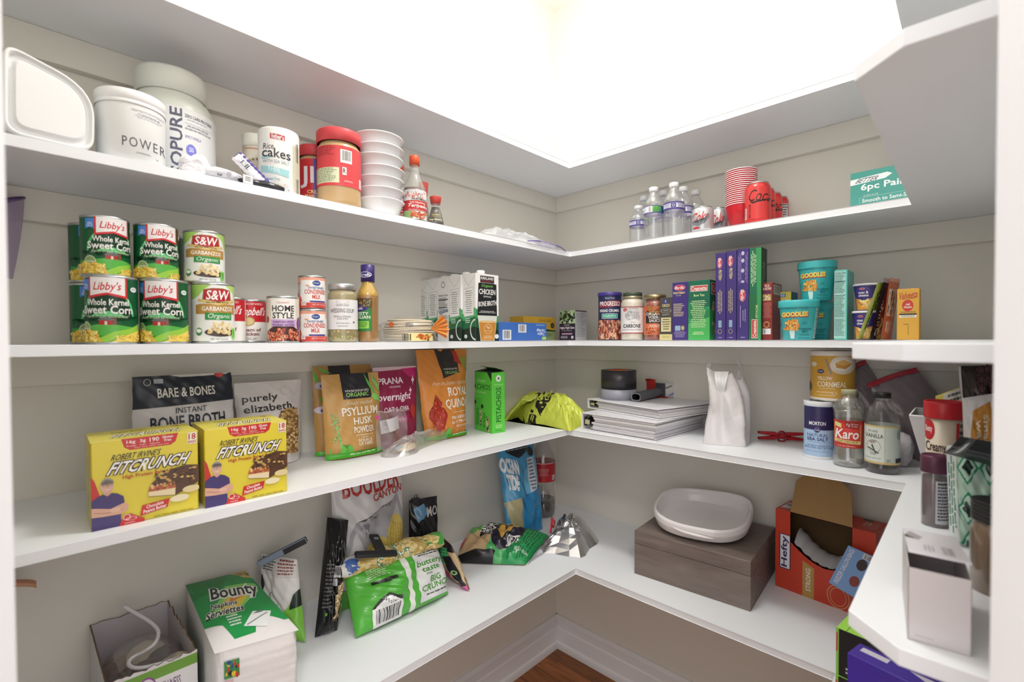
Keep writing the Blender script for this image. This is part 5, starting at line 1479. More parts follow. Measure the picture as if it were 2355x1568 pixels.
def bar_front(k=0):
    man = [('p', [(0.0, 0.38), (0.03, 0.44), (0.07, 0.60), (0.06, 0.78), (0.0, 0.86)], '#c92f2a'), ('p', [(0.10, 0.56), (0.165, 0.56), (0.17, 0.64), (0.10, 0.64)], '#d3a28a'), ('e', 0.135, 0.51, 0.058, 0.082, '#dbb09a'), ('p', [(0.08, 0.49), (0.085, 0.455), (0.115, 0.425), (0.155, 0.425), (0.188, 0.455), (0.192, 0.49), (0.18, 0.46), (0.15, 0.445), (0.115, 0.445), (0.09, 0.465)], '#9a948e'), ('r', 0.092, 0.497, 0.182, 0.502, '#5a4a44'), ('ring', 0.115, 0.503, 0.021, 0.017, 0.15, '#6a5a54'), ('ring', 0.162, 0.503, 0.021, 0.017, 0.15, '#6a5a54'), ('r', 0.118, 0.55, 0.158, 0.556, '#f0e0d6'), ('p', [(0.134, 0.505), (0.145, 0.53), (0.13, 0.53)], '#c8967e'),
           ('p', [(0.0, 0.66), (0.06, 0.615), (0.10, 0.60), (0.135, 0.63), (0.175, 0.60), (0.22, 0.615), (0.275, 0.66), (0.285, 0.75), (0.25, 0.80), (0.25, 1.0), (0.0, 1.0)], '#42356e'), ('p', [(0.0, 0.74), (0.05, 0.75), (0.16, 0.78), (0.28, 0.735), (0.315, 0.76), (0.31, 0.83), (0.24, 0.86), (0.10, 0.855), (0.0, 0.845)], '#d9a890'), ('p', [(0.02, 0.79), (0.12, 0.815), (0.26, 0.80), (0.26, 0.81), (0.12, 0.826), (0.02, 0.80)], '#b8866e'), ('e', 0.20, 0.80, 0.05, 0.024, '#e2b8a4')]
    bar = [('p', [(0.50, 0.66), (0.53, 0.575), (0.60, 0.50), (0.72, 0.435), (0.86, 0.405), (1, 0.43), (1, 0.64), (0.90, 0.70), (0.76, 0.76), (0.50, 0.72)], '#5a3c2a'), ('blobs', 0.56, 0.44, 0.97, 0.62, 60, 0.022, 0.018, ['#caa05a', '#3c2a20', '#6f4a32', '#d8b26a', '#4a3226'], {'s': 4}), ('p', [(0.505, 0.625), (0.53, 0.585), (0.60, 0.60), (0.70, 0.595), (0.76, 0.62), (0.765, 0.68), (0.50, 0.68)], '#b8643a'), ('p', [(0.50, 0.665), (0.76, 0.67), (0.755, 0.755), (0.50, 0.715)], '#ecd9b2'), ('blobs', 0.53, 0.59, 0.74, 0.66, 22, 0.018, 0.014, ['#d98a54', '#ecc08a', '#9a4a2a'], {'s': 9}), ('e', 0.92, 0.715, 0.09, 0.042, '#e6d3a0'), ('e', 0.80, 0.805, 0.095, 0.042, '#efe3bf')]
    return [('p', [(0.0, 0.0), (1, 0.0), (1, 0.012), (0, 0.012)], '#efe06a'), ('p', [(0.26, -0.01), (0.80, -0.01), (0.77, 0.10), (0.72, 0.135), (0.34, 0.135), (0.29, 0.10)], '#c9302e'), ('t', '16g', 0.31, 0.022, 0.39, 0.07, '#f6e6e2', {'b': .03}), ('t', '3g', 0.43, 0.022, 0.485, 0.07, '#f6e6e2', {'b': .03}), ('t', '190', 0.52, 0.018, 0.61, 0.068, '#f6e6e2', {'b': .03}), ('t', 'Gluten\nFree', 0.64, 0.012, 0.745, 0.085, '#f6e6e2', {'b': .03}), ('t', 'Protein', 0.31, 0.08, 0.395, 0.098, '#f6e6e2'), ('t', 'Sugar', 0.43, 0.08, 0.49, 0.098, '#f6e6e2'), ('t', 'Calories', 0.52, 0.08, 0.615, 0.098, '#f6e6e2'), ('lines', 0.34, 0.112, 0.74, 0.124, 1, '#e8b8b0'),
            ('r', 0.89, 0.015, 0.985, 0.155, '#f0ead6'), ('t', '18', 0.90, 0.025, 0.975, 0.10, '#b8283a', {'b': .04}), ('t', 'BARS', 0.897, 0.112, 0.98, 0.145, '#b8283a', {'b': .02}),
            ('t', "ROBERT IRVINE'S", 0.18, 0.165, 0.62, 0.235, '#2c261c', {'b': .01, 'sh': .06}), ('t', 'FITCRUNCH', 0.155, 0.245, 0.90, 0.405, '#3a2a1c', {'b': .10, 'sh': .10}), ('t', 'FITCRUNCH', 0.165, 0.255, 0.89, 0.395, '#f4f2ec', {'b': .045, 'sh': .10}), ('t', 'High Protein Baked Bar', 0.27, 0.42, 0.785, 0.475, '#b8452a', {'b': .02})] + man + bar + [
            ('p', [(0.23, 1.0), (0.27, 0.885), (0.33, 0.875), (0.46, 0.965), (0.46, 1.0)], '#c9302e'), ('ring', 0.30, 0.91, 0.035, 0.035, 0.2, '#f2dcd8'), ('ring', 0.34, 0.935, 0.05, 0.02, 0.15, '#f2dcd8'), ('lines', 0.27, 0.975, 0.38, 0.988, 1, '#f2dcd8'), ('p', [(0.44, 0.81), (0.70, 0.785), (0.68, 0.885), (0.42, 0.93)], '#c9302e'), ('t', 'Chocolate\nPeanut Butter', 0.45, 0.805, 0.67, 0.895, '#f6e8e4', {'b': .03, 'tilt': -.35}), ('lines', 0.50, 0.965, 0.98, 0.985, 1, '#8a7c30')]


BG = 'yellow protein bar boxes'
for k, (bl, br, tl, lab) in enumerate((((211, 1223), (458, 1170), (207, 1018.6), 'yellow protein bar box nearer the door, standing farther out on the shelf'), ((471.6, 1169), (661, 1129.5), (471, 988), 'yellow protein bar box nearer the corner, beside the granola pouch'))):
    A, B = P(*bl, z=Z4), P(*br, z=Z4)
    h = top_z(tl[0], tl[1], (A.x, A.y)) - Z4
    carton('bar_box', lab, 'box', A, B, 0.105, Z4, h, YB, front_=bar_front(k), top=[('r', 0, 0, 1, 1, '#e6d95a'), ('t', 'FITCRUNCH', 0.20, 0.46, 0.86, 0.82, '#4a3a22', {'b': .10, 'sh': .1}), ('t', 'FITCRUNCH', 0.205, 0.48, 0.855, 0.80, '#f2efe2', {'b': .04, 'sh': .1}), ('t', "ROBERT IRVINE'S", 0.22, 0.24, 0.55, 0.36, '#4a4020'), ('t', '18', 0.84, 0.08, 0.90, 0.26, '#b8703a')],
           left=[('r', 0, 0, 1, 1, '#d9c840'), ('r', 0.2, 0.2, 0.8, 0.9, '#e6dc7a'), ('lines', 0.3, 0.22, 0.7, 0.88, 16, '#8a8040', {'vert': False})], group=BG, bevel=0.0025, rough=0.32)

# tall bone broth pouch behind the bar boxes
A, B = P(304, 784, y=-0.135), P(553, 784, y=-0.135)
hB_ = top_z(440, 862, ((A.x + B.x) / 2, -0.115)) - Z4
taperB = lambda t: 0.985 - 0.06 * max(0, t - 0.2) + (0.02 if t < .1 else 0)
o = pouch('broth_pouch', 'large white and navy stand-up pouch of instant broth behind the yellow boxes', 'pouch', A, B, Z4, hB_, 0.07, '#dcd8da',
          [('r', 0, 0, 1, 0.26, '#1c2233'), ('p', [(0, 0.26), (1, 0.24), (1, 0.262), (0, 0.285)], '#1c2233'), ('p', [(0.35, 0.0), (0.97, 0.0), (0.95, 0.012), (0.7, 0.02), (0.45, 0.022)], '#d5d4cf'), ('e', 0.86, 0.01, 0.05, 0.03, '#c2352e'), ('ring', 0.13, 0.055, 0.035, 0.03, 0.15, '#c8ccd4'), ('r', 0.19, 0.03, 0.28, 0.07, '#aab0ba'), ('t', 'BARE & BONES', 0.22, 0.115, 0.80, 0.20, '#efeae6', {'b': .015}), ('t', 'INSTANT', 0.38, 0.295, 0.69, 0.345, '#26283a'), ('t', 'BONE BROTH', 0.15, 0.365, 0.88, 0.48, '#1c2233', {'b': .04}), ('t', 'BROTH - BOUILLON - BEVERAGE MIX', 0.24, 0.505, 0.82, 0.535, '#26283a', {'b': .02}), ('lines', 0.3, 0.6, 0.8, 0.7, 3, '#8a8a92')],
          lean=3, wr=0.0035, seed=1.3, taper=taperB)

# granola pouch with a window
A, B = P(582, 784, y=-0.168), P(707, 1058, z=Z4)
A = Vector((A.x, B.y - 0.002, 0))
hG = top_z(652, 876, ((A.x + B.x) / 2, B.y + 0.03)) - Z4


def granola_window(m, fn, w, h):
    rnd = random.Random(4)
    for k in range(170):
        t_ = rnd.uniform(0.10, 0.66)
        x0 = 0.60 - 0.12 * (t_ - 0.3) if t_ < 0.6 else 0.64
        x_ = rnd.uniform(max(0.56, x0), 0.90)
        if (x_ - 0.78) ** 2 / 0.055 + (t_ - 0.38) ** 2 / 0.085 > 1:
            continue
        p = fn(x_, 1 - t_, 0.0012)
        s_ = rnd.uniform(0.002, 0.0042)
        q = Matrix.Translation(p) @ Matrix.Rotation(rnd.uniform(0, 6), 4, 'Y') @ Matrix.Diagonal((s_ * 1.5, 0.0008, s_, 1))
        bmesh.ops.create_icosphere(m.bm, subdivisions=1, radius=1, matrix=q)
        i = m.mi(C(rnd.choice(['#b8935a', '#8c6434', '#d8bc86', '#6f4a26', '#c9a46a']), 0.6))
        for f in m.bm.faces[-20:]:
            f.material_index = i


o = pouch('granola_pouch', 'white granola pouch with black lowercase lettering and a clear window', 'pouch', A, B, Z4, hG, 0.066, '#e2dcdb',
          [('p', [(0.60, 0.40), (0.70, 0.34), (0.86, 0.36), (0.94, 0.46), (0.93, 0.70), (0.88, 0.86), (0.60, 0.90), (0.52, 0.76), (0.50, 0.55)], '#8f6f42'), ('t', 'purely', 0.085, 0.145, 0.60, 0.255, '#26221f', {'b': .012, 'tilt': -.05}), ('t', 'elizabeth.', 0.09, 0.265, 0.86, 0.355, '#26221f', {'b': .012, 'tilt': -.1}), ('ring', 0.74, 0.12, 0.09, 0.055, 0.08, '#d3c9bd'), ('lines', 0.12, 0.5, 0.45, 0.6, 3, '#8c8480'), ('r', 0.1, 0.42, 0.35, 0.425, '#c8b06a')],
          lean=3, wr=0.003, seed=2.2, taper=lambda t: 0.93 + 0.14 * t, extra=granola_window)

# psyllium husk pouches
KR, GN = '#c79a58', '#69bf4c'
leaf = [('p', [(0.72, 0.0), (0.78, 0.10), (0.86, 0.20), (0.93, 0.30), (0.90, 0.31), (0.82, 0.22), (0.75, 0.12)], GN), ('p', [(0.80, 0.30), (0.86, 0.26), (0.97, 0.30), (1.0, 0.38), (0.94, 0.36), (0.86, 0.35)], '#8fd06a'), ('p', [(0.84, 0.0), (0.90, 0.12), (0.98, 0.16), (1, 0.26), (0.92, 0.2), (0.86, 0.1)], '#8fc86a'),
        ('p', [(0.10, 0.45), (0.115, 0.46), (0.24, 0.90), (0.21, 0.92)], '#86c85c'), ('blobs', 0.10, 0.47, 0.20, 0.80, 30, 0.012, 0.012, ['#9ed873', '#5aa03c'], {'s': 2}), ('p', [(0.18, 0.95), (0.22, 0.84), (0.30, 0.93), (0.36, 0.85), (0.42, 0.95)], GN), ('p', [(0.04, 0.95), (0.06, 0.86), (0.09, 0.95)], GN), ('r', 0, 0.935, 1, 1.0, '#4fb238')]
psy = [('p', [(0.30, 0.0), (0.80, 0.0), (0.82, 0.31), (0.31, 0.31)], '#23222a'), ('t', 'vivanaturals', 0.35, 0.19, 0.77, 0.225, '#eeeae6'), ('t', 'ORGANIC', 0.36, 0.235, 0.76, 0.285, '#a9e07a', {'b': .012})] + leaf + [
    ('t', 'finely milled', 0.34, 0.335, 0.80, 0.40, '#eadfc8', {'sh': .1}), ('t', 'PSYLLIUM', 0.26, 0.41, 0.90, 0.51, '#f6efe2', {'b': .03}), ('t', 'HUSK', 0.43, 0.535, 0.76, 0.62, '#f6efe2', {'b': .03}), ('t', 'POWDER', 0.42, 0.645, 0.78, 0.72, '#f6efe2', {'b': .03}), ('r', 0.44, 0.745, 0.75, 0.75, '#f6efe2'), ('t', 'GOOD', 0.54, 0.765, 0.65, 0.785, '#f6efe2'), ('t', 'SOURCE\nOF FIBER', 0.48, 0.795, 0.73, 0.87, '#f6efe2', {'b': .01}), ('lines', 0.56, 0.89, 0.8, 0.915, 2, '#9a7a44'), ('lines', 0.3, 0.958, 0.86, 0.975, 1, '#dff2d0')]
A, B = P(761.6, 1064, z=Z4), P(891, 1040, z=Z4)
hP = top_z(752, 863, (A.x + 0.005, A.y + 0.02)) - Z4
pouch('husk_pouch', 'tan husk powder pouch with a black panel, standing in front', 'pouch', A, B, Z4, hP, 0.062, KR, psy, lean=5, wr=0.0028, seed=3.1, taper=lambda t: 1.0 + 0.03 * t, group='tan powder pouches')
A2, B2 = P(737, 1040, y=-0.097), P(872, 1040, y=-0.097)
hP2 = top_z(735, 843, (A2.x, -0.075)) - Z4
flow = [('r', 0.25, 0, 0.62, 0.2, '#26252c'), ('p', [(0, 0.02), (0.06, 0.1), (0.1, 0.2), (0.02, 0.16)], GN), ('p', [(0.06, 0.0), (0.2, 0.05), (0.3, 0.09), (0.15, 0.07)], GN), ('e', 0.12, 0.22, 0.09, 0.045, '#c9c2d8'), ('e', 0.13, 0.225, 0.03, 0.02, '#4a3a78'), ('e', 0.10, 0.49, 0.10, 0.04, '#cfc8dc'), ('e', 0.11, 0.50, 0.03, 0.02, '#4a3a78'), ('p', [(0.06, 0.34), (0.14, 0.38), (0.2, 0.43), (0.1, 0.4)], GN), ('t', 'SO', 0.2, 0.86, 0.3, 0.9, '#f0e6d4'), ('r', 0, 0.95, 1, 1, '#4fb238')]
pouch('husk_pouch', 'tan pouch with pale violet flowers, half hidden behind another tan pouch', 'pouch', A2, B2, Z4, hP2, 0.055, '#b98c4c', flow, lean=4, wr=0.0025, seed=4.4, taper=lambda t: 1.0, group='tan powder pouches')

# berry oat pouch
A, B = P(884, 960, y=-0.140), P(968, 960, y=-0.140)
hO = top_z(925, 843, ((A.x + B.x) / 2, -0.112)) - Z4
pouch('oat_pouch', 'crimson oat and chia pouch standing behind a clear zip bag', 'pouch', A, B, Z4, hO, 0.05, '#8f1b46',
      [('p', [(0, 0), (1, 0), (1, 0.03), (0, 0.05)], '#d8b8c0'), ('p', [(0.62, 0.03), (1, 0.02), (1, 0.16), (0.8, 0.14)], '#c2246e'), ('t', 'PRANA', 0.08, 0.135, 0.64, 0.215, '#f4e6ea', {'b': .02}), ('t', 'ORGANIC', 0.30, 0.24, 0.56, 0.265, '#f0dce2', {'b': .01}), ('t', 'overnight', 0.03, 0.33, 0.80, 0.45, '#f6eaee', {'sh': .06, 'b': .015}), ('t', 'OAT & CHIA', 0.14, 0.50, 0.72, 0.565, '#f4e6ea', {'b': .015}), ('r', 0.28, 0.625, 0.66, 0.70, '#c2246e'), ('t', 'berry fairy', 0.32, 0.635, 0.62, 0.69, '#f6eaee'), ('p', [(0.84, 0.18), (0.87, 0.15), (0.88, 0.11), (0.89, 0.15), (0.93, 0.18), (0.89, 0.21), (0.88, 0.25), (0.87, 0.21)], '#f0dce2'), ('p', [(0.76, 0.31), (0.79, 0.29), (0.80, 0.26), (0.81, 0.29), (0.84, 0.31), (0.81, 0.33), (0.80, 0.36), (0.79, 0.33)], '#f0dce2'), ('e', 0.82, 0.58, 0.08, 0.09, '#b8322e')],
      lean=4, wr=0.0022, seed=5.2, taper=lambda t: 1.0 + 0.22 * t)

# clear zip bag with a few packets in it
A, B = P(893, 1052, z=Z4), P(1052, 998, z=Z4)
q0 = P(940, 1058, z=Z4)
t = thing('zip_bag', 'clear zip bag slumped on the shelf before the crimson pouch', 'bag', (A.x, A.y, Z4), atan2(B.y - A.y, B.x - A.x))
wz = (Vector((B.x, B.y)) - Vector((A.x, A.y))).length
m = M()
mound(m, [(-0.004, 0.0), (0.03, -0.034), (0.07, -0.036), (0.12, -0.020), (wz - 0.006, -0.006), (wz - 0.05, 0.026), (0.05, 0.034), (0.004, 0.028)], 0.040, clear('#e9e4e4', 0.20, 0.1, 0.22), 6, wr=0.14, sub=5)
m.grid(lambda a, b: Vector((-0.006 + 0.118 * a + 0.010 * b, 0.028 + 0.014 * b + 0.004 * sin(a * 9 + b * 4), 0.012 + 0.098 * b + 0.003 * sin(a * 14))), 16, 12, clear('#e6dfe2', 0.22, 0.1, 0.22))
m.done('film', t)
m = M()
m.grid(lambda a, b: Vector((0.018 + 0.072 * a, 0.0275 + 0.014 * (0.45 + 0.33 * b) + 0.004 * sin((0.2 + a * .6) * 9), 0.052 + 0.034 * b + 0.004 * a)), 10, 6, C('#dcd6da', 0.4))
m.art(lambda p, q, o: Vector((0.018 + 0.072 * p, 0.0265 + 0.014 * (0.78 - 0.33 * q) + 0.004 * sin((0.2 + p * .6) * 9) - o, 0.086 - 0.034 * q + 0.004 * p)), [('lines', 0.08, 0.15, 0.3, 0.4, 2, '#a8a0a8'), ('ring', 0.2, 0.55, 0.08, 0.2, 0.2, '#a89ca4')])
m.done('write_on_patch', t)
m = M()
m.tube([(0.004 + 0.116 * k / 12, 0.0405 + 0.004 * sin(k * .75), 0.108 + 0.003 * sin(k * 1.1)) for k in range(13)], 0.0012, C('#cfc4ca', 0.35), 6)
m.box(-0.004, 0.034, 0.094, 0.008, 0.038, 0.103, C('#e0529a', 0.4), 0.001)
m.done('zip_strip', t)
m = M()
crumple(m, (0.070, -0.003, 0.012), (0.036, 0.018, 0.009), C('#d8c3a0', 0.6), 7, rough=0.3)
crumple(m, (0.045, 0.0, 0.016), (0.016, 0.010, 0.004), C('#9ab0c8', 0.5), 8, rough=0.2)
m.done('contents', t)

# royal quinoa pouch
A, B = P(1000, 1006, y=-0.172), P(1087.5, 999, z=Z4)
A = Vector((A.x, B.y, 0))
hQ = min(top_z(1045, 803, ((A.x + B.x) / 2, B.y + 0.04)) - Z4, Z3 - ST - Z4 - 0.003)
pouch('quinoa_pouch', 'tall orange grain pouch reaching almost to the shelf above', 'pouch', A, B, Z4, hQ, 0.07, '#d98a3c',
      [('p', [(0.34, 0.0), (0.74, 0.0), (0.80, 0.27), (0.42, 0.33)], '#2a2626'), ('t', 'vivanaturals', 0.44, 0.21, 0.76, 0.235, '#e8e0d8'), ('t', 'ORGANIC', 0.46, 0.25, 0.78, 0.285, '#a9d07a', {'b': .01}), ('p', [(0.66, 0.0), (0.76, 0.03), (0.80, 0.10), (0.88, 0.19), (0.80, 0.17), (0.70, 0.14), (0.74, 0.09), (0.68, 0.05)], '#b8352a'), ('p', [(0.80, 0.10), (0.96, 0.08), (1, 0.26), (0.9, 0.22)], '#9a9a3c'), ('t', 'from the Southern Highlands', 0.20, 0.36, 0.97, 0.42, '#f0d8b8', {'sh': .1}),
       ('t', 'ROYAL', 0.48, 0.435, 0.97, 0.535, '#f8f0e4', {'b': .03}), ('t', 'QUINOA', 0.40, 0.565, 1.0, 0.685, '#f8f0e4', {'b': .03}), ('r', 0.55, 0.715, 0.90, 0.72, '#f8f0e4'), ('t', 'PRE-RINSED', 0.50, 0.76, 0.92, 0.795, '#f8f0e4', {'b': .01}), ('t', '6g OF PROTEIN', 0.48, 0.81, 0.98, 0.85, '#f8f0e4', {'b': .01}), ('t', 'PER SERVING', 0.60, 0.865, 0.92, 0.885, '#f8f0e4'),
       ('p', [(0.22, 0.50), (0.27, 0.56), (0.33, 0.60), (0.29, 0.64), (0.36, 0.66), (0.33, 0.74), (0.40, 0.74), (0.33, 0.86), (0.22, 0.92), (0.17, 0.84), (0.08, 0.76), (0.17, 0.77), (0.10, 0.68), (0.20, 0.71), (0.16, 0.62), (0.21, 0.62)], '#a83224'), ('blobs', 0.14, 0.58, 0.34, 0.88, 30, 0.02, 0.02, ['#c8482f', '#8c241c', '#d8603c'], {'s': 3}), ('p', [(0.3, 0.97), (0.42, 0.87), (0.52, 0.97)], GN), ('r', 0, 0.955, 1, 1, '#4fa838'), ('lines', 0.5, 0.97, 0.98, 0.985, 1, '#dff0d0')],
      lean=3, wr=0.004, seed=6.1, taper=lambda t: 0.98 + 0.26 * max(0, t - 0.1))

# pistachio box, turned to show two sides
A, B, Cc = P(1092, 987, z=Z4), P(1132, 997.5, z=Z4), P(1162, 993, z=Z4)
Av, Bv, Cv = (Vector((p.x, p.y)) for p in (A, B, Cc))
hS = top_z(1132, 857, Bv) - Z4
PGc = '#5fce46'
x, y, w, rz = boxfit(A, B, (Cv - Bv).length)
d = (Cv - Bv).length
t = thing('nut_box', 'bright green box of pistachios standing on end with its top flap ajar', 'box', (x, y, Z4), rz)
m = M().box(-w / 2, -d / 2, 0, w / 2, d / 2, hS, C(PGc, 0.4), 0.0012)
m.art(front(w, d, 0, hS), [('t', 'Wonderful', 0.15, 0.12, 0.60, 0.175, '#c9f0b0', {'sh': .1}), ('t', 'PISTACHIOS', -0.50, 0.205, 0.92, 0.295, '#1f5a24', {'b': .01}), ('t', 'No Shells Multipack', 0.0, 0.33, 0.65, 0.365, '#c9f0b0'), ('p', [(0.72, 0.0), (0.98, 0.0), (0.98, 0.15)], '#24302a'), ('r', 0.0, 0.44, 0.42, 0.92, '#57c23f'), ('r', 0.46, 0.50, 0.86, 0.96, '#62cf49'), ('ring', 0.0, 0.52, 0.11, 0.035, 0.9, '#24302a'), ('e', 0.45, 0.58, 0.07, 0.035, '#24302a'), ('t', 'PISTACHIOS', 0.13, 0.62, 0.24, 0.90, '#1f5a24', {'rot': 90, 'b': .01}), ('t', 'PISTACHIOS', 0.50, 0.68, 0.62, 0.93, '#1f5a24', {'rot': 90, 'b': .01}), ('blobs', 0.33, 0.64, 0.42, 0.90, 14, 0.05, 0.025, ['#d8cfa8', '#5a4a3a', '#b8a878']), ('blobs', 0.64, 0.74, 0.82, 0.98, 18, 0.05, 0.025, ['#d8cfa8', '#5a4a3a', '#b8a878'], {'s': 2})])
m.art(side_r(w, d, 0, hS), [('e', 0.5, 0.10, 0.20, 0.055, '#e6f2e0'), ('e', 0.5, 0.10, 0.07, 0.02, '#5a4a6a'), ('t', 'Wonderful', 0.18, 0.185, 0.85, 0.215, '#c9f0b0', {'sh': .1}), ('t', 'PISTACHIOS', 0.30, 0.25, 0.70, 0.82, '#1f5a24', {'rot': 90, 'b': .008}), ('t', 'No Shells\nMultipack', 0.28, 0.86, 0.76, 0.92, '#c9f0b0', {'b': .02}), ('lines', 0.2, 0.955, 0.8, 0.97, 1, '#2f6a30')])
m.done('carton_body', t)
m = M()
zt = hS + 0.0004
m.faces([Vector((-w / 2, -d / 2, zt)), Vector((w / 2, -d / 2, zt)), Vector((w / 2, d / 2, zt + 0.003)), Vector((-w / 2, d / 2, zt + 0.008)), Vector((w / 2 - 0.002, d / 2, zt + 0.0005)), Vector((-w / 2, -d / 2 + 0.004, zt + 0.011)), Vector((w / 2, -d / 2 + 0.02, zt + 0.008))], [(0, 1, 2, 3)], C('#1f2a24', 0.6))
m.faces([Vector((-w / 2, d / 2, zt + 0.008)), Vector((w / 2, d / 2, zt + 0.003)), Vector((w / 2 - 0.01, d / 2 - 0.03, zt + 0.014)), Vector((-w / 2, d / 2 - 0.034, zt + 0.016))], [(0, 1, 2, 3), (3, 2, 1, 0)], C('#57b844', 0.4))
m.done('flap', t)

# lime coloured shopping bag wrapped round something flat
pts = [P(1179, 940, z=Z4), P(1200, 968, z=Z4), P(1250, 977, z=Z4), P(1296, 988, z=Z4), P(1314, 991, z=Z4), P(1336, 980, z=Z4), Vector((-0.215, -0.325, 0)), Vector((-0.12, -0.22, 0)), Vector((-0.10, -0.10, 0)), Vector((-0.22, -0.03, 0)), Vector((-0.36, -0.05, 0))]
ob = Vector((-0.28, -0.17, 0))
m = M()
fnl = mound(m, [(p.x - ob.x, p.y - ob.y) for p in pts], 0.092, C('#cfd856', 0.35), 3.3, nr=14, wr=0.13, sub=5, pw=3.0)
o = m.done('shopping_bag', None, (ob.x, ob.y, Z4))
tag(o, 'lime yellow shopping bag with a black print, folded over in the shelf corner', 'bag')
me = o.data


def on_mound(px, py):
    """height of the bag's skin near (px, py)"""
    best = min(me.vertices, key=lambda v: (v.co.x - px) ** 2 + (v.co.y - py) ** 2 - (0.00002 if v.co.z > 0.002 else 0))
    return best.co.z


m = M()
from mathutils.bvhtree import BVHTree
bt = BVHTree.FromPolygons([v.co.copy() for v in me.vertices], [tuple(p.vertices) for p in me.polygons])


def drape(p, q, off):
    # the print lies across the top of the bag
    w_ = Vector((-0.085 + 0.19 * p, 0.055 - 0.10 * q, 0))
    w_.rotate(Matrix.Rotation(R(-20), 3, 'Z'))
    hit = bt.ray_cast(Vector((w_.x, w_.y, 0.3)), Vector((0, 0, -1)))
    z = hit[0].z if hit[0] else 0.03
    return Vector((w_.x, w_.y, z + 0.0006 + off))


BK = '#201d1a'
m.art(drape, [('p', [(0.0, 0.55), (0.22, 0.40), (0.24, 0.75), (0.20, 0.80)], BK), ('p', [(0.02, 0.60), (0.21, 0.50), (0.21, 0.54), (0.03, 0.62)], '#cfd856'), ('p', [(0.05, 0.67), (0.21, 0.60), (0.21, 0.64), (0.07, 0.69)], '#cfd856'), ('p', [(0.26, 0.55), (0.32, 0.40), (0.42, 0.45), (0.60, 0.40), (0.72, 0.30), (0.80, 0.36), (0.72, 0.55), (0.62, 0.80), (0.44, 0.88), (0.28, 0.86)], BK), ('p', [(0.36, 0.50), (0.55, 0.46), (0.64, 0.50), (0.5, 0.6), (0.4, 0.6)], '#cfd856'), ('p', [(0.34, 0.34), (0.40, 0.10), (0.60, 0.02), (0.9, 0.12), (1.0, 0.26), (0.92, 0.28), (0.7, 0.18), (0.5, 0.22)], BK)], du=0.04, dv=0.06)
m.done('bag_print', o)
# ------------------------------------------------------------------ second shelf from the bottom, back wall
WHT = C('#e6e5ea', 0.35)
PAPER = C('#e3e0e2', 0.6)


def binder(lab, A, B, Cc, z, h, sheets, seed, yaw=0.0):
    """a ring binder lying flat; short open edge A-B faces the room, spine at A, opening side at B-C"""
    Av, Bv, Cv = (Vector((p.x, p.y)) for p in (A, B, Cc))
    w = (Bv - Av).length
    rz = atan2((Bv - Av).y, (Bv - Av).x)
    d = (Cv - Bv).length
    n = Vector((-sin(rz), cos(rz)))
    c = (Av + Bv) / 2 + n * d / 2
    t = thing('ring_binder', lab, 'binder', (c.x, c.y, z), rz, 'white ring binders')
    M().box(-w / 2, -d / 2, 0, w / 2, d / 2, 0.0035, WHT, 0.001).done('bottom_cover', t)
    M().box(-w / 2, -d / 2, h - 0.0035, w / 2, d / 2, h, WHT, 0.001).done('top_cover', t)
    M().box(-w / 2, -d / 2, 0.0036, -w / 2 + 0.0035, d / 2, h - 0.0036, WHT, 0.001).done('spine', t)
    rnd = random.Random(seed)
    m = M()
    zz = 0.005
    while zz < h - 0.008:
        th = rnd.uniform(0.003, 0.0075)
        x0, x1, y0 = -w / 2 + rnd.uniform(0.035, 0.048), w / 2 - rnd.uniform(0.0, 0.012), -d / 2 + rnd.uniform(0.002, 0.010)
        m.box(x0, y0, zz, x1, d / 2 - 0.012, min(zz + th * 0.86, h - 0.005), PAPER if rnd.random() < 0.6 else C('#d3cfd6', 0.5), 0.0006)
        zz += th
    m.done('pages', t)
    m = M()
    for yy in (-d / 2 + 0.02,):
        m.tube([(-w / 2 + 0.03 + 0.022 * cos(a), yy, h / 2 + (h * 0.36) * sin(a)) for a in [k * 2 * pi / 20 for k in range(21)]], 0.0018, C('#b8b4a4', 0.3, 0.9), 8)
    m.box(-w / 2 + 0.006, -d / 2 + 0.006, h * 0.25, -w / 2 + 0.010, d / 2 - 0.01, h * 0.75, C('#3a3836', 0.4))
    m.box(-w / 2 + 0.012, -d / 2 + 0.004, h * 0.36, -w / 2 + 0.030, -d / 2 + 0.006, h * 0.62, C('#cfc8ac', 0.35, 0.6), 0.0008)
    m.done('ring_mechanism', t)
    return t


A, B, Cc = P(1337, 988, z=Z4), P(1509, 1017.5, z=Z4), P(1607, 980, z=Z4)
hb = top_z(1509, 972, (B.x, B.y)) - Z4
sc = 0.97
# keep clear of the wall
lim = -0.008
if Cc.x > lim:
    f_ = (lim - B.x) / (Cc.x - B.x)
    Cc = B + (Cc - B) * f_
binder('thick white ring binder lying flat, lower one under the tape rolls', A, B, Cc, Z4, hb, 12, 3)
zt = Z4 + hb + 0.0006
A2, B2 = P(1351, 938, z=zt), P(1513, 967, z=zt)
hb2 = top_z(1513, 941, (B2.x, B2.y)) - zt
n2 = Vector((-(B2 - A2).y, (B2 - A2).x, 0)).normalized() * ((Cc - B).length - 0.004)
binder('thinner white ring binder lying on top of the thick one', A2, B2, B2 + n2, zt, hb2, 6, 8)
zt2 = zt + hb2 + 0.0005


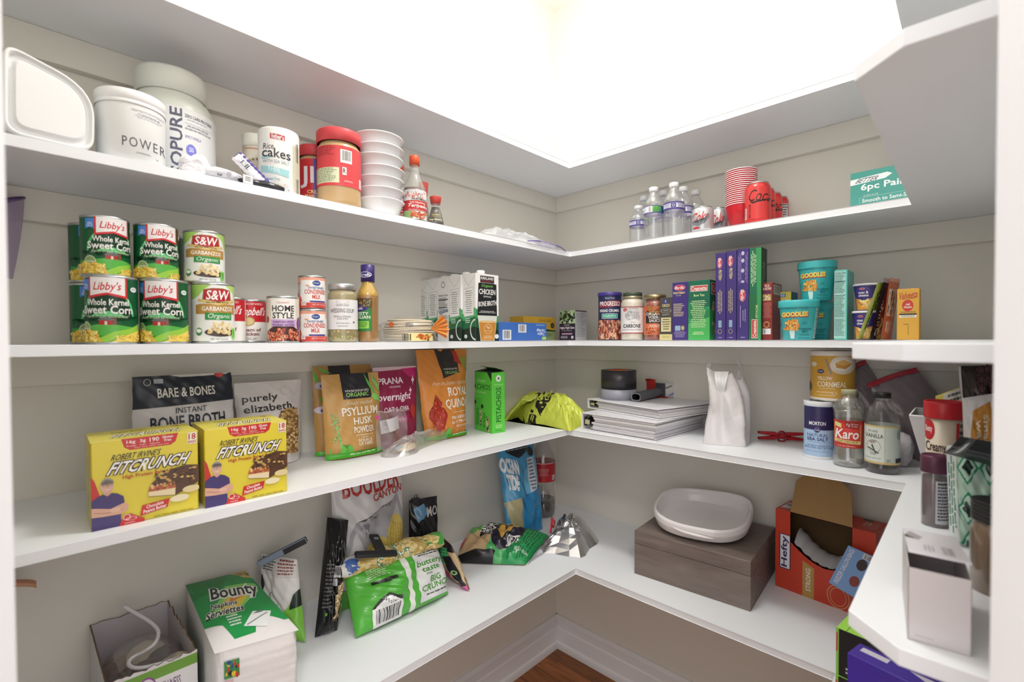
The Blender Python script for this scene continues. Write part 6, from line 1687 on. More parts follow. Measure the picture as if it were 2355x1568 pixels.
def tape_roll(name, lab, u0, u1, vb, vt, z, base, core, stripes=None):
    x, y, r, h = fit(u0, u1, vt, z, 'B', vb=vb)
    h = top_z((u0 + u1) / 2, vt + 4, (x + (CAM.x - x) * 0.0, y)) - z
    t = thing(name, lab, 'tape', (x, y, z), face_cam(x, y), 'tape rolls')
    m = M().lathe([(r * 0.62, 0), (r, 0), (r, h), (r * 0.62, h), (r * 0.62, 0)], C(base, 0.35), 48, False, False)
    m.done('tape', t)
    m = M().lathe([(r * 0.60, 0.0005), (r * 0.617, 0.0005), (r * 0.617, h + 0.0004), (r * 0.57, h + 0.0004), (r * 0.57, 0.0005)], C(core, 0.6), 40, False, False)
    m.done('core', t)
    return x, y, r, h


xg, yg, rg, hg = tape_roll('duct_tape', 'silver grey roll of duct tape lying on the binders', 1380, 1466, 921, 889, zt2, '#9a9ba6', '#8c7a60')
x, y, r, h = fit(1385, 1465, 849, zt2 + hg + 0.0005, 'B', d=-xg)
hk = top_z(1425, 851, (x, y)) - zt2 - hg
t = thing('duct_tape', 'black roll of duct tape with an orange core, stacked on the grey roll', 'tape', (xg, yg, zt2 + hg + 0.0006), face_cam(xg, yg), 'tape rolls')
rk = rg * 0.95
M().lathe([(rk * 0.62, 0), (rk, 0), (rk, hk), (rk * 0.62, hk), (rk * 0.62, 0)], C('#2b2a2e', 0.35), 48, False, False).done('tape', t)
m = M().lathe([(rk * 0.60, 0.0005), (rk * 0.617, 0.0005), (rk * 0.617, hk + 0.0003), (rk * 0.45, hk + 0.0003), (rk * 0.45, 0.0005), (rk * 0.60, 0.0005)], C('#d0603a', 0.5), 40, False, False)
m.lathe([(rk * 0.62, hk + 0.0002), (rk * 0.52, hk + 0.0012)], C('#e0703c', 0.5), 40, False, False)
m.done('core', t)

# packing tape dispenser lying on the binders
pc = P(1523, 912, z=zt2)
hx = P(1462, 908, z=zt2 + 0.022)
t = thing('tape_dispenser', 'packing tape dispenser with a grey handle and a printed white roll', 'tape dispenser', (pc.x + 0.02, pc.y, zt2), 0)
base = Vector((pc.x + 0.02, pc.y, zt2))
m = M()
rr, hh = 0.043, 0.050
m.lathe([(rr * 0.84, 0.001), (rr, 0.001), (rr, hh), (rr * 0.84, hh), (rr * 0.84, 0.001)], C('#e9e6e8', 0.3), 40, False, False)
fa = face_cam(base.x, base.y)
rot = Matrix.Rotation(fa, 4, 'Z')
m.art(lambda p, q, o: rot @ cyl(rr, rr, 0.003, hh - 0.002)(p, q, o), [('p', [(0.15, 0.72), (0.5, 0.52), (0.5, 0.66), (0.15, 0.86)], '#8a9ac8'), ('p', [(0.62, 0.86), (0.9, 0.62), (0.9, 0.76), (0.7, 0.95)], '#8a9ac8'), ('p', [(0.08, 0.2), (0.34, 0.08), (0.36, 0.2), (0.1, 0.34)], '#6a665a'), ('p', [(0.5, 0.3), (0.75, 0.1), (0.8, 0.18), (0.55, 0.4)], '#8a8468'), ('lines', 0.12, 0.14, 0.34, 0.26, 2, '#d8d2b8')], du=0.04)
m.done('tape_roll', t)
M().lathe([(rr * 0.30, 0.004), (rr * 0.80, 0.004), (rr * 0.80, hh - 0.004), (rr * 0.30, hh - 0.004), (rr * 0.30, 0.004)], C('#2a2628', 0.5), 32, False, False).done('hub', t)
dv = (Vector((hx.x, hx.y, 0)) - Vector((base.x, base.y, 0))).normalized()
sv = Vector((-dv.y, dv.x, 0))
m = M()
ln = (Vector((hx.x, hx.y, 0)) - Vector((base.x, base.y, 0))).length


def handle(a, b):
    s = rr + 0.004 + (ln - rr - 0.004) * b
    c, sn = cos(2 * pi * a), sin(2 * pi * a)
    wv, hv = 0.018 * abs(c) ** 0.6 * (1 if c > 0 else -1), 0.0135 * abs(sn) ** 0.7 * (1 if sn > 0 else -1)
    p = dv * s + sv * wv
    return Vector((p.x, p.y, 0.015 + hv + 0.006 * (1 - b)))


HM = C('#55565c', 0.45)
m.grid(handle, 28, 10, HM, close_u=True)
m.grid(lambda a, b: dv * ln + sv * (0.018 * (1 - 0.22 * b) * abs(cos(2 * pi * a)) ** 0.6 * (1 if cos(2 * pi * a) > 0 else -1)) + Vector((0, 0, 0.015 + 0.0135 * (1 - 0.28 * b) * abs(sin(2 * pi * a)) ** 0.7 * (1 if sin(2 * pi * a) > 0 else -1))) - dv * 0.001 * b, 28, 1, C('#77787e', 0.4), close_u=True)
m.grid(lambda a, b: dv * (ln - 0.001 - 0.05 * b) + sv * (0.014 * abs(cos(2 * pi * a)) ** 0.6 * (1 if cos(2 * pi * a) > 0 else -1)) + Vector((0, 0, 0.015 + 0.0098 * abs(sin(2 * pi * a)) ** 0.7 * (1 if sin(2 * pi * a) > 0 else -1))), 28, 1, C('#151517', 0.7), close_u=True, flip=True)
m.done('handle', t)
RD = C('#c0342e', 0.4)
m = M()
bm_ = Matrix.Rotation(atan2(dv.y, dv.x), 4, 'Z')
m.box(rr * 0.3, -0.030, 0.0005, rr + 0.010, 0.030, 0.0030, RD, 0.0008, mat=bm_)
m.box(rr + 0.003, -0.045, 0.012, rr + 0.006, -0.012, 0.062, RD, 0.0008, mat=bm_)
m.box(rr - 0.012, -0.050, 0.055, rr + 0.006, -0.030, 0.062, RD, 0.0008, mat=bm_)
m.box(rr + 0.001, -0.024, 0.004, rr + 0.004, 0.024, 0.050, C('#4c4d52', 0.5), 0.0008, mat=bm_)
m.done('frame', t)

# white translucent plastic bag standing on the shelf
A, B = P(1612, 1019, z=Z4), P(1717, 1030, z=Z4)
hW = top_z(1672, 826, (A.x + 0.07, (A.y + B.y) / 2)) - Z4
x, y, w, rz = boxfit(A, B, 0.13)
m = M()
WBm = clear('#fbf6f8', 0.80, 0.2, 0.12)


def sack(a, b):
    """closed wall of the bag: square foot, gathered open mouth with two ears"""
    th = 2 * pi * a
    c, s = cos(th), sin(th)
    sq = 1 / max(abs(c), abs(s)) ** (0.85 * (1 - b * 0.6))
    k = 1 - 0.30 * b ** 1.1 + 0.05 * noise(a * 3, b * 2, 2)
    wr = 1 + (0.12 * b + 0.02) * sin(th * 6 + 1.2 + 2 * b) + 0.09 * b * sin(th * 9 + 4 * b) + 0.03 * noise(a * 7, b * 3, 7)
    px, py = w / 2 * c * sq * k * wr, 0.065 * s * sq * k * wr
    top = 0.80 + 0.20 * max(0, sin(th * 2 + 0.9)) ** 2 + 0.05 * sin(5 * th)
    z = hW * b * (1 - (1 - top) * b ** 2)
    return Vector((px + 0.010 * b * sin(4 * b), py + 0.004 * sin(9 * b + 3 * c), max(0.0006, min(z, hW))))


m.grid(sack, 84, 30, WBm, smooth=True, close_u=True)
m.faces([sack(k / 56, 0) for k in range(56)], [tuple(range(55, -1, -1))], WBm)
m.grid(lambda a, b: Vector((-0.008 + 0.038 * (a - .5) * (1 - 0.55 * b), -0.046 - 0.012 * sin(pi * b) + 0.003 * sin(a * 12), hW * (0.86 - 0.26 * b))), 8, 10, clear('#ffffff', 0.9, 0.2, 0.15))
o = m.done('plastic_bag', None, (x, y, Z4), rz)
tag(o, 'white translucent plastic bag standing upright with a gathered open top', 'bag')

# red bag clip
p0, p1 = P(1744, 1001, z=Z4 + 0.014), P(1848, 1005, z=Z4 + 0.014)
c_ = (p0 + p1) / 2
e = Vector((p1.x - p0.x, p1.y - p0.y, 0))
t = thing('bag_clip', 'long red bag clip lying by the salt canister', 'clip', (c_.x, c_.y, Z4), atan2(e.y, e.x))
L_ = min(e.length / 2, 0.09)
RC = C('#b3202c', 0.25)
for nm, z0, s in (('lower_jaw', 0.0068, 1), ('upper_jaw', 0.0215, -1)):
    m = M()
    m.grid(lambda a, b: Vector((-L_ + 2 * L_ * a, 0.009 * cos(2 * pi * b), z0 + 0.0065 * sin(2 * pi * b) * (0.55 + 0.45 * sin(pi * a)) + s * (0.004 * (1 - abs(2 * a - 1)) - (0.002 if abs(2 * a - 1) > .2 else -0.001)) + (0.002 if s > 0 else 0))), 24, 14, RC)
    m.done(nm, t)
M().tube([(0, -0.009 * 0 - 0.004, 0.012 + 0.017 * sin(a)) if False else (0.011 * cos(a), -0.009, 0.0145 + 0.0145 * sin(a)) for a in [k * 2 * pi / 24 for k in range(25)]], 0.0032, C('#8c1620', 0.3), 8).done('spring', t)


# canisters
def canister(name, lab, f, z, base, art, rimc, cap=None, lo=0.0, hi=1.0, turn=0):
    x, y, r, h = f
    t = thing(name, lab, 'canister', (x, y, z), face_cam(x, y, turn))
    m = M().lathe([(r * 0.985, 0.0), (r, 0.0015), (r, 0.006), (r * 0.985, 0.007), (r * 0.985, h - 0.012), (r, h - 0.010), (r, h - 0.001), (r * 0.97, h), (r * 0.95, h - 0.002)], [C(rimc, 0.4)] * 3 + [C(base, 0.4)] + [C(rimc, 0.4)] * 4, 52, cap1=True)
    m.art(cyl(r * 0.985, r * 0.985, 0.008, h - 0.013), art, du=0.028, base=3)
    m.done('canister_body', t)
    return t


f = fit(1849, 1921, 917, Z4, 'B', vb=1057)
fm = (f[0], f[1], f[2], f[3])
t = canister('salt_canister', 'round salt canister, navy above and pale blue below', fm, Z4, '#a9c4e2', [('r', 0, 0, 1, 0.47, '#2f2858'), ('e', 0.44, 0.47, 0.10, 0.06, '#2f2858'), ('ring', 0.44, 0.47, 0.085, 0.05, 0.15, '#8c9ac8'), ('t', '1848', 0.38, 0.455, 0.50, 0.485, '#d8dcec'), ('t', 'MORTON', 0.19, 0.30, 0.72, 0.375, '#f2f2f6', {'b': .035}), ('t', 'NATURAL', 0.13, 0.545, 0.80, 0.61, '#4a5a8a', {'b': .005}), ('t', 'SEA SALT', 0.13, 0.625, 0.80, 0.69, '#34427a', {'b': .02}), ('lines', 0.08, 0.715, 0.95, 0.735, 1, '#8aa4cc'), ('t', 'NATURALLY EVAPORATED\nFROM UTAH\'S GREAT SALT LAKE', 0.05, 0.77, 0.93, 0.85, '#4a5e94'), ('t', 'NET WT 26 OZ (1 LB 10 OZ) 737g', 0.12, 0.895, 0.82, 0.92, '#5a6ea4')], '#e6e6ea')
M().box(-0.020, -f[2] * 0.6, f[3], 0.012, -f[2] * 0.3, f[3] + 0.001, C('#4a4640', 0.5), 0.0003).done('spout', t)
zc_ = Z4 + fm[3] + 0.0012
fc = fit(1863, 1969, 805, zc_, 'B', d=0.175)
hcorn = min(fc[3], Z3 - ST - zc_ - 0.004)
canister('cornmeal_canister', 'mustard yellow cornmeal canister standing on the salt canister', (fc[0], fc[1], min(fc[2], 0.062), hcorn), zc_, '#c79838', [('lines', 0, 0.25, 1, 0.27, 1, '#b88a2c'), ('r', 0, 0.46, 1, 0.463, '#b88a2c'), ('r', 0, 0.70, 1, 0.703, '#b88a2c'), ('e', 0.10, 0.20, 0.06, 0.06, '#d8d0bc'), ('e', 0.72, 0.21, 0.27, 0.22, '#d6cdbc'), ('e', 0.72, 0.20, 0.20, 0.16, '#e3dcd0'), ('p', [(0.56, 0.16), (0.74, 0.08), (0.92, 0.18), (0.78, 0.30), (0.58, 0.27)], '#c8924a'), ('p', [(0.56, 0.16), (0.74, 0.08), (0.92, 0.18), (0.74, 0.22)], '#dcb068'), ('p', [(0.34, 0.06), (0.38, 0.07), (0.44, 0.26), (0.50, 0.42), (0.46, 0.44), (0.40, 0.28)], '#8c8478'), ('e', 0.25, 0.365, 0.075, 0.05, '#2f2a6a'), ('t', 'Kroger', 0.20, 0.34, 0.30, 0.39, '#e8e6f0', {'sh': .1}), ('t', 'YELLOW', 0.18, 0.49, 0.50, 0.575, '#f2e8d4', {'b': .03}), ('t', 'CORNMEAL', 0.18, 0.61, 0.80, 0.74, '#f2e8d4', {'b': .015}), ('lines', 0.18, 0.77, 0.6, 0.81, 1, '#dcc48c'), ('ring', 0.55, 0.89, 0.06, 0.03, 0.2, '#f2e8d4'), ('r', 0.16, 0.865, 0.5, 0.875, '#f2e8d4'), ('lines', 0.18, 0.93, 0.6, 0.97, 2, '#e0cc98'), ('e', 0.0, 0.75, 0.05, 0.12, '#4a4038')], '#ded8d2', turn=0)

# corn syrup bottle
f = fit(1916, 1992, 893, Z4, 'B', vb=1077)
x, y, r, h = f
t = thing('syrup_bottle', 'clear pinched-waist bottle of corn syrup with a red label', 'bottle', (x, y, Z4), face_cam(x, y))
pr = [(r * 0.80, 0), (r * 0.98, 0.006), (r, 0.018), (r * 0.97, h * 0.16), (r * 0.90, h * 0.22), (r * 0.88, h * 0.27), (r * 0.90, h * 0.55), (r * 0.97, h * 0.70), (r, h * 0.76), (r * 0.86, h * 0.83), (r * 0.55, h * 0.89), (r * 0.44, h * 0.92), (r * 0.44, h * 0.94)]
M().lathe([(q * 0.97, z) for q, z in pr[:8]] + [(r * 0.95, h * 0.745)], clear('#9a9a88', 0.10, 0.05, 0.1), 40).done('syrup', t)
M().lathe(pr, clear('#b8bcb4', 0.14, 0.05, 0.35), 44, cap1=False).done('bottle_body', t)
sleeve(t, prof_r(pr), h * 0.255, h * 0.61, '#c2352e', [('r', 0.06, 0.10, 0.95, 0.82, '#d8403a'), ('r', 0.04, 0.10, 0.06, 0.8, '#e8c86a'), ('r', 0.88, 0.15, 0.90, 0.75, '#e8c86a'), ('p', [(0.06, 0.06), (0.26, 0.12), (0.26, 0.28), (0.06, 0.22)], '#e6d890'), ('p', [(0.38, 0.02), (0.82, 0.04), (0.82, 0.30), (0.38, 0.26)], '#9a2420'), ('t', '0g', 0.42, 0.10, 0.54, 0.22, '#f4e8e2', {'b': .02}), ('t', 'High Fructose\nCorn Syrup', 0.57, 0.08, 0.80, 0.25, '#f4e0da'), ('t', 'Karo', 0.08, 0.31, 0.84, 0.67, '#f6f2ee', {'b': .04, 'sh': .06}), ('p', [(0.04, 0.68), (0.9, 0.74), (0.9, 0.86), (0.04, 0.80)], '#e8d08a'), ('t', 'LIGHT CORN SYRUP', 0.12, 0.725, 0.80, 0.815, '#5a4420', {'b': .01, 'tilt': .4}), ('t', '16 FL OZ (1 PT) 473mL', 0.15, 0.91, 0.72, 0.96, '#f0dcd6', {'b': .01})])
M().lathe([(r * 0.46, h * 0.935), (r * 0.49, h * 0.937), (r * 0.49, h * 0.99), (r * 0.46, h)], C('#a8a888', 0.45), 36).done('cap', t)

# vanilla bottle
f = fit(1991, 2072, 899, Z4, 'B', vb=1092)
x, y, r, h = f
t = thing('vanilla_bottle', 'vanilla bottle with a black cap, pale green label and dark liquid at the bottom', 'bottle', (x, y, Z4), face_cam(x, y))
pr = [(r * 0.90, 0), (r * 0.985, 0.004), (r, 0.012), (r, h * 0.62), (r * 0.96, h * 0.70), (r * 0.80, h * 0.80), (r * 0.52, h * 0.875), (r * 0.43, h * 0.90), (r * 0.43, h * 0.94)]
M().lathe([(r * 0.88, 0.002), (r * 0.975, 0.006), (r * 0.985, h * 0.145)], C('#1f1819', 0.12), 44).done('vanilla', t)
M().lathe(pr, clear('#d8dad8', 0.03, 0.05, 0.1), 44, cap1=False).done('bottle_body', t)
sleeve(t, lambda z: r + 0.0003, h * 0.125, h * 0.60, '#c3cec6', [('r', 0, 0, 1, 0.045, '#cbb478'), ('r', 0, 0.945, 1, 1, '#cbb478'), ('r', 0.0, 0.045, 0.57, 0.945, '#d3dad3'), ('r', 0.565, 0.045, 0.572, 0.945, '#b8a878'), ('t', 'PURE', 0.13, 0.13, 0.38, 0.185, '#3a3a38'), ('t', 'VANILLA', 0.04, 0.225, 0.53, 0.325, '#2a2a2a', {'b': .01}), ('ring', 0.27, 0.55, 0.19, 0.17, 0.05, '#5a5a56'), ('p', [(0.12, 0.42), (0.22, 0.38), (0.36, 0.40), (0.30, 0.46), (0.20, 0.48)], '#a89a9c'), ('p', [(0.2, 0.52), (0.24, 0.50), (0.34, 0.72), (0.32, 0.74)], '#4a4a44'), ('p', [(0.1, 0.60), (0.14, 0.58), (0.42, 0.70), (0.4, 0.73)], '#5a5a52'), ('t', 'EXTRACT', 0.18, 0.73, 0.36, 0.77, '#3a3a38'), ('t', '473mL (16 FL OZ)', 0.07, 0.835, 0.47, 0.875, '#4a4a48'), ('r', 0.62, 0.86, 0.73, 0.93, '#5a625c'), ('r', 0.63, 0.867, 0.72, 0.923, '#c3cec6'), ('t', 'K', 0.65, 0.875, 0.70, 0.915, '#2a2a2a', {'b': .02}), ('r', 0.86, 0.83, 1.0, 0.945, '#26262a'), ('lines', 0.90, 0.1, 0.98, 0.35, 2, '#7a827c', {'vert': True})])
M().lathe([(r * 0.45, h * 0.93), (r * 0.485, h * 0.932), (r * 0.485, h * 0.99), (r * 0.46, h)], C('#1c1c1e', 0.45), 36).done('cap', t)


# zip bags with red zips, standing in the far corner
def red_zip(lab, z0px, z1px, d0, d1, foot, tint, seed):
    a, b = P(*z0px, x=-d0), P(*z1px, x=-d1)
    c_ = Vector(((a.x + b.x) / 2, (a.y + b.y) / 2, 0))
    t = thing('zip_bag', lab, 'bag', (c_.x, c_.y, Z4), 0, 'red zip bags')
    a, b = a - Vector((c_.x, c_.y, Z4)), b - Vector((c_.x, c_.y, Z4))
    f0, f1 = (Vector((p[0] - c_.x, p[1] - c_.y, 0.001)) for p in foot)
    m = M()
    fm_ = clear(tint, 0.62, 0.15, 0.15)
    for s in (-1, 1):
        m.grid(lambda p, q: (a.lerp(b, p)).lerp(f0.lerp(f1, p), q) + Vector((s * 0.030 * sin(pi * min(1, q * 0.9)) * sin(pi * p) ** .6 + 0.004 * noise(p * 4, q * 4, seed), 0, 0.004 * noise(p * 5, q * 3, seed + 2) * sin(pi * q))), 16, 16, fm_)
    m.done('film', t)
    m = M()
    for k, (off, cc) in enumerate(((0.0, '#a81f3a'), (0.012, '#7a1c30'))):
        up = (a - f0).normalized() * -off
        pts = [a.lerp(b, i / 12) + up + Vector((0, 0, 0.004 * sin(pi * i / 12))) for i in range(13)]
        m.tube(pts, 0.0016, C(cc, 0.35), 6)
    m.grid(lambda p, q: a.lerp(b, p) + (f0 - a).normalized() * 0.010 * q + Vector((-0.006, 0, 0.004 * sin(pi * p))), 12, 1, clear('#c8203c', 0.75, 0.2, 0.1))
    m.done('zip_strip', t)
    return t


red_zip('red zip bag slanting up beside the cornmeal canister', (1922, 862), (1990, 828), 0.112, 0.075, ((-0.085, -1.12), (-0.06, -1.20)), '#8c7d86', 1)
red_zip('red zip bag standing behind the vanilla bottle', (1994, 884), (2108, 846), 0.125, 0.070, ((-0.095, -1.18), (-0.055, -1.31)), '#9a8c94', 5)

# cloth sack behind the vanilla bottle
p = P(2095, 1072, z=Z4)
m = M()
crumple(m, (0, 0, 0.038), (0.024, 0.030, 0.041), C('#cfc9cc', 0.85), 21, n=30, rough=0.16)
tag(m.done('cloth_sack', None, (-0.175, -1.150, Z4), R(20)), 'small off-white cloth sack slumped behind the vanilla bottle', 'sack')

# fabric bin on the right-hand wing of the shelf, holding packets
bl, br = P(2116, 1106, z=Z4), P(2150, 1112, z=Z4)
bx0, by0 = bl.x, bl.y
t = thing('fabric_bin', 'off-white fabric bin with flared sides holding snack packets', 'bin', (bx0 + 0.045, by0 - 0.075, Z4), 0)
hF = 0.135
m = M()
FB = C('#dad8dc', 0.85, bump=0.3, bscale=900)


def bin_wall(a, b, inset=0.0):
    k = int(a * 4) % 4
    u = a * 4 - int(a * 4)
    x0, y0 = 0.042 + 0.030 * b - inset, 0.062 + 0.030 * b - inset
    cs = [(-x0, -y0), (-x0, y0), (x0, y0), (x0, -y0)]
    p0, p1 = cs[k], cs[(k + 1) % 4]
    return Vector((p0[0] + (p1[0] - p0[0]) * u, p0[1] + (p1[1] - p0[1]) * u, 0.001 + hF * b))


m.grid(lambda a, b: bin_wall(a, b), 24, 8, FB, smooth=False, close_u=True)
m.grid(lambda a, b: bin_wall(a, b, 0.003), 24, 8, FB, smooth=False, close_u=True, flip=True)
m.grid(lambda a, b: bin_wall(a, 1, 0.003 * b) + Vector((0, 0, 0.0008)), 24, 1, FB, smooth=False, close_u=True)
m.faces([Vector((x_, y_, 0.001)) for x_, y_ in ((-.042, -.062), (.042, -.062), (.042, .062), (-.042, .062))], [(0, 1, 2, 3), (3, 2, 1, 0)], FB)
m.done('bin_wall', t)
m = M()
m.tube([bin_wall(k / 48, 1, 0.0015) + Vector((0, 0, 0.001)) for k in range(49)], 0.0022, C('#e2e0e2', 0.8), 6)
m.tube([bin_wall(0.045 if False else 0.02, k / 10) + Vector((-0.001, 0, 0)) for k in range(11)], 0.0006, C('#a8a6aa', 0.8), 5)
m.done('piping', t)
bo = Vector((bx0 + 0.045, by0 - 0.075, Z4))
for k, (dx, dy, rzz, cc, lab, nm, hh_) in enumerate(((-0.030, 0.045, 15, '#cdd645', 'lime yellow snack packet standing in the fabric bin', 'snack_packet', 0.150), (-0.005, 0.058, 40, '#3f9a7a', 'green snack packet tucked in the fabric bin beside the lime one', 'snack_packet', 0.158))):
    fn = pouch_fn(0.058, hh_, 0.010, 'pillow', 0.0015, k)
    m = M()
    m.grid(lambda a, b: fn(a, 1 - b, 0), 12, 14, C(cc, 0.3))
    m.grid(lambda a, b: fn(a, 1 - b, 0, 1), 12, 14, C(cc, 0.3), flip=True)
    if k == 0:
        m.art(fn, [('lines', 0.45, 0.08, 0.85, 0.3, 4, '#3a3a22', {'vert': True}), ('lines', 0.15, 0.1, 0.4, 0.25, 3, '#5a5a2a')], du=0.08, dv=0.08, base=2)
    o = m.done(nm)
    o.matrix_world = Matrix.Translation(bo + Vector((dx + 0.02, dy - 0.06, 0.004))) @ Matrix.Rotation(R(-90 + rzz), 4, 'Z') @ Matrix.Rotation(R(-8), 4, 'X')
    tag(o, lab, 'packet', 'packets in the fabric bin')
# ------------------------------------------------------------------ lowest shelf, left wall
# open cardboard box with zip bags of food in it
zc = 0.13
C4 = [P(204, 1431, z=Z5 + zc), P(395, 1369, z=Z5 + zc), P(462, 1483, z=Z5 + zc)]
x1, x0 = C4[2].x - 0.006, C4[0].x
y1, y0 = -0.008, C4[2].y
wc, dc = x1 - x0, y1 - y0
t = thing('cardboard_box', 'open white and green cardboard box with torn edges, holding bagged food', 'box', ((x0 + x1) / 2, (y0 + y1) / 2, Z5), 0)
CB, CBI = C('#d9d5d6', 0.6), C('#cfc7cb', 0.6)


def torn(n, seed, amp):
    r_ = random.Random(seed)
    return [zc - amp * r_.random() for _ in range(n + 1)]


m = M()
for k, (p, q, amp) in enumerate(((Vector((-wc / 2, -dc / 2)), Vector((wc / 2, -dc / 2)), 0.008), (Vector((wc / 2, -dc / 2)), Vector((wc / 2, dc / 2)), 0.010), (Vector((wc / 2, dc / 2)), Vector((-wc / 2, dc / 2)), 0.004), (Vector((-wc / 2, dc / 2)), Vector((-wc / 2, -dc / 2)), 0.003))):
    tp = torn(24, k, amp)
    nn = Vector((-(q - p).y, (q - p).x)).normalized() * 0.0025
    for i in range(24):
        a, b = p.lerp(q, i / 24), p.lerp(q, (i + 1) / 24)
        for o2, mt in ((Vector((0, 0)), CB), (nn, CBI)):
            m.faces([Vector((a.x + o2.x, a.y + o2.y, 0.001)), Vector((b.x + o2.x, b.y + o2.y, 0.001)), Vector((b.x + o2.x, b.y + o2.y, tp[i + 1])), Vector((a.x + o2.x, a.y + o2.y, tp[i]))], [(0, 1, 2, 3)], mt)
        m.faces([Vector((a.x, a.y, tp[i])), Vector((b.x, b.y, tp[i + 1])), Vector((b.x + nn.x, b.y + nn.y, tp[i + 1])), Vector((a.x + nn.x, a.y + nn.y, tp[i]))], [(0, 1, 2, 3)], C('#6a543c', 0.8))
m.faces([Vector((s * wc / 2, r_ * dc / 2, 0.001)) for s, r_ in ((-1, -1), (1, -1), (1, 1), (-1, 1))], [(0, 1, 2, 3), (3, 2, 1, 0)], CBI)
m.art(flat((-wc / 2, -dc / 2, zc - 0.010), (wc, 0, 0), (0, 0, -zc + 0.012)), [('r', 0, 0, 1, 0.16, '#6f9f3c'), ('r', 0, 0.16, 1, 1, '#e2dfe0'), ('e', 0.42, 0.30, 0.115, 0.22, '#8a4a8c'), ('e', 0.42, 0.30, 0.10, 0.19, '#dcd0dc'), ('blobs', 0.36, 0.2, 0.48, 0.42, 10, 0.02, 0.05, ['#8a4a8c', '#b88aba']), ('t', 'WELLNESS', 0.53, 0.24, 0.80, 0.38, '#6a3a72', {'b': .01}), ('t', 'CRACKERS', 0.50, 0.46, 0.96, 0.70, '#4f8a3a', {'b': .02})])
m.art(flat((wc / 2, -dc / 2, zc - 0.011), (0, dc, 0), (0, 0, -zc + 0.013)), [('r', 0, 0, 1, 0.95, '#2f6a3a')])
m.done('carton_body', t)
zbg = thing('zip_bag', 'clear zip bag with a white zip lying in the open cardboard box', 'bag', ((x0 + x1) / 2, (y0 + y1) / 2, Z5 + 0.002), 0)
m = M()
crumple(m, (0, -0.02, 0.062), (wc * 0.46, dc * 0.42, 0.060), clear('#e8e3e6', 0.07, 0.1, 0.3), 31, n=34, rough=0.10)
m.done('film', zbg)
m = M()
for k in range(9):
    r_ = random.Random(k + 50)
    crumple(m, (r_.uniform(-.035, .04), r_.uniform(-.08, .05), 0.05 + r_.uniform(0, .045)), (0.028, 0.032, 0.018), C(r_.choice(['#6a4a3a', '#4a3c3a', '#7a5a48', '#cfc2ac', '#5a5254']), 0.5), k + 40, n=12, rough=0.2)
m.done('contents', zbg)
zp = [P(u, v, z=Z5 + z) - zbg.location for u, v, z in ((284, 1393, .165), (312, 1410, .150), (345, 1430, .138), (364, 1452, .130), (357, 1478, .124), (333, 1498, .120), (303, 1513, .118), (297, 1530, .117), (325, 1536, .117), (390, 1520, .117), (432, 1506, .117))]
zq = []
for i in range(len(zp) - 1):
    a_, b_, c_, d_ = zp[max(i - 1, 0)], zp[i], zp[i + 1], zp[min(i + 2, len(zp) - 1)]
    zq += [0.5 * (2 * b_ + (c_ - a_) * u + (2 * a_ - 5 * b_ + 4 * c_ - d_) * u * u + (3 * b_ - a_ - 3 * c_ + d_) * u ** 3) for u in (0, .25, .5, .75)]
M().tube(zq, 0.0034, C('#e9e7ea', 0.35), 8).done('zip_strip', zbg)

# pack of napkins
zn = 0.154
T4 = [P(425, 1346, z=Z5 + zn), P(565, 1312, z=Z5 + zn), P(690, 1450.6, z=Z5 + zn), P(493, 1507, z=Z5 + zn)]
wn = ((T4[1] - T4[0]).length + (T4[2] - T4[3]).length) / 2
dn = min(((T4[3] - T4[0]).length + (T4[2] - T4[1]).length) / 2, 0.34)
cn = sum(T4, Vector()) / 4
rzn = atan2((T4[2] - T4[3]).y, (T4[2] - T4[3]).x)
ccx, ccy = cn.x, min(cn.y, -0.012 - 0.5 * (dn * cos(rzn) + wn * abs(sin(rzn))))
m = M()


def skew(px, py, z):
    """the pack sits a little out of square"""
    a, b = px / wn + 0.5, 0.5 - py / dn
    q = (T4[0] * (1 - a) + T4[1] * a) * (1 - b) + (T4[3] * (1 - a) + T4[2] * a) * b - cn
    return Vector((q.x, q.y, z))


def puff(a, b):
    """soft rounded block of napkins wrapped in film"""
    th = 2 * pi * a
    c, s = cos(th), sin(th)
    e = 0.16
    px, py = wn / 2 * abs(c) ** e * (1 if c > 0 else -1), dn / 2 * abs(s) ** e * (1 if s > 0 else -1)
    k = 1 - 0.02 * (2 * b - 1) ** 6 + 0.010 * noise(a * 8, b * 2, 3) + 0.006 * sin(b * 60) * (1 if 0.05 < b < .95 else 0)
    return skew(px * k, py * k, 0.001 + zn * b)


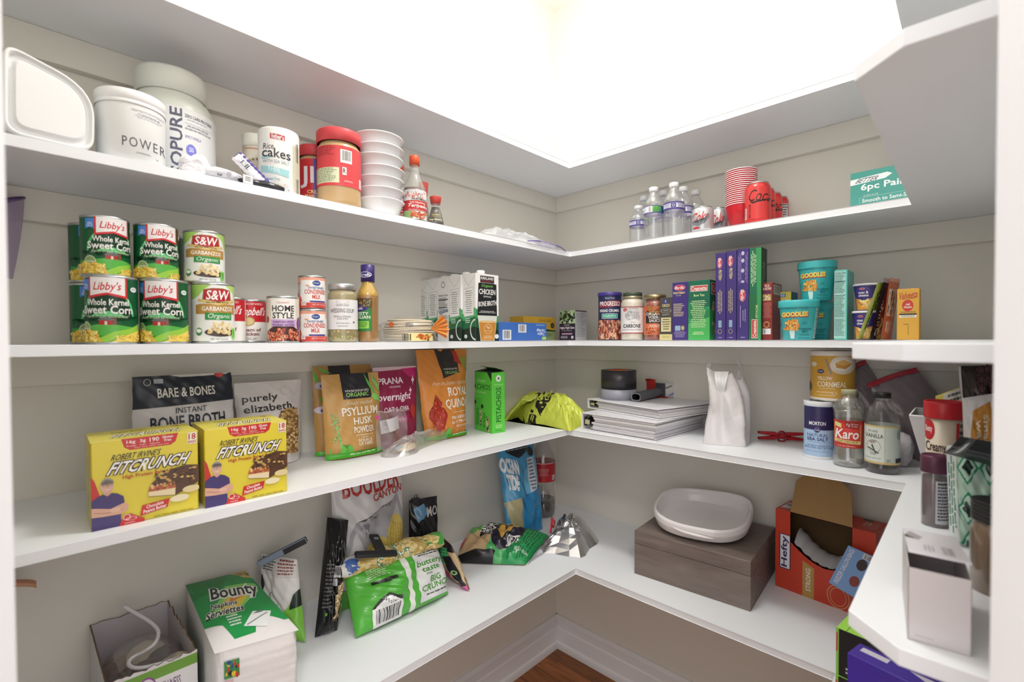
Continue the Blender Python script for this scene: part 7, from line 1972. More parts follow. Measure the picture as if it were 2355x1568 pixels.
NW = C('#ece8e8', 0.45, bump=0.25, bscale=120)
m.grid(puff, 72, 24, NW, smooth=True, close_u=True)
tz = lambda p, q: zn + 0.001 + 0.010 * (1 - (2 * p - 1) ** 4) * (1 - (2 * q - 1) ** 4)
nap = lambda p, q, o: skew(wn * 0.985 * (p - 0.5), dn * 0.985 * (0.5 - q), tz(p, q) + o)
m.grid(lambda a, b: nap(a, 1 - b, 0), 16, 20, NW)
GB = '#1f9a4c'
bb = {'b': .045, 'sh': .12, 'tilt': .25}
m.art(nap, [('p', [(0.0, 0.0), (1.0, 0.0), (1.0, 0.84), (0.93, 0.86), (0.80, 0.80), (0.60, 0.80), (0.52, 0.92), (0.26, 0.93), (0.20, 0.76), (0.0, 0.70)], GB), ('p', [(0, 0), (0.7, 0), (0.4, 0.3), (0, 0.3)], '#17863f'), ('p', [(0.72, 0.0), (1.0, 0.0), (1.0, 0.16), (0.86, 0.15)], '#e0c069'), ('t', '200', 0.79, 0.02, 0.90, 0.10, '#3a3a2c', {'b': .01, 'rot': 0}), ('lines', 0.92, 0.03, 0.99, 0.12, 3, '#5a5a3c'),
            ('p', [(0.12, 0.62), (0.5, 0.25), (0.95, 0.28), (0.9, 0.42), (0.4, 0.68)], '#8fcf6a'), ('p', [(0.25, 0.58), (0.52, 0.32), (0.85, 0.32), (0.80, 0.42), (0.45, 0.62)], '#e2c84a'), ('p', [(0.40, 0.52), (0.56, 0.36), (0.76, 0.36), (0.70, 0.44)], '#e0853c'),
            ('t', 'Bounty', 0.22, 0.245, 0.92, 0.50, '#f2f4f0', {'b': .12, **{k: v for k, v in bb.items() if k != 'b'}}), ('t', 'Bounty', 0.24, 0.255, 0.90, 0.49, '#23221f', bb), ('t', 'Napkins', 0.16, 0.475, 0.52, 0.57, '#f2f4f0', {'b': .10, 'sh': .1, 'tilt': .2}), ('t', 'Serviettes', 0.06, 0.555, 0.56, 0.655, '#f2f4f0', {'b': .10, 'sh': .1, 'tilt': .2}), ('t', 'Napkins', 0.165, 0.48, 0.515, 0.565, '#23221f', {'b': .03, 'sh': .1, 'tilt': .2}), ('t', 'Serviettes', 0.065, 0.56, 0.555, 0.65, '#23221f', {'b': .03, 'sh': .1, 'tilt': .2}),
            ('lines', 0.28, 0.68, 0.46, 0.82, 4, '#dff2e2', {'al': 'l'}), ('p', [(0.42, 0.84), (0.62, 0.70), (0.84, 0.74), (0.68, 0.90)], '#eef0f0'), ('p', [(0.46, 0.83), (0.78, 0.745), (0.79, 0.755), (0.47, 0.84)], '#8a9296'), ('p', [(0.6, 0.73), (0.70, 0.705), (0.78, 0.72), (0.70, 0.735)], '#6a7276')], du=1 / 16, dv=1 / 20, base=6)
m.art(lambda p, q, o: skew(-wn / 2 + wn * p, -dn / 2 * 1.012 - o, zn * (1 - q)), [('r', 0.10, 0.10, 0.27, 0.30, '#3a8a4a'), ('blobs', 0.11, 0.11, 0.26, 0.28, 22, 0.02, 0.03, ['#c8342e', '#2f4a9a', '#e0c040', '#26262a', '#3fa05a'], {'s': 3}), ('r', 0.09, 0.32, 0.2, 0.85, '#d8b8bc'), ('lines', 0.1, 0.36, 0.19, 0.7, 6, '#7a9a7a')], base=12)
tag(m.done('napkin_pack', None, (cn.x, cn.y, Z5)), 'film-wrapped stack of white paper napkins with a green printed top', 'napkins')


# ---- snack bags
def soft_bag(name, lab, corners, th, base, art, seed, cat='bag', back=None, wr=0.006, prof=None, rough=0.22, group=None, nu=56, nv=48, edge=0.5):
    """a filled film bag spanned by four corners: bl, br, tr, tl (room points); bulges towards its front"""
    bl, br, tr, tl = [Vector(c) for c in corners]
    o = (bl + br) / 2
    o.z = min(c.z for c in (bl, br, tr, tl))
    n = ((br - bl).cross(tl - bl)).normalized()

    def fn(x, y, off, s=1.0):
        p = (bl.lerp(br, x)).lerp(tl.lerp(tr, x), 1 - y) - o
        e = (max(0, sin(pi * min(1, max(0, x)))) ** edge) * (prof(1 - y) if prof else max(0, sin(pi * min(1, max(0, y)))) ** edge)
        d = th * e * (1 + 0.35 * noise(x * 1.3, y * 1.1, seed)) * (1 if s > 0 else 0.45) + wr * noise(x * 1.15, y * 0.95, seed + 2) * (0.3 + e) + 0.5 * wr * abs(sin((x * 7 + y * 4) + seed)) * e
        q = p + n * (s * (d + off))
        q.z = max(q.z, 0.0012)
        return q
    m = M()
    at = m.skin(lambda a, b: fn(a, b, 0), nu, nv, C(base, rough))
    m.grid(lambda a, b: fn(a, 1 - b, 0, -1), nu, nv, C(back or base, rough), flip=True)
    if art:
        m.art(at, art, du=1 / nu, dv=1 / nv, base=5, rough=rough)
    return m, fn, o, n


def bag(name, lab, *a, cat='bag', group=None, **k):
    m, fn, o, n = soft_bag(name, lab, *a, **k)
    return tag(m.done(name, None, o), lab, cat, group), fn, o, n


# canyon chips bag upright at the back
bz = Z5 + 0.003
g = lambda u, y, z: (P(u, 784, y=y).x, y, z)
topz = min(Z5 + 0.335, Z4 - ST - 0.004)
k0 = P(748, 1260, y=-0.10)
bag('chip_bag', 'pale grey chip bag with red lettering and mountains, upright against the wall', [g(768, -0.115, bz), g(922, -0.115, bz), g(922, -0.085, topz), g(756, -0.085, topz)], 0.035, '#d8d6d8',
    [('t', 'BOULDER', 0.12, 0.0, 0.92, 0.16, '#b8322e', {'b': .04}), ('t', 'CANYON', 0.47, 0.155, 0.95, 0.215, '#b8382f', {'b': .02, 'tilt': -.3}), ('p', [(0.05, 0.62), (0.18, 0.42), (0.24, 0.36), (0.32, 0.50), (0.40, 0.46), (0.52, 0.36), (0.60, 0.28), (0.66, 0.38), (0.78, 0.26), (0.86, 0.20), (0.96, 0.40), (0.98, 0.62)], '#a9a8ae'), ('p', [(0.12, 0.62), (0.24, 0.42), (0.36, 0.62)], '#d0cfd2'), ('p', [(0.62, 0.52), (0.86, 0.28), (0.93, 0.5)], '#c9c8cc'), ('e', 0.52, 0.64, 0.17, 0.14, '#d9bf66'), ('e', 0.80, 0.54, 0.15, 0.17, '#dcc36a'), ('lines', 0.4, 0.55, 0.64, 0.74, 5, '#c2a44a', {'vert': True}), ('lines', 0.70, 0.42, 0.92, 0.68, 5, '#c2a44a', {'vert': True}), ('p', [(0.30, 0.72), (0.64, 0.68), (0.72, 0.72), (0.64, 0.78), (0.30, 0.80)], '#4a3026'), ('t', 'CANYON CUT', 0.33, 0.715, 0.63, 0.775, '#ece4dc', {'b': .02}), ('r', 0, 0.84, 1, 1, '#57a53c'), ('p', [(0.6, 0.85), (0.75, 0.70), (0.8, 0.78), (0.88, 0.70), (0.96, 0.85)], '#5aaa3c')], 1.1, wr=0.004, group='chip bags')

# white and green bag behind the napkins, held by a blue-grey clip
bl, br = P(620, 1440, y=-0.085), P(702, 1452, y=-0.175)
gb, fng, og, ng = bag('snack_bag', 'white and green snack bag folded over behind the napkin pack', [(bl.x, -0.085, bz), (br.x, -0.175, bz), (br.x + 0.005, -0.120, Z5 + 0.175), (bl.x - 0.0, -0.035, Z5 + 0.180)], 0.024, '#dedcd8',
    [('r', 0, 0, 1, 0.22, '#d3cfcd'), ('lines', 0.05, 0.02, 0.5, 0.18, 5, '#5a5654'), ('lines', 0.55, 0.02, 0.98, 0.2, 5, '#8c4a44'), ('p', [(0, 0.30), (0.12, 0.22), (0.16, 0.34), (0.05, 0.5), (0, 0.5)], '#2a2c28'), ('ring', 0.45, 0.5, 0.12, 0.1, 0.1, '#7aa07a'), ('t', 'BAMBOO', 0.3, 0.66, 0.7, 0.70, '#6a7a6c'), ('p', [(0.62, 1), (0.7, 0.62), (1, 0.42), (1, 1)], '#7cbf45'), ('p', [(0.80, 0.60), (0.9, 0.42), (1, 0.36), (1, 0.56)], '#26332a'), ('p', [(0, 0.86), (0.5, 0.94), (0.62, 1), (0, 1)], '#8cc850')], 2.7, wr=0.005)
t = thing('bag_clip', 'blue-grey and black clip holding the white and green bag shut', 'clip', ((bl.x + br.x) / 2 + 0.01, -0.083, Z5 + 0.180), R(-25))
M().box(-0.055, -0.006, 0, 0.06, 0.0, 0.016, C('#8c9aae', 0.4), 0.003, mat=Matrix.Rotation(R(-22), 4, 'Y')).done('jaw', t)
M().box(0.005, -0.007, 0.001, 0.058, -0.0064, 0.014, C('#1f2024', 0.4), 0.0001, mat=Matrix.Rotation(R(-22), 4, 'Y')).box(-0.055, 0.0045, 0, 0.06, 0.009, 0.014, C('#2a2c30', 0.4), 0.002, mat=Matrix.Rotation(R(-22), 4, 'Y')).done('grip', t)

# black pistachio bag leaning to the side
nl, nr = P(706, 1452, z=Z5), P(768, 1458, z=Z5)
bag('nut_bag', 'glossy black bag of pistachios leaning sideways with nuts showing through a window', [(nl.x, -0.175, bz), (nr.x + 0.010, -0.185, bz), (nr.x + 0.072, -0.125, Z5 + 0.235), (nl.x + 0.066, -0.105, Z5 + 0.250)], 0.040, '#17161a',
    [('lines', 0.10, 0.40, 0.48, 0.78, 12, '#6a686c', {'al': 'l'}), ('r', 0.42, 0.42, 0.72, 0.52, '#d2cfd2'), ('bars', 0.45, 0.43, 0.70, 0.50, '#2a2a2c', {'n': 18}), ('r', 0.42, 0.53, 0.58, 0.59, '#bdbabd'), ('p', [(0.66, 0.60), (0.92, 0.50), (0.95, 0.72), (0.82, 0.92), (0.62, 0.88)], '#6a563c'), ('blobs', 0.64, 0.58, 0.92, 0.86, 46, 0.05, 0.022, ['#d2bf98', '#b89a6c', '#e0d2b0', '#8c7148'], {'s': 7}), ('e', 0.3, 0.82, 0.05, 0.015, '#7ac04a')], 3.9, wr=0.006, rough=0.12)

# big green chip bag in front, its rolled top held by a black clip
GB_ = [P(819, 1470, z=Z5), P(1031, 1369, z=Z5)]
hz = Z5 + 0.125
tl, tr = P(790, 1318, z=hz), P(1003, 1250, z=hz)
gcb, fn2, o2, n2 = bag('chip_bag', 'bright green chip bag in front with a white panel, its top rolled down', [(GB_[0].x, GB_[0].y, bz), (GB_[1].x, GB_[1].y, bz), (tr.x, tr.y, hz), (tl.x, tl.y, hz)], 0.046, '#54b13e',
    [('p', [(0.62, 0.0), (1, 0.0), (1, 0.93), (0.62, 0.93)], '#e4e4e4'), ('p', [(0.50, 0.0), (0.555, 0.0), (0.555, 1), (0.50, 1)], '#e8ece4'), ('t', 'buttery\ntaste', 0.64, 0.24, 0.97, 0.46, '#4f9a3c', {'b': .02}), ('lines', 0.65, 0.06, 0.98, 0.18, 3, '#4a4a48'), ('t', 'AND', 0.72, 0.48, 0.80, 0.52, '#4a4a48'), ('t', 'BIG\nCRUNCH', 0.65, 0.55, 1.0, 0.78, '#4f9a3c', {'b': .02}), ('lines', 0.66, 0.83, 0.98, 0.87, 1, '#4a4a48'),
     ('r', 0.14, 0.72, 0.42, 0.98, '#eceaea'), ('p', [(0.14, 0.72), (0.20, 0.62), (0.24, 0.66), (0.30, 0.56), (0.36, 0.64), (0.42, 0.68), (0.42, 0.73)], '#2f2e30'), ('p', [(0.17, 0.72), (0.21, 0.66), (0.25, 0.70), (0.30, 0.60), (0.36, 0.69), (0.40, 0.73)], '#e8e8e8'), ('bars', 0.17, 0.75, 0.39, 0.94, '#3a393c', {'n': 24}), ('lines', 0.16, 0.10, 0.38, 0.28, 6, '#c8e8b4', {'al': 'l'}), ('p', [(0.17, 0.32), (0.42, 0.34), (0.42, 0.39), (0.17, 0.37)], '#2a2c2a')], 5.4, wr=0.006, edge=0.42, group='chip bags')
# the rolled top is a part of that bag
tlv, trv = Vector((tl.x, tl.y, hz)) - o2, Vector((tr.x, tr.y, hz)) - o2
ax = (trv - tlv)
axn = ax.normalized()
s1 = axn.cross(Vector((0, 0, 1))).normalized()
roll = lambda a, b, off=0.0: tlv + Vector((0, 0, 0.012)) - s1 * -0.004 + ax * (-0.05 + 1.08 * a) + (s1 * cos(2 * pi * b) * 1.25 + Vector((0, 0, sin(2 * pi * b)))) * (0.0235 * (0.75 + 0.25 * sin(pi * a)) + 0.003 * sin(a * 21) + 0.002 * noise(a * 6, b * 3) + off)
m = M()
m.grid(lambda a, b: roll(a, b), 34, 22, C('#cdb26a', 0.25))
m.art(lambda p, q, o: roll(p, 0.02 + 0.40 * (1 - q) - 0.10, o), [('r', 0, 0, 0.16, 1, '#d8d8d6'), ('p', [(0.02, 0.3), (0.15, 0.2), (0.17, 0.8), (0.05, 0.9)], '#4a6ab0'), ('blobs', 0.15, 0.05, 0.95, 0.95, 40, 0.06, 0.22, ['#dcc47e', '#c9a95c', '#e6d49c'], {'s': 3}), ('t', 'JALAPENO\nPICKLES', 0.30, 0.08, 0.70, 0.95, '#2f7a4a', {'b': .06, 'rot': 180}), ('t', 'JALAPENO\nPICKLES', 0.305, 0.12, 0.695, 0.92, '#eaf0e6', {'b': .015, 'rot': 180}), ('e', 0.86, 0.4, 0.06, 0.4, '#3f9a4c'), ('p', [(0.9, 0.1), (1, 0.2), (1, 0.9), (0.92, 0.8)], '#4faa4a')], du=0.04, dv=0.1, base=16)
m.done('rolled_top', gcb)
cp_ = o2 + tlv + ax * 0.30 + Vector((0, 0, 0.040)) + s1 * 0.006
t = thing('bag_clip', 'large black plastic clip gripping the rolled top of the green chip bag', 'clip', cp_, atan2(axn.y, axn.x))
KM = C('#26272b', 0.5)
cm = Matrix.Rotation(R(14), 4, 'Y') @ Matrix.Rotation(R(20), 4, 'X')
M().box(-0.062, -0.034, 0.0, 0.050, -0.016, 0.010, KM, 0.003, mat=cm).done('jaw', t)
M().box(-0.004, -0.018, 0.003, 0.022, 0.045, 0.011, KM, 0.003, mat=cm).box(0.003, 0.022, 0.011, 0.015, 0.030, 0.0118, C('#8a8a8e', 0.4), mat=cm).done('lever', t)

# green side bag lying behind / under the big one
q0, q1 = P(765, 1418, z=Z5), P(822, 1405, z=Z5)
bag('chip_bag', 'second green chip bag tucked between the black nut bag and the big green one', [(q0.x + 0.01, -0.205, bz), (q1.x, -0.225, bz), (q1.x + 0.02, -0.150, Z5 + 0.10), (q0.x + 0.03, -0.150, Z5 + 0.10)], 0.012, '#3f9a38', [('r', 0, 0.9, 1, 1, '#c8d8c4'), ('lines', 0.4, 0.25, 0.8, 0.4, 3, '#a8d898')], 7.7, wr=0.004, group='chip bags')

# black bag with a binder clip, at the back
q0 = P(965, 1235, y=-0.09)
bg_, _, _, _ = bag('snack_bag', 'crumpled black snack bag at the back, closed with a small binder clip', [g(935, -0.085, bz), g(1000, -0.085, bz), g(1002, -0.062, Z5 + 0.205), g(938, -0.062, Z5 + 0.215)], 0.022, '#1d1c20', [('p', [(0.1, 0.12), (0.4, 0.06), (0.55, 0.2), (0.2, 0.3)], '#6a9ac0'), ('t', 'MO', 0.5, 0.12, 0.95, 0.26, '#d8d4d0', {'b': .03})], 8.8, wr=0.008, rough=0.18)
t = thing('binder_clip', 'small black binder clip on the crumpled black bag', 'clip', (q0.x + 0.004, -0.062, Z5 + 0.212), 0)
M().prism([(-0.012, -0.007), (0.012, -0.007), (0.010, 0.007), (-0.010, 0.007)], -0.006, 0.006, C('#1a1a1c', 0.3), 0.001).done('clip_body', t)
M().tube([(-0.006, -0.006, 0.004), (-0.009, -0.010, 0.016), (-0.004, -0.012, 0.020), (0.002, -0.010, 0.016), (0, -0.006, 0.004)], 0.0011, C('#2c2c30', 0.3, 0.7), 6).done('handle', t)

# rolled small kraft bag
q0, q1 = P(1040, 1330, z=Z5), P(1086, 1366, z=Z5)
bag('chip_bag', 'small kraft paper chip bag with black and green bands, rolled up beside the big one', [(q0.x + 0.01, q0.y + 0.02, bz), (q1.x + 0.004, q1.y + 0.015, bz), (q1.x - 0.01, q1.y + 0.075, Z5 + 0.115), (q0.x - 0.01, q0.y + 0.075, Z5 + 0.125)], 0.022, '#c9ad86',
    [('r', 0, 0, 1, 0.16, '#26252a'), ('p', [(0.1, 0.12), (0.8, 0.10), (0.85, 0.42), (0.2, 0.46)], '#4fa56a'), ('lines', 0.15, 0.14, 0.8, 0.44, 5, '#2f7a4a'), ('p', [(0.62, 0.30), (0.9, 0.24), (1, 0.9), (0.8, 0.9)], '#26252a'), ('p', [(0.1, 0.56), (0.4, 0.5), (0.3, 0.66)], '#5aa848'), ('p', [(0.15, 0.80), (0.4, 0.72), (0.5, 0.9), (0.2, 0.94)], '#c84a6a'), ('p', [(0.5, 0.94), (1, 0.88), (1, 1), (0.5, 1)], '#d8609a'), ('ring', 0.84, 0.6, 0.06, 0.05, 0.5, '#9ac080')], 9.9, wr=0.007, group='chip bags')
# lying green and kraft chip bag with a dark roundel
q = [P(1046, 1296, z=Z5), P(1212, 1304, z=Z5), P(1262, 1232, z=Z5 + 0.02), P(1085, 1218, z=Z5 + 0.04)]
bag('chip_bag', 'green and kraft chip bag lying down, with a yellow bird emblem on a dark roundel', [(q[0].x, q[0].y, bz), (q[1].x, q[1].y + 0.01, bz), (q[2].x, q[2].y, Z5 + 0.02), (q[3].x, q[3].y, Z5 + 0.045)], 0.062, '#c4a67e',
    [('p', [(0.0, 0.0), (0.3, 0.0), (0.22, 0.4), (0.12, 0.55), (0.05, 0.4)], '#5fb050'), ('r', 0.42, 0, 1, 1, '#55b56a'), ('p', [(0.72, 0), (1, 0), (1, 1), (0.66, 1)], '#2f9a58'), ('lines', 0.70, 0.02, 0.98, 0.98, 9, '#1d6a3c', {'vert': True}), ('p', [(0.20, 0.0), (0.42, 0.0), (0.40, 0.52), (0.24, 0.56)], '#26252a'), ('t', 'GRAIN\nFREE\nCHIPS', 0.22, 0.04, 0.40, 0.50, '#eceae4', {'b': .03, 'rot': -90}), ('e', 0.60, 0.44, 0.20, 0.42, '#242033'), ('p', [(0.46, 0.30), (0.56, 0.14), (0.68, 0.18), (0.70, 0.30), (0.76, 0.34), (0.70, 0.42), (0.66, 0.56), (0.58, 0.70), (0.52, 0.56), (0.47, 0.48)], '#e0b048'), ('p', [(0.52, 0.30), (0.60, 0.24), (0.64, 0.34), (0.58, 0.5)], '#242033'), ('t', 'SIETE', 0.66, 0.60, 0.79, 0.76, '#eceae4', {'b': .02, 'tilt': -.6}), ('r', 0, 0.90, 0.55, 1, '#201f24'), ('p', [(0.0, 0.55), (0.08, 0.6), (0.06, 0.75), (0, 0.75)], '#c84a5a'), ('t', 'PALEO - VEGAN', 0.80, 0.8, 0.97, 0.86, '#e6f0e4')], 11.3, wr=0.006, edge=0.45, group='chip bags')

# blue chip bag leaning against the wall
bag('chip_bag', 'light blue chip bag standing against the wall beside the cola bottle', [g(1168, -0.135, bz), g(1246, -0.145, bz), g(1222, -0.055, topz), g(1140, -0.055, topz)], 0.032, '#4a9ccb',
    [('p', [(0.1, 0), (0.75, 0), (0.7, 0.16), (0.4, 0.22), (0.15, 0.14)], '#20242c'), ('lines', 0.15, 0.02, 0.7, 0.14, 6, '#9aa4ac'), ('t', 'OCEAN\nTIDE', 0.0, 0.2, 0.34, 0.52, '#f0f4f6', {'b': .06, 'tilt': .2}), ('p', [(0.45, 0.4), (0.9, 0.2), (1, 0.5), (0.5, 0.62)], '#6fb6dc'), ('r', 0.62, 0.24, 0.80, 0.60, '#c9d4dc'), ('lines', 0.64, 0.26, 0.78, 0.58, 9, '#5a6470'), ('p', [(0.0, 0.62), (0.3, 0.6), (0.36, 0.98), (0.12, 0.98)], '#b8b08a'), ('p', [(0.36, 0.62), (1, 0.55), (1, 1), (0.42, 1)], '#2f86bc'), ('e', 0.78, 0.18, 0.09, 0.05, '#2a2c34')], 13.1, wr=0.009, rough=0.15, group='chip bags')

# cola bottle in the corner
cb = P(1250, 1190, z=Z5)
r = 0.047
cx_, cy_ = cb.x + 0.02, cb.y + 0.018
t = thing('cola_bottle', 'large cola bottle in the corner with a red label, nearly empty', 'bottle', (cx_, cy_, Z5), face_cam(cx_, cy_))
hcb = 0.325
pr = [(r * 0.72, 0), (r * 0.92, 0.008), (r, 0.03), (r, hcb * 0.26), (r * 0.92, hcb * 0.32), (r * 0.90, hcb * 0.40), (r, hcb * 0.45), (r, hcb * 0.66), (r * 0.92, hcb * 0.74), (r * 0.5, hcb * 0.88), (r * 0.30, hcb * 0.93), (r * 0.30, hcb * 0.95)]
M().lathe([(q * 0.97, z) for q, z in pr[:3]] + [(r * 0.97, hcb * 0.21)], C('#241a18', 0.15), 40).done('cola', t)
M().lathe(pr, clear('#cfc9c4', 0.10, 0.05, 0.3), 44, cap1=False).done('bottle_body', t)
sleeve(t, lambda z: r + 0.0003, hcb * 0.44, hcb * 0.67, '#b81f26', [('r', 0, 0.02, 1, 0.05, '#e6d8d4'), ('lines', 0.3, 0.3, 0.75, 0.7, 6, '#d88a88'), ('r', 0.86, 0.66, 0.96, 0.92, '#e6e0de'), ('bars', 0.87, 0.68, 0.95, 0.9, '#3a3436', {'n': 8})])
M().lathe([(r * 0.31, hcb * 0.94), (r * 0.35, hcb * 0.945), (r * 0.35, hcb * 0.99), (r * 0.32, hcb)], C('#b81f26', 0.4), 28).done('cap', t)

# crumpled silver foil bag with a red clip
fo = [P(1212, 1300, z=Z5), P(1250, 1272, z=Z5), P(1335, 1283, z=Z5), P(1356, 1262, z=Z5), P(1378, 1245, z=Z5), P(1360, 1222, z=Z5), P(1338, 1195, z=Z5), P(1280, 1205, z=Z5), P(1268, 1240, z=Z5)]
fx, fy = sum(p.x for p in fo) / 9, sum(p.y for p in fo) / 9
m = M()
FOIL = C('#dcdce0', 0.16, 0.95)
mound(m, [(p.x - fx, p.y - fy) for p in fo], 0.070, FOIL, 5.5, nr=8, wr=0.17, sub=3, pw=2.0)
tag(m.done('foil_bag', None, (fx, fy, Z5)), 'crumpled silver foil bag lying in the shelf corner', 'bag')
rcp = P(1272, 1205, z=Z5 + 0.075)
t = thing('bag_clip', 'small red clip pinching the silver foil bag', 'clip', (rcp.x, rcp.y, Z5 + 0.062), R(35))
RCL = C('#c4202e', 0.3)
M().box(-0.034, -0.005, 0.010, 0.030, 0.001, 0.024, RCL, 0.002, mat=Matrix.Rotation(R(18), 4, 'Y')).done('jaw', t)
M().box(-0.030, 0.003, 0.004, 0.034, 0.008, 0.017, RCL, 0.002, mat=Matrix.Rotation(R(-24), 4, 'Y')).box(-0.005, -0.004, 0.002, 0.005, 0.007, 0.030, RCL, 0.001).done('lever', t)
# ------------------------------------------------------------------ lowest shelf, back wall
WD = wood('stained_wood', '#6f625c', '#857871', (1.2, 9, 9), 0.5)
A, B = P(1459, 1318, z=Z5), P(1726, 1407, z=Z5)
hwd = top_z(1458, 1219, (A.x, A.y)) - Z5
dpt = min(0.285, -A.x - 0.012)
x, y, w, rz = boxfit(A, B, dpt)
t = thing('wooden_box', 'grey-brown stained wooden box with a lid seam, a ceramic dish on top', 'box', (x, y, Z5), rz)
M().box(-w / 2, -dpt / 2, 0, w / 2, dpt / 2, hwd * 0.70, WD, 0.001).done('box_base', t)
M().box(-w / 2, -dpt / 2, hwd * 0.706, w / 2, dpt / 2, hwd, WD, 0.0015).done('lid', t)
zt = Z5 + hwd
dl_, dr_ = P(1506, 1205, z=zt + 0.03), P(1742, 1235, z=zt + 0.03)
dc_ = Vector((x + 0.005, y - 0.01 + 0.02, zt + 0.0006))
df, db = P(1640, 1262, z=zt), P(1600, 1175, z=zt)
rx, ry = (dr_ - dl_).length / 2 * 1.0, 0.130
GL = C('#f0ebeb', 0.15)
m = M()


def dish(a, k):
    """k runs up the outside wall, over the rim and down inside"""
    th = 2 * pi * a
    c, s = cos(th), sin(th)
    e = 0.72
    q = Vector((abs(c) ** e * (1 if c > 0 else -1), abs(s) ** e * (1 if s > 0 else -1)))
    PR = [(0.66, 0.0), (0.82, 0.003), (0.95, 0.015), (1.0, 0.036), (0.995, 0.050), (0.965, 0.056), (0.935, 0.052), (0.91, 0.036), (0.86, 0.016), (0.70, 0.009), (0.0, 0.008)]
    f = k * (len(PR) - 1)
    i = min(int(f), len(PR) - 2)
    u = f - i
    sc_, z = PR[i][0] + (PR[i + 1][0] - PR[i][0]) * u, PR[i][1] + (PR[i + 1][1] - PR[i][1]) * u
    wob = 1 + 0.018 * sin(2 * th + 0.6) + 0.010 * sin(3 * th)
    return Vector((q.x * rx * sc_ * wob, q.y * ry * sc_ * wob, z * (1 + 0.08 * sin(th * 2 + 0.8)) + 0.0003))


m.grid(dish, 72, 50, GL, close_u=True)
m.done('dish_body', None)
dob = bpy.data.objects['dish_body']
dob.name = 'ceramic_dish'
dob.location = dc_
dob.rotation_euler = (R(8), 0, rz + R(8))
dob.location.z += 0.66 * ry * sin(R(8))
tag(dob, 'glazed off-white oval ceramic dish sitting on the wooden box', 'dish')
M().tube([dish(-0.30 + 0.10 * k / 10, 0.30) + Vector((0, -0.003 - 0.004 * sin(pi * k / 10), 0.006 - 0.010 * k / 10)) for k in range(11)], 0.004, GL, 8, rr=[0.001 + 0.0035 * sin(pi * k / 10) for k in range(11)]).done('handle', dob)

# orange box of freezer bags, opened at the front
A, B = P(1783, 1345.6, z=Z5), P(2013, 1432, z=Z5)
hh = top_z(1783, 1168, (A.x, A.y)) - Z5
hd = min(0.125, -max(A.x, B.x) - 0.012)
x, y, w, rz = boxfit(A, B, hd)
t = thing('freezer_bag_box', 'red-orange box of freezer bags torn open, its brown flap standing up', 'box', (x, y, Z5), rz)
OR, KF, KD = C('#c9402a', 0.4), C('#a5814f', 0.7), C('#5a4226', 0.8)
m = M()
x0, x1, yf, yb = -w / 2, w / 2, -hd / 2, hd / 2
wx0, wx1 = x0 + w * 0.165, x0 + w * 0.79       # the torn opening
n = 26
lower = lambda u: hh * (0.62 - 0.20 * sin(pi * u * 0.85)) + 0.0012 * (int(u * 26) % 2)
for i in range(n):                              # front, jagged round the opening
    ua, ub = i / n, (i + 1) / n
    xa, xb = wx0 + (wx1 - wx0) * ua, wx0 + (wx1 - wx0) * ub
    m.faces([Vector((xa, yf, 0)), Vector((xb, yf, 0)), Vector((xb, yf, lower(ub))), Vector((xa, yf, lower(ua)))], [(0, 1, 2, 3)], OR)
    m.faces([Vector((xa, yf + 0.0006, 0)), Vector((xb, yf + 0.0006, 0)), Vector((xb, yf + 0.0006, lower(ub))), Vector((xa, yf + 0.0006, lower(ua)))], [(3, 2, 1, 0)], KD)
for a_, b_ in ((x0, wx0), (wx1, x1)):
    m.faces([Vector((a_, yf, 0)), Vector((b_, yf, 0)), Vector((b_, yf, hh)), Vector((a_, yf, hh))], [(0, 1, 2, 3)], OR)
m.faces([Vector((x0, yb, 0)), Vector((x1, yb, 0)), Vector((x1, yb, hh)), Vector((x0, yb, hh))], [(3, 2, 1, 0)], OR)
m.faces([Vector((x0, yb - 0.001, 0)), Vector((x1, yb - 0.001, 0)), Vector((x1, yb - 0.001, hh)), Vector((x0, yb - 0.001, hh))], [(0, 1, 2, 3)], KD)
for s_ in (x0, x1):
    m.faces([Vector((s_, yf, 0)), Vector((s_, yb, 0)), Vector((s_, yb, hh)), Vector((s_, yf, hh))], [(3, 2, 1, 0) if s_ == x0 else (0, 1, 2, 3)], OR)
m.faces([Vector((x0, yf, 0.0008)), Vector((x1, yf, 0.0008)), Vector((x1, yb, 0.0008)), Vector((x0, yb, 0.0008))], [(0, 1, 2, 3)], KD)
m.faces([Vector((x0, yf, hh)), Vector((x1, yf, hh)), Vector((x1, yb, hh)), Vector((x0, yb, hh))], [(0, 1, 2, 3)], OR)
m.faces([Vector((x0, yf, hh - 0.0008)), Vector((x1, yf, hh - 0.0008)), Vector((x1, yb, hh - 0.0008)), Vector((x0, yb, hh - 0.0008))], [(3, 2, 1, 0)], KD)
fr = front(w, hd, 0, hh)
m.art(fr, [('r', 0.045, 0.30, 0.17, 0.74, '#2c2452'), ('r', 0.055, 0.31, 0.16, 0.73, '#e8e4ea'), ('t', 'Hefty', 0.065, 0.325, 0.15, 0.715, '#30285c', {'rot': 90, 'b': .05}), ('p', [(0.30, 0.56), (0.42, 0.62), (0.42, 1.0), (0.30, 1.0)], '#b9934f'), ('t', 'STRONG', 0.335, 0.64, 0.385, 0.92, '#efe6dc', {'rot': 90, 'b': .03}), ('ring', 0.66, 0.86, 0.11, 0.14, 0.08, '#d8a070'), ('ring', 0.66, 0.86, 0.08, 0.11, 0.08, '#d8a070')])
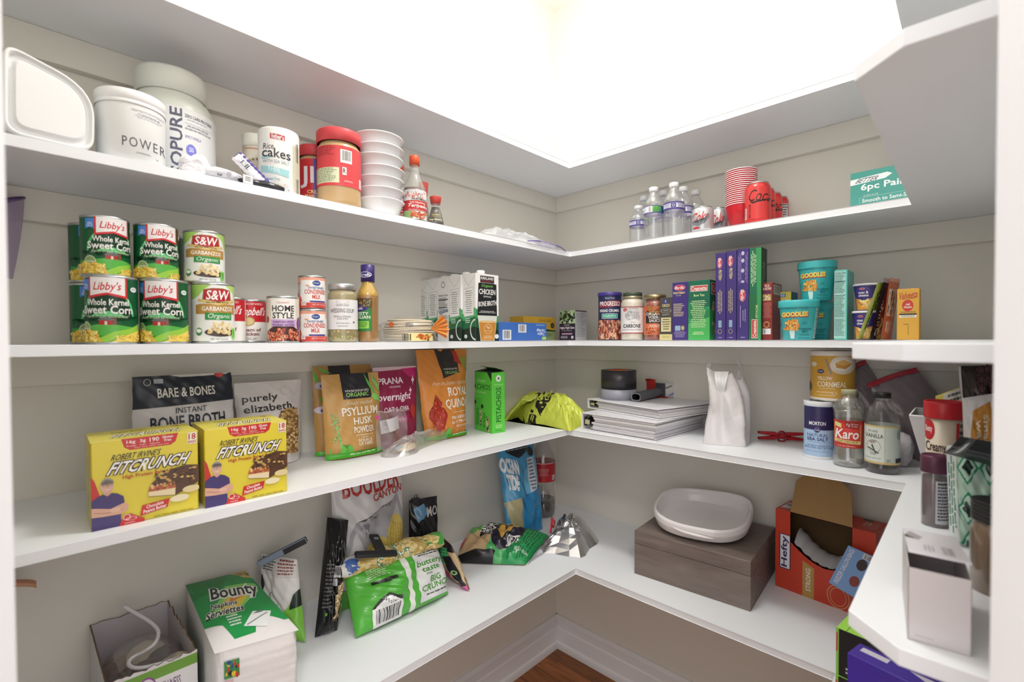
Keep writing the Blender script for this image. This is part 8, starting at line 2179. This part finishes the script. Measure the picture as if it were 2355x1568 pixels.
m.art(topf(w, hd, hh), [('p', [(0.02, 0.2), (0.14, 0.1), (0.14, 0.7), (0.02, 0.8)], '#e8e4ea'), ('t', 'Hefty', 0.03, 0.25, 0.13, 0.65, '#30285c', {'b': .04}), ('t', '120', 0.83, 0.30, 0.90, 0.62, '#e8c8b8', {'b': .02, 'rot': 90}), ('lines', 0.91, 0.2, 0.97, 0.8, 3, '#d88a70', {'vert': True}), ('r', 0.79, 0.02, 0.88, 0.2, '#3a3c2a')])
m.done('carton_body', t)
m = M()
fh = hh * 0.50
prof = lambda u: fh * (0.72 + 0.28 * min(1, sin(pi * (0.04 + 0.92 * u)) * 1.5)) - 0.0025 * (int(u * 60) % 2)
for i in range(60):
    ua, ub = i / 60, (i + 1) / 60
    pa = [Vector((wx0 + (wx1 - wx0) * (u_ + 0.10 * v_ * (0.5 - u_)), yf + 0.018 * v_, hh + 0.0008 + prof(u_) * v_)) for u_, v_ in ((ua, 0), (ub, 0), (ub, 1), (ua, 1))]
    m.faces(pa, [(0, 1, 2, 3)], KF)
    m.faces([p + Vector((0, 0.0008, 0)) for p in pa], [(3, 2, 1, 0)], OR)
m.done('flap', t)
m = M()
m.grid(lambda a, b: Vector((wx0 + 0.006 + (wx1 - wx0 - 0.012) * a, yf + 0.012 + 0.080 * b, 0.004 + lower(a) * (0.95 + 0.22 * sin(pi * b)) - 0.006 * sin(a * 40) * (1 - a) * .5)), 30, 10, clear('#d2cfd2', 0.8, 0.25, 0.1))
m.done('bag_roll', t)
# blue card from a bag box, leaning on the orange box
n_ = Vector((-sin(rz), cos(rz), 0))
cA = Vector((A.x, A.y, 0)) - n_ * 0.014
qd = lambda u, v: P(u, v, x=A.x + (B.x - A.x) * 0.75 - 0.03)
k4 = [qd(1906, 1339), qd(1969, 1377), qd(2012, 1281), qd(1951, 1254)]
o_ = sum(k4, Vector()) / 4
m = M()
nr = ((k4[1] - k4[0]).cross(k4[3] - k4[0])).normalized()
if nr.x > 0:
    nr = -nr
m.faces([p - o_ for p in k4] + [p - o_ - nr * 0.0012 for p in k4], [(0, 1, 2, 3), (7, 6, 5, 4), (0, 4, 5, 1), (1, 5, 6, 2), (2, 6, 7, 3), (3, 7, 4, 0)], C('#7fa5d8', 0.4))
fq = lambda p, q, off: (k4[0].lerp(k4[3], 1 - q)).lerp(k4[1].lerp(k4[2], 1 - q), p) - o_ + nr * off
m.art(fq, [('t', 'FREEZER GALLON BAGS', 0.10, 0.04, 0.30, 0.93, '#4a6ab0', {'rot': 90, 'b': .05}), ('t', 'FREEZER GALLON BAGS', 0.11, 0.045, 0.29, 0.925, '#f0f2f8', {'rot': 90, 'b': .01}), ('e', 0.72, 0.68, 0.17, 0.12, '#8c3a34'), ('e', 0.72, 0.28, 0.18, 0.13, '#3a2c2c'), ('r', 0.62, 0.02, 0.95, 0.14, '#e6e8ee'), ('bars', 0.66, 0.03, 0.92, 0.13, '#2a2c34', {'n': 14})])
o = m.done('cardboard_card', None, o_)
tag(o, 'light blue card with finger holes leaning against the orange box', 'card')

# ------------------------------------------------------------------ right-hand wing: boxes on the lowest shelf
zb = 0.085
c1 = P(1923, 1443, z=Z5 + 2 * zb)
BXL = ['black box with a bright green top, upper one of two beside the purple box', 'black box with a bright green edge, under another one']
for k in (0, 1):
    z = Z5 + (zb + 0.0006) * (1 - k)
    A, B = (c1.x - 0.002 * k, c1.y, 0), (c1.x - 0.03 - 0.002 * k, c1.y - 0.215, 0)
    carton('trash_bag_box', BXL[k], 'box', A, B, 0.13, z, zb, '#262428', rough=0.3, front_=[('r', 0, 0, 0.02, 1, '#8ac850'), ('r', 0.0, 0.1, 0.012, 0.5, '#c84a44'), ('e', 0.3, 0.3, 0.1, 0.3, '#3a3a48'), ('lines', 0.07, 0.78, 0.3, 0.94, 2, '#c8c8c8', {'al': 'l'})], top=[('r', 0, 0, 1, 1, '#a5de5a'), ('lines', 0.12, 0.3, 0.5, 0.8, 4, '#5a8a34', {'al': 'l'}), ('r', 0.07, 0, 0.075, 1, '#5a8a34')], left=[('r', 0, 0, 0.14, 1, '#c84a44'), ('r', 0, 0, 1, 0.06, '#a5de5a')], group='black and green boxes')
p1 = P(1948.6, 1500, z=Z5 + 0.185)
carton('wrap_box', 'purple box of kitchen wrap with white lettering at the shelf edge', 'box', (p1.x, p1.y - 0.0, 0), (p1.x - 0.068, p1.y - 0.28, 0), 0.045, Z5, 0.185, '#4a35a0', rough=0.25, front_=[('r', 0, 0.25, 1, 1, '#33246f'), ('t', 'Reynolds', 0.28, 0.18, 0.95, 0.62, '#e6e4ee', {'b': .05, 'sh': .1}), ('lines', 0.5, 0.08, 0.8, 0.12, 1, '#9a90c8'), ('p', [(0.02, 0.27), (0.05, 0.22), (0.1, 0.27), (0.16, 0.25), (0.22, 0.29), (0.3, 0.27), (0.3, 0.31), (0.02, 0.33)], '#d8d4e6')], top=[('r', 0.03, 0.2, 0.16, 0.5, '#d8d2e0'), ('p', [(0.25, 0.3), (0.5, 0.2), (0.6, 0.5), (0.35, 0.6)], '#d8d2e0')])

# ------------------------------------------------------------------ right-hand wing: jars and packs on the second lowest shelf
WY = lambda u, v, y: P(u, v, y=y)


def wing(u0, u1, vt, x_, y_=None, z=Z4):
    """fit a round thing on the wing at depth x_"""
    t0, t1 = math.atan((u0 - 1177.5) / FPX), math.atan((u1 - 1177.5) / FPX)
    al, bis = (t1 - t0) / 2, YAW - (t0 + t1) / 2
    dist = (x_ - CAM.x) / cos(bis)
    r = dist * sin(al)
    cx, cy = x_, CAM.y + sin(bis) * dist
    h = top_z((u0 + u1) / 2, vt, (cx - r * 0.9, cy)) - z
    return cx, cy, r, h


x, y, r, h = wing(2124, 2226, 930, -0.415)
h = top_z(2175, 922, (x, y)) - Z4
t = thing('frosting_tub', 'cream coloured frosting tub with a red lid and a blue band', 'tub', (x, y, Z4), face_cam(x, y))
r *= 0.98
m = M().lathe([(r * 0.78, 0), (r * 0.80, 0.002), (r * 0.92, h * 0.84)], C('#d9cbb6', 0.35), 44)
m.art(cyl(r * 0.80, r * 0.92, 0.002, h * 0.83), [('r', 0, 0.58, 1, 1, '#ddd9d2'), ('e', 0.10, 0.14, 0.16, 0.13, '#c8242e'), ('t', 'Betty', 0.02, 0.09, 0.2, 0.19, '#f2e6e2', {'b': .02}), ('t', 'Creamy', 0.02, 0.28, 0.55, 0.44, '#4a3026', {'b': .02}), ('p', [(0, 0.50), (0.6, 0.56), (0.7, 0.60), (0.7, 0.72), (0, 0.66)], '#6a92cc'), ('t', 'Vanilla', 0.06, 0.55, 0.40, 0.66, '#f0f2f6', {'b': .02, 'tilt': .2}), ('r', 0.80, 0.04, 0.87, 1, '#c8242e'), ('lines', 0.88, 0.05, 1, 0.9, 10, '#5a5450')], du=0.03, base=3)
m.done('tub_body', t)
M().lathe([(r * 0.985, h * 0.83), (r, h * 0.835), (r, h * 0.985), (r * 0.97, h), (r * 0.9, h - 0.001), (r * 0.88, h - 0.003)], C('#c8222e', 0.35), 44, cap0=False).done('lid', t)

x, y, r, h = wing(2119, 2190, 1050, -0.585)
h = top_z(2150, 1046, (x, y)) - Z4
t = thing('powder_jar', 'clear jar of dark powder with a maroon lid, in front of the frosting tub', 'jar', (x, y, Z4), face_cam(x, y))
pr = [(r * 0.90, 0), (r * 0.93, 0.003), (r * 0.93, h * 0.72), (r * 0.90, h * 0.78)]
M().lathe([(r * 0.86, 0.003), (r * 0.86, h * 0.70)], C('#4c2228', 0.5), 36).done('powder', t)
M().lathe(pr, clear('#d8d4d8', 0.15, 0.08, 0.2), 40, cap1=False).done('jar_body', t)
m = M()
m.grid(lambda a, b: wrap(lambda z: r * 0.935, h * 0.06, h * 0.66, 0.05, 1.9)(a, 1 - b, 0), 20, 4, C('#c9c8d0', 0.4))
m.art(wrap(lambda z: r * 0.935, h * 0.06, h * 0.66, 0.05, 1.9), [('lines', 0.08, 0.05, 0.9, 0.95, 12, '#4a4a55', {'al': 'l'}), ('t', 'Nutrition', 0.1, 0.02, 0.8, 0.08, '#3a3a44', {'b': .03})], du=0.05, base=3)
m.done('label', t)
M().lathe([(r * 0.97, h * 0.76), (r, h * 0.765), (r, h * 0.97), (r * 0.95, h), (r * 0.8, h + 0.001), (r * 0.78, h - 0.001)], C('#5c2c44', 0.4), 40).done('lid', t)

# white snack pack with an orange patch, dark pouch above, patterned pouch in front
SF = lambda u, v, x_: P(u, v, x=x_)


def wing_bag(name, lab, x_, cs, th, base, art, seed, lean=0.02, **k):
    p = [SF(u, v, x_) for u, v in cs]
    for q in p[:2]:
        q.z = Z4 + 0.003
    for q in p:
        q.y = max(q.y, WALL3 + 0.03)
    for q in p[2:]:
        q.x += lean
    return bag(name, lab, p, th, base, art, seed, **k)


wing_bag('bean_pouch', 'tall dark pouch printed with glossy brown beans, at the back by the right wall', -0.36, [(2232, 1080), (2300, 1080), (2300, 842), (2204, 842)], 0.018, '#231d1e', [('r', 0, 0, 0.06, 1, '#c9c4c6'), ('e', 0.72, 0.18, 0.45, 0.20, '#2f2224'), ('blobs', 0.34, 0.02, 1.0, 0.30, 40, 0.09, 0.028, ['#4a2a30', '#5c363a', '#3a2026', '#6a4448'], {'s': 3}), ('r', 0.06, 0.33, 1, 0.42, '#5a3428')], 2.2, wr=0.003)
wing_bag('cookie_pack', 'yellow and white snack packet lying behind the frosting tub', -0.33, [(2160, 1060), (2232, 1060), (2228, 885), (2150, 912)], 0.012, '#d9cb52', [('p', [(0.25, 0.02), (1, 0.0), (1, 0.4), (0.2, 0.4)], '#dcd9d4'), ('lines', 0.32, 0.04, 0.95, 0.3, 5, '#5a5a58')], 4.2, wr=0.003)
wing_bag('snack_pack', 'white snack pack with an orange patch printed upside down', -0.50, [(2222, 1075), (2300, 1080), (2300, 905), (2212, 918)], 0.024, '#dcdadb', [('p', [(0.30, 0.12), (0.75, 0.06), (0.86, 0.42), (0.78, 0.52), (0.24, 0.52), (0.2, 0.4)], '#c98a3a'), ('t', 'smart\nway', 0.32, 0.16, 0.70, 0.46, '#ecdcc0', {'b': .02, 'rot': -90}), ('lines', 0.4, 0.58, 0.8, 0.8, 3, '#7a7a7c', {'vert': True}), ('p', [(0.1, 0.6), (0.35, 0.7), (0.2, 0.9)], '#c3c1c4')], 6.1, wr=0.006)
gm, fg, og_, _ = wing_bag('coffee_pouch', 'mint pouch with a green diamond pattern and a folded dark top', -0.66, [(2186, 1240), (2300, 1240), (2300, 1030), (2176, 1030)], 0.022, '#b5d4c2',
    [('r', 0, 0, 0.2, 1, '#d8e0dc'), ('lines', 0.03, 0.1, 0.17, 0.9, 3, '#4a8a78', {'vert': True}), *[('p', [(0.2 + 0.4 * i, c_), (0.4 + 0.4 * i, c_ - 0.17), (0.6 + 0.4 * i, c_), (0.4 + 0.4 * i, c_ + 0.17)], '#1f8a66') for i in (0, 1) for c_ in (0.22, 0.62, 1.0)], *[('p', [(0.25 + 0.4 * i, c_), (0.4 + 0.4 * i, c_ - 0.13), (0.55 + 0.4 * i, c_), (0.4 + 0.4 * i, c_ + 0.13)], '#b5d4c2') for i in (0, 1) for c_ in (0.22, 0.62, 1.0)], *[('p', [(0.31 + 0.4 * i, c_), (0.4 + 0.4 * i, c_ - 0.08), (0.49 + 0.4 * i, c_), (0.4 + 0.4 * i, c_ + 0.08)], '#17332c') for i in (0, 1) for c_ in (0.22, 0.62, 1.0)]], 8.1, wr=0.004)
cz = [SF(u, v, -0.672) - og_ for u, v in ((2170, 1040), (2300, 1075), (2300, 1018), (2208, 1002))]
m = M()
m.grid(lambda a, b: (cz[0].lerp(cz[1], a)).lerp(cz[3].lerp(cz[2], a), b) + Vector((-0.020 * sin(pi * b) - 0.004, 0, 0)), 10, 8, C('#1c2224', 0.3))
m.art(lambda p, q, o: (cz[0].lerp(cz[1], p * .42)).lerp(cz[3].lerp(cz[2], p * .42), 1 - q) + Vector((-0.020 * sin(pi * (1 - q)) - 0.005 - o, 0, 0)), [('p', [(0, 0.9), (0.6, 0.0), (1, 0.0), (0.5, 1)], '#55585c'), ('p', [(0.3, 0.85), (0.55, 0.25), (0.75, 0.15), (0.5, 0.7)], '#cfd0cc')], du=0.2, dv=0.12)
m.done('folded_top', gm)

# spice jar by the door jamb and the white box in front
sj = SF(2288, 1340, -0.80)
t = thing('spice_jar', 'spice jar with a black ribbed lid beside the door jamb', 'jar', (-0.80, sj.y, Z4), 0)
r = 0.0215
hj = top_z(2256, 1142, (-0.80, sj.y)) - Z4
M().lathe([(r * 0.95, 0), (r, 0.002), (r, hj * 0.66), (r * 0.8, hj * 0.74)], C('#7d5c38', 0.3), 36).done('spice', t)
M().lathe([(r * 1.03, 0), (r * 1.04, hj * 0.66), (r * 0.86, hj * 0.76)], clear('#e6e0d8', 0.08, 0.05, 0.2), 36, False, False).done('jar_body', t)
m = M()
for k in range(5):
    zz = hj * (0.76 + 0.045 * k)
    m.lathe([(r * 0.96, zz), (r, zz + hj * 0.01), (r, zz + hj * 0.035), (r * 0.96, zz + hj * 0.044)], C('#1f1f22', 0.3), 36, k == 0, k == 4)
m.done('lid', t)

A, B = P(2087, 1468.6, z=Z4), P(2234, 1511, z=Z4)
hw = top_z(2087, 1303, (A.x, A.y)) - Z4
tb = P(2140, 1171, z=Z4 + hw)
bd = min(0.12, sqrt((tb.x - A.x) ** 2 + (tb.y - A.y) ** 2))
x, y, w, rz = boxfit(A, B, bd)
t = thing('white_box', 'plain white carton at the near end of the shelf wing, its lid ajar', 'box', (x, y, Z4), rz)
m = M()
WB_ = C('#d6cfd0', 0.5)
th_ = 0.0008
for a0, a1, b0, b1 in ((-w / 2, w / 2, -bd / 2, -bd / 2 + th_), (-w / 2, w / 2, bd / 2 - th_, bd / 2), (-w / 2, -w / 2 + th_, -bd / 2, bd / 2), (w / 2 - th_, w / 2, -bd / 2, bd / 2)):
    m.box(a0, b0, 0, a1, b1, hw, WB_)
m.box(-w / 2, -bd / 2, 0, w / 2, bd / 2, 0.0008, WB_)
m.art(front(w, bd, 0, hw), [('lines', 0.10, 0.91, 0.45, 0.925, 1, '#9a9498')])
m.done('carton_body', t)
m = M()
lm = Matrix.Translation((0, bd / 2, hw)) @ Matrix.Rotation(R(-7), 4, 'X')
m.box(-w / 2, -bd - 0.001, 0, w / 2, 0, 0.0009, C('#e6e4ea', 0.45), 0.0003, mat=lm)
lf = flat((-w / 2, 0, 0), (w, 0, 0), (0, -bd, 0))
m.art(lambda p, q, o: lm @ (lf(p, q, o) + Vector((0, 0, 0.0009))), [('lines', 0.30, 0.62, 0.50, 0.86, 3, '#b0adb8', {'vert': True}), ('bars', 0.60, 0.60, 0.80, 0.88, '#9a98a6', {'n': 16}), ('p', [(0.02, 0.30), (0.12, 0.12), (0.34, 0.32), (0.24, 0.46)], '#b4aeb4'), ('p', [(0.0, 0.34), (0.03, 0.30), (0.2, 0.45), (0.0, 0.42)], '#6a6250')])
m.done('lid', t)

# ------------------------------------------------------------------ by the left door jamb
p = P(20, 520, y=-0.12)
t = thing('netted_toy', 'purple rimmed net hanging on the wall by the door jamb', 'net', (p.x - 0.01, -0.02, p.z), 0)
rr = 0.030
M().tube([(rr * cos(a) * 1.0, -0.01 - rr * 0.4 + rr * 0.4 * sin(a), 0.055 + 0.012 * cos(a)) for a in [k * 2 * pi / 28 for k in range(29)]], 0.0022, C('#4a2a62', 0.4), 8).done('rim', t)
M().grid(lambda a, b: Vector((rr * cos(2 * pi * a) * (1 - 0.55 * b ** 1.5), -0.01 - rr * 0.4 + rr * 0.4 * sin(2 * pi * a) * (1 - .5 * b), 0.055 + 0.012 * cos(2 * pi * a) * (1 - b) - 0.135 * b)), 24, 12, clear('#9a7ab0', 0.35, 0.3, 0.05), close_u=True).done('net', t)
M().box(-0.012, -0.019, 0.05, 0.004, -0.0005, 0.085, C('#5a34a0', 0.35), 0.002).done('strap', t)
p = P(62, 1344, y=-0.05)
q = P(30, 1338, y=-0.05)
t = thing('wall_hook', 'copper coloured hook arm on the wall beside the door jamb', 'hook', (p.x, -0.0005, p.z), 0)
L_ = p.x - q.x
M().grid(lambda a, b: Vector((-L_ * 1.6 + L_ * 2.3 * a, -0.05 + 0.010 * cos(2 * pi * b), 0.012 * (1 - a) + 0.006 * sin(2 * pi * b) - 0.004 * a ** 6)), 16, 10, C('#c98f6c', 0.35)).done('arm', t)
M().box(-L_ * 1.55, -0.05, -0.002, -L_ * 1.2, 0, 0.016, C('#3a2c24', 0.5), 0.002).done('bracket', t)
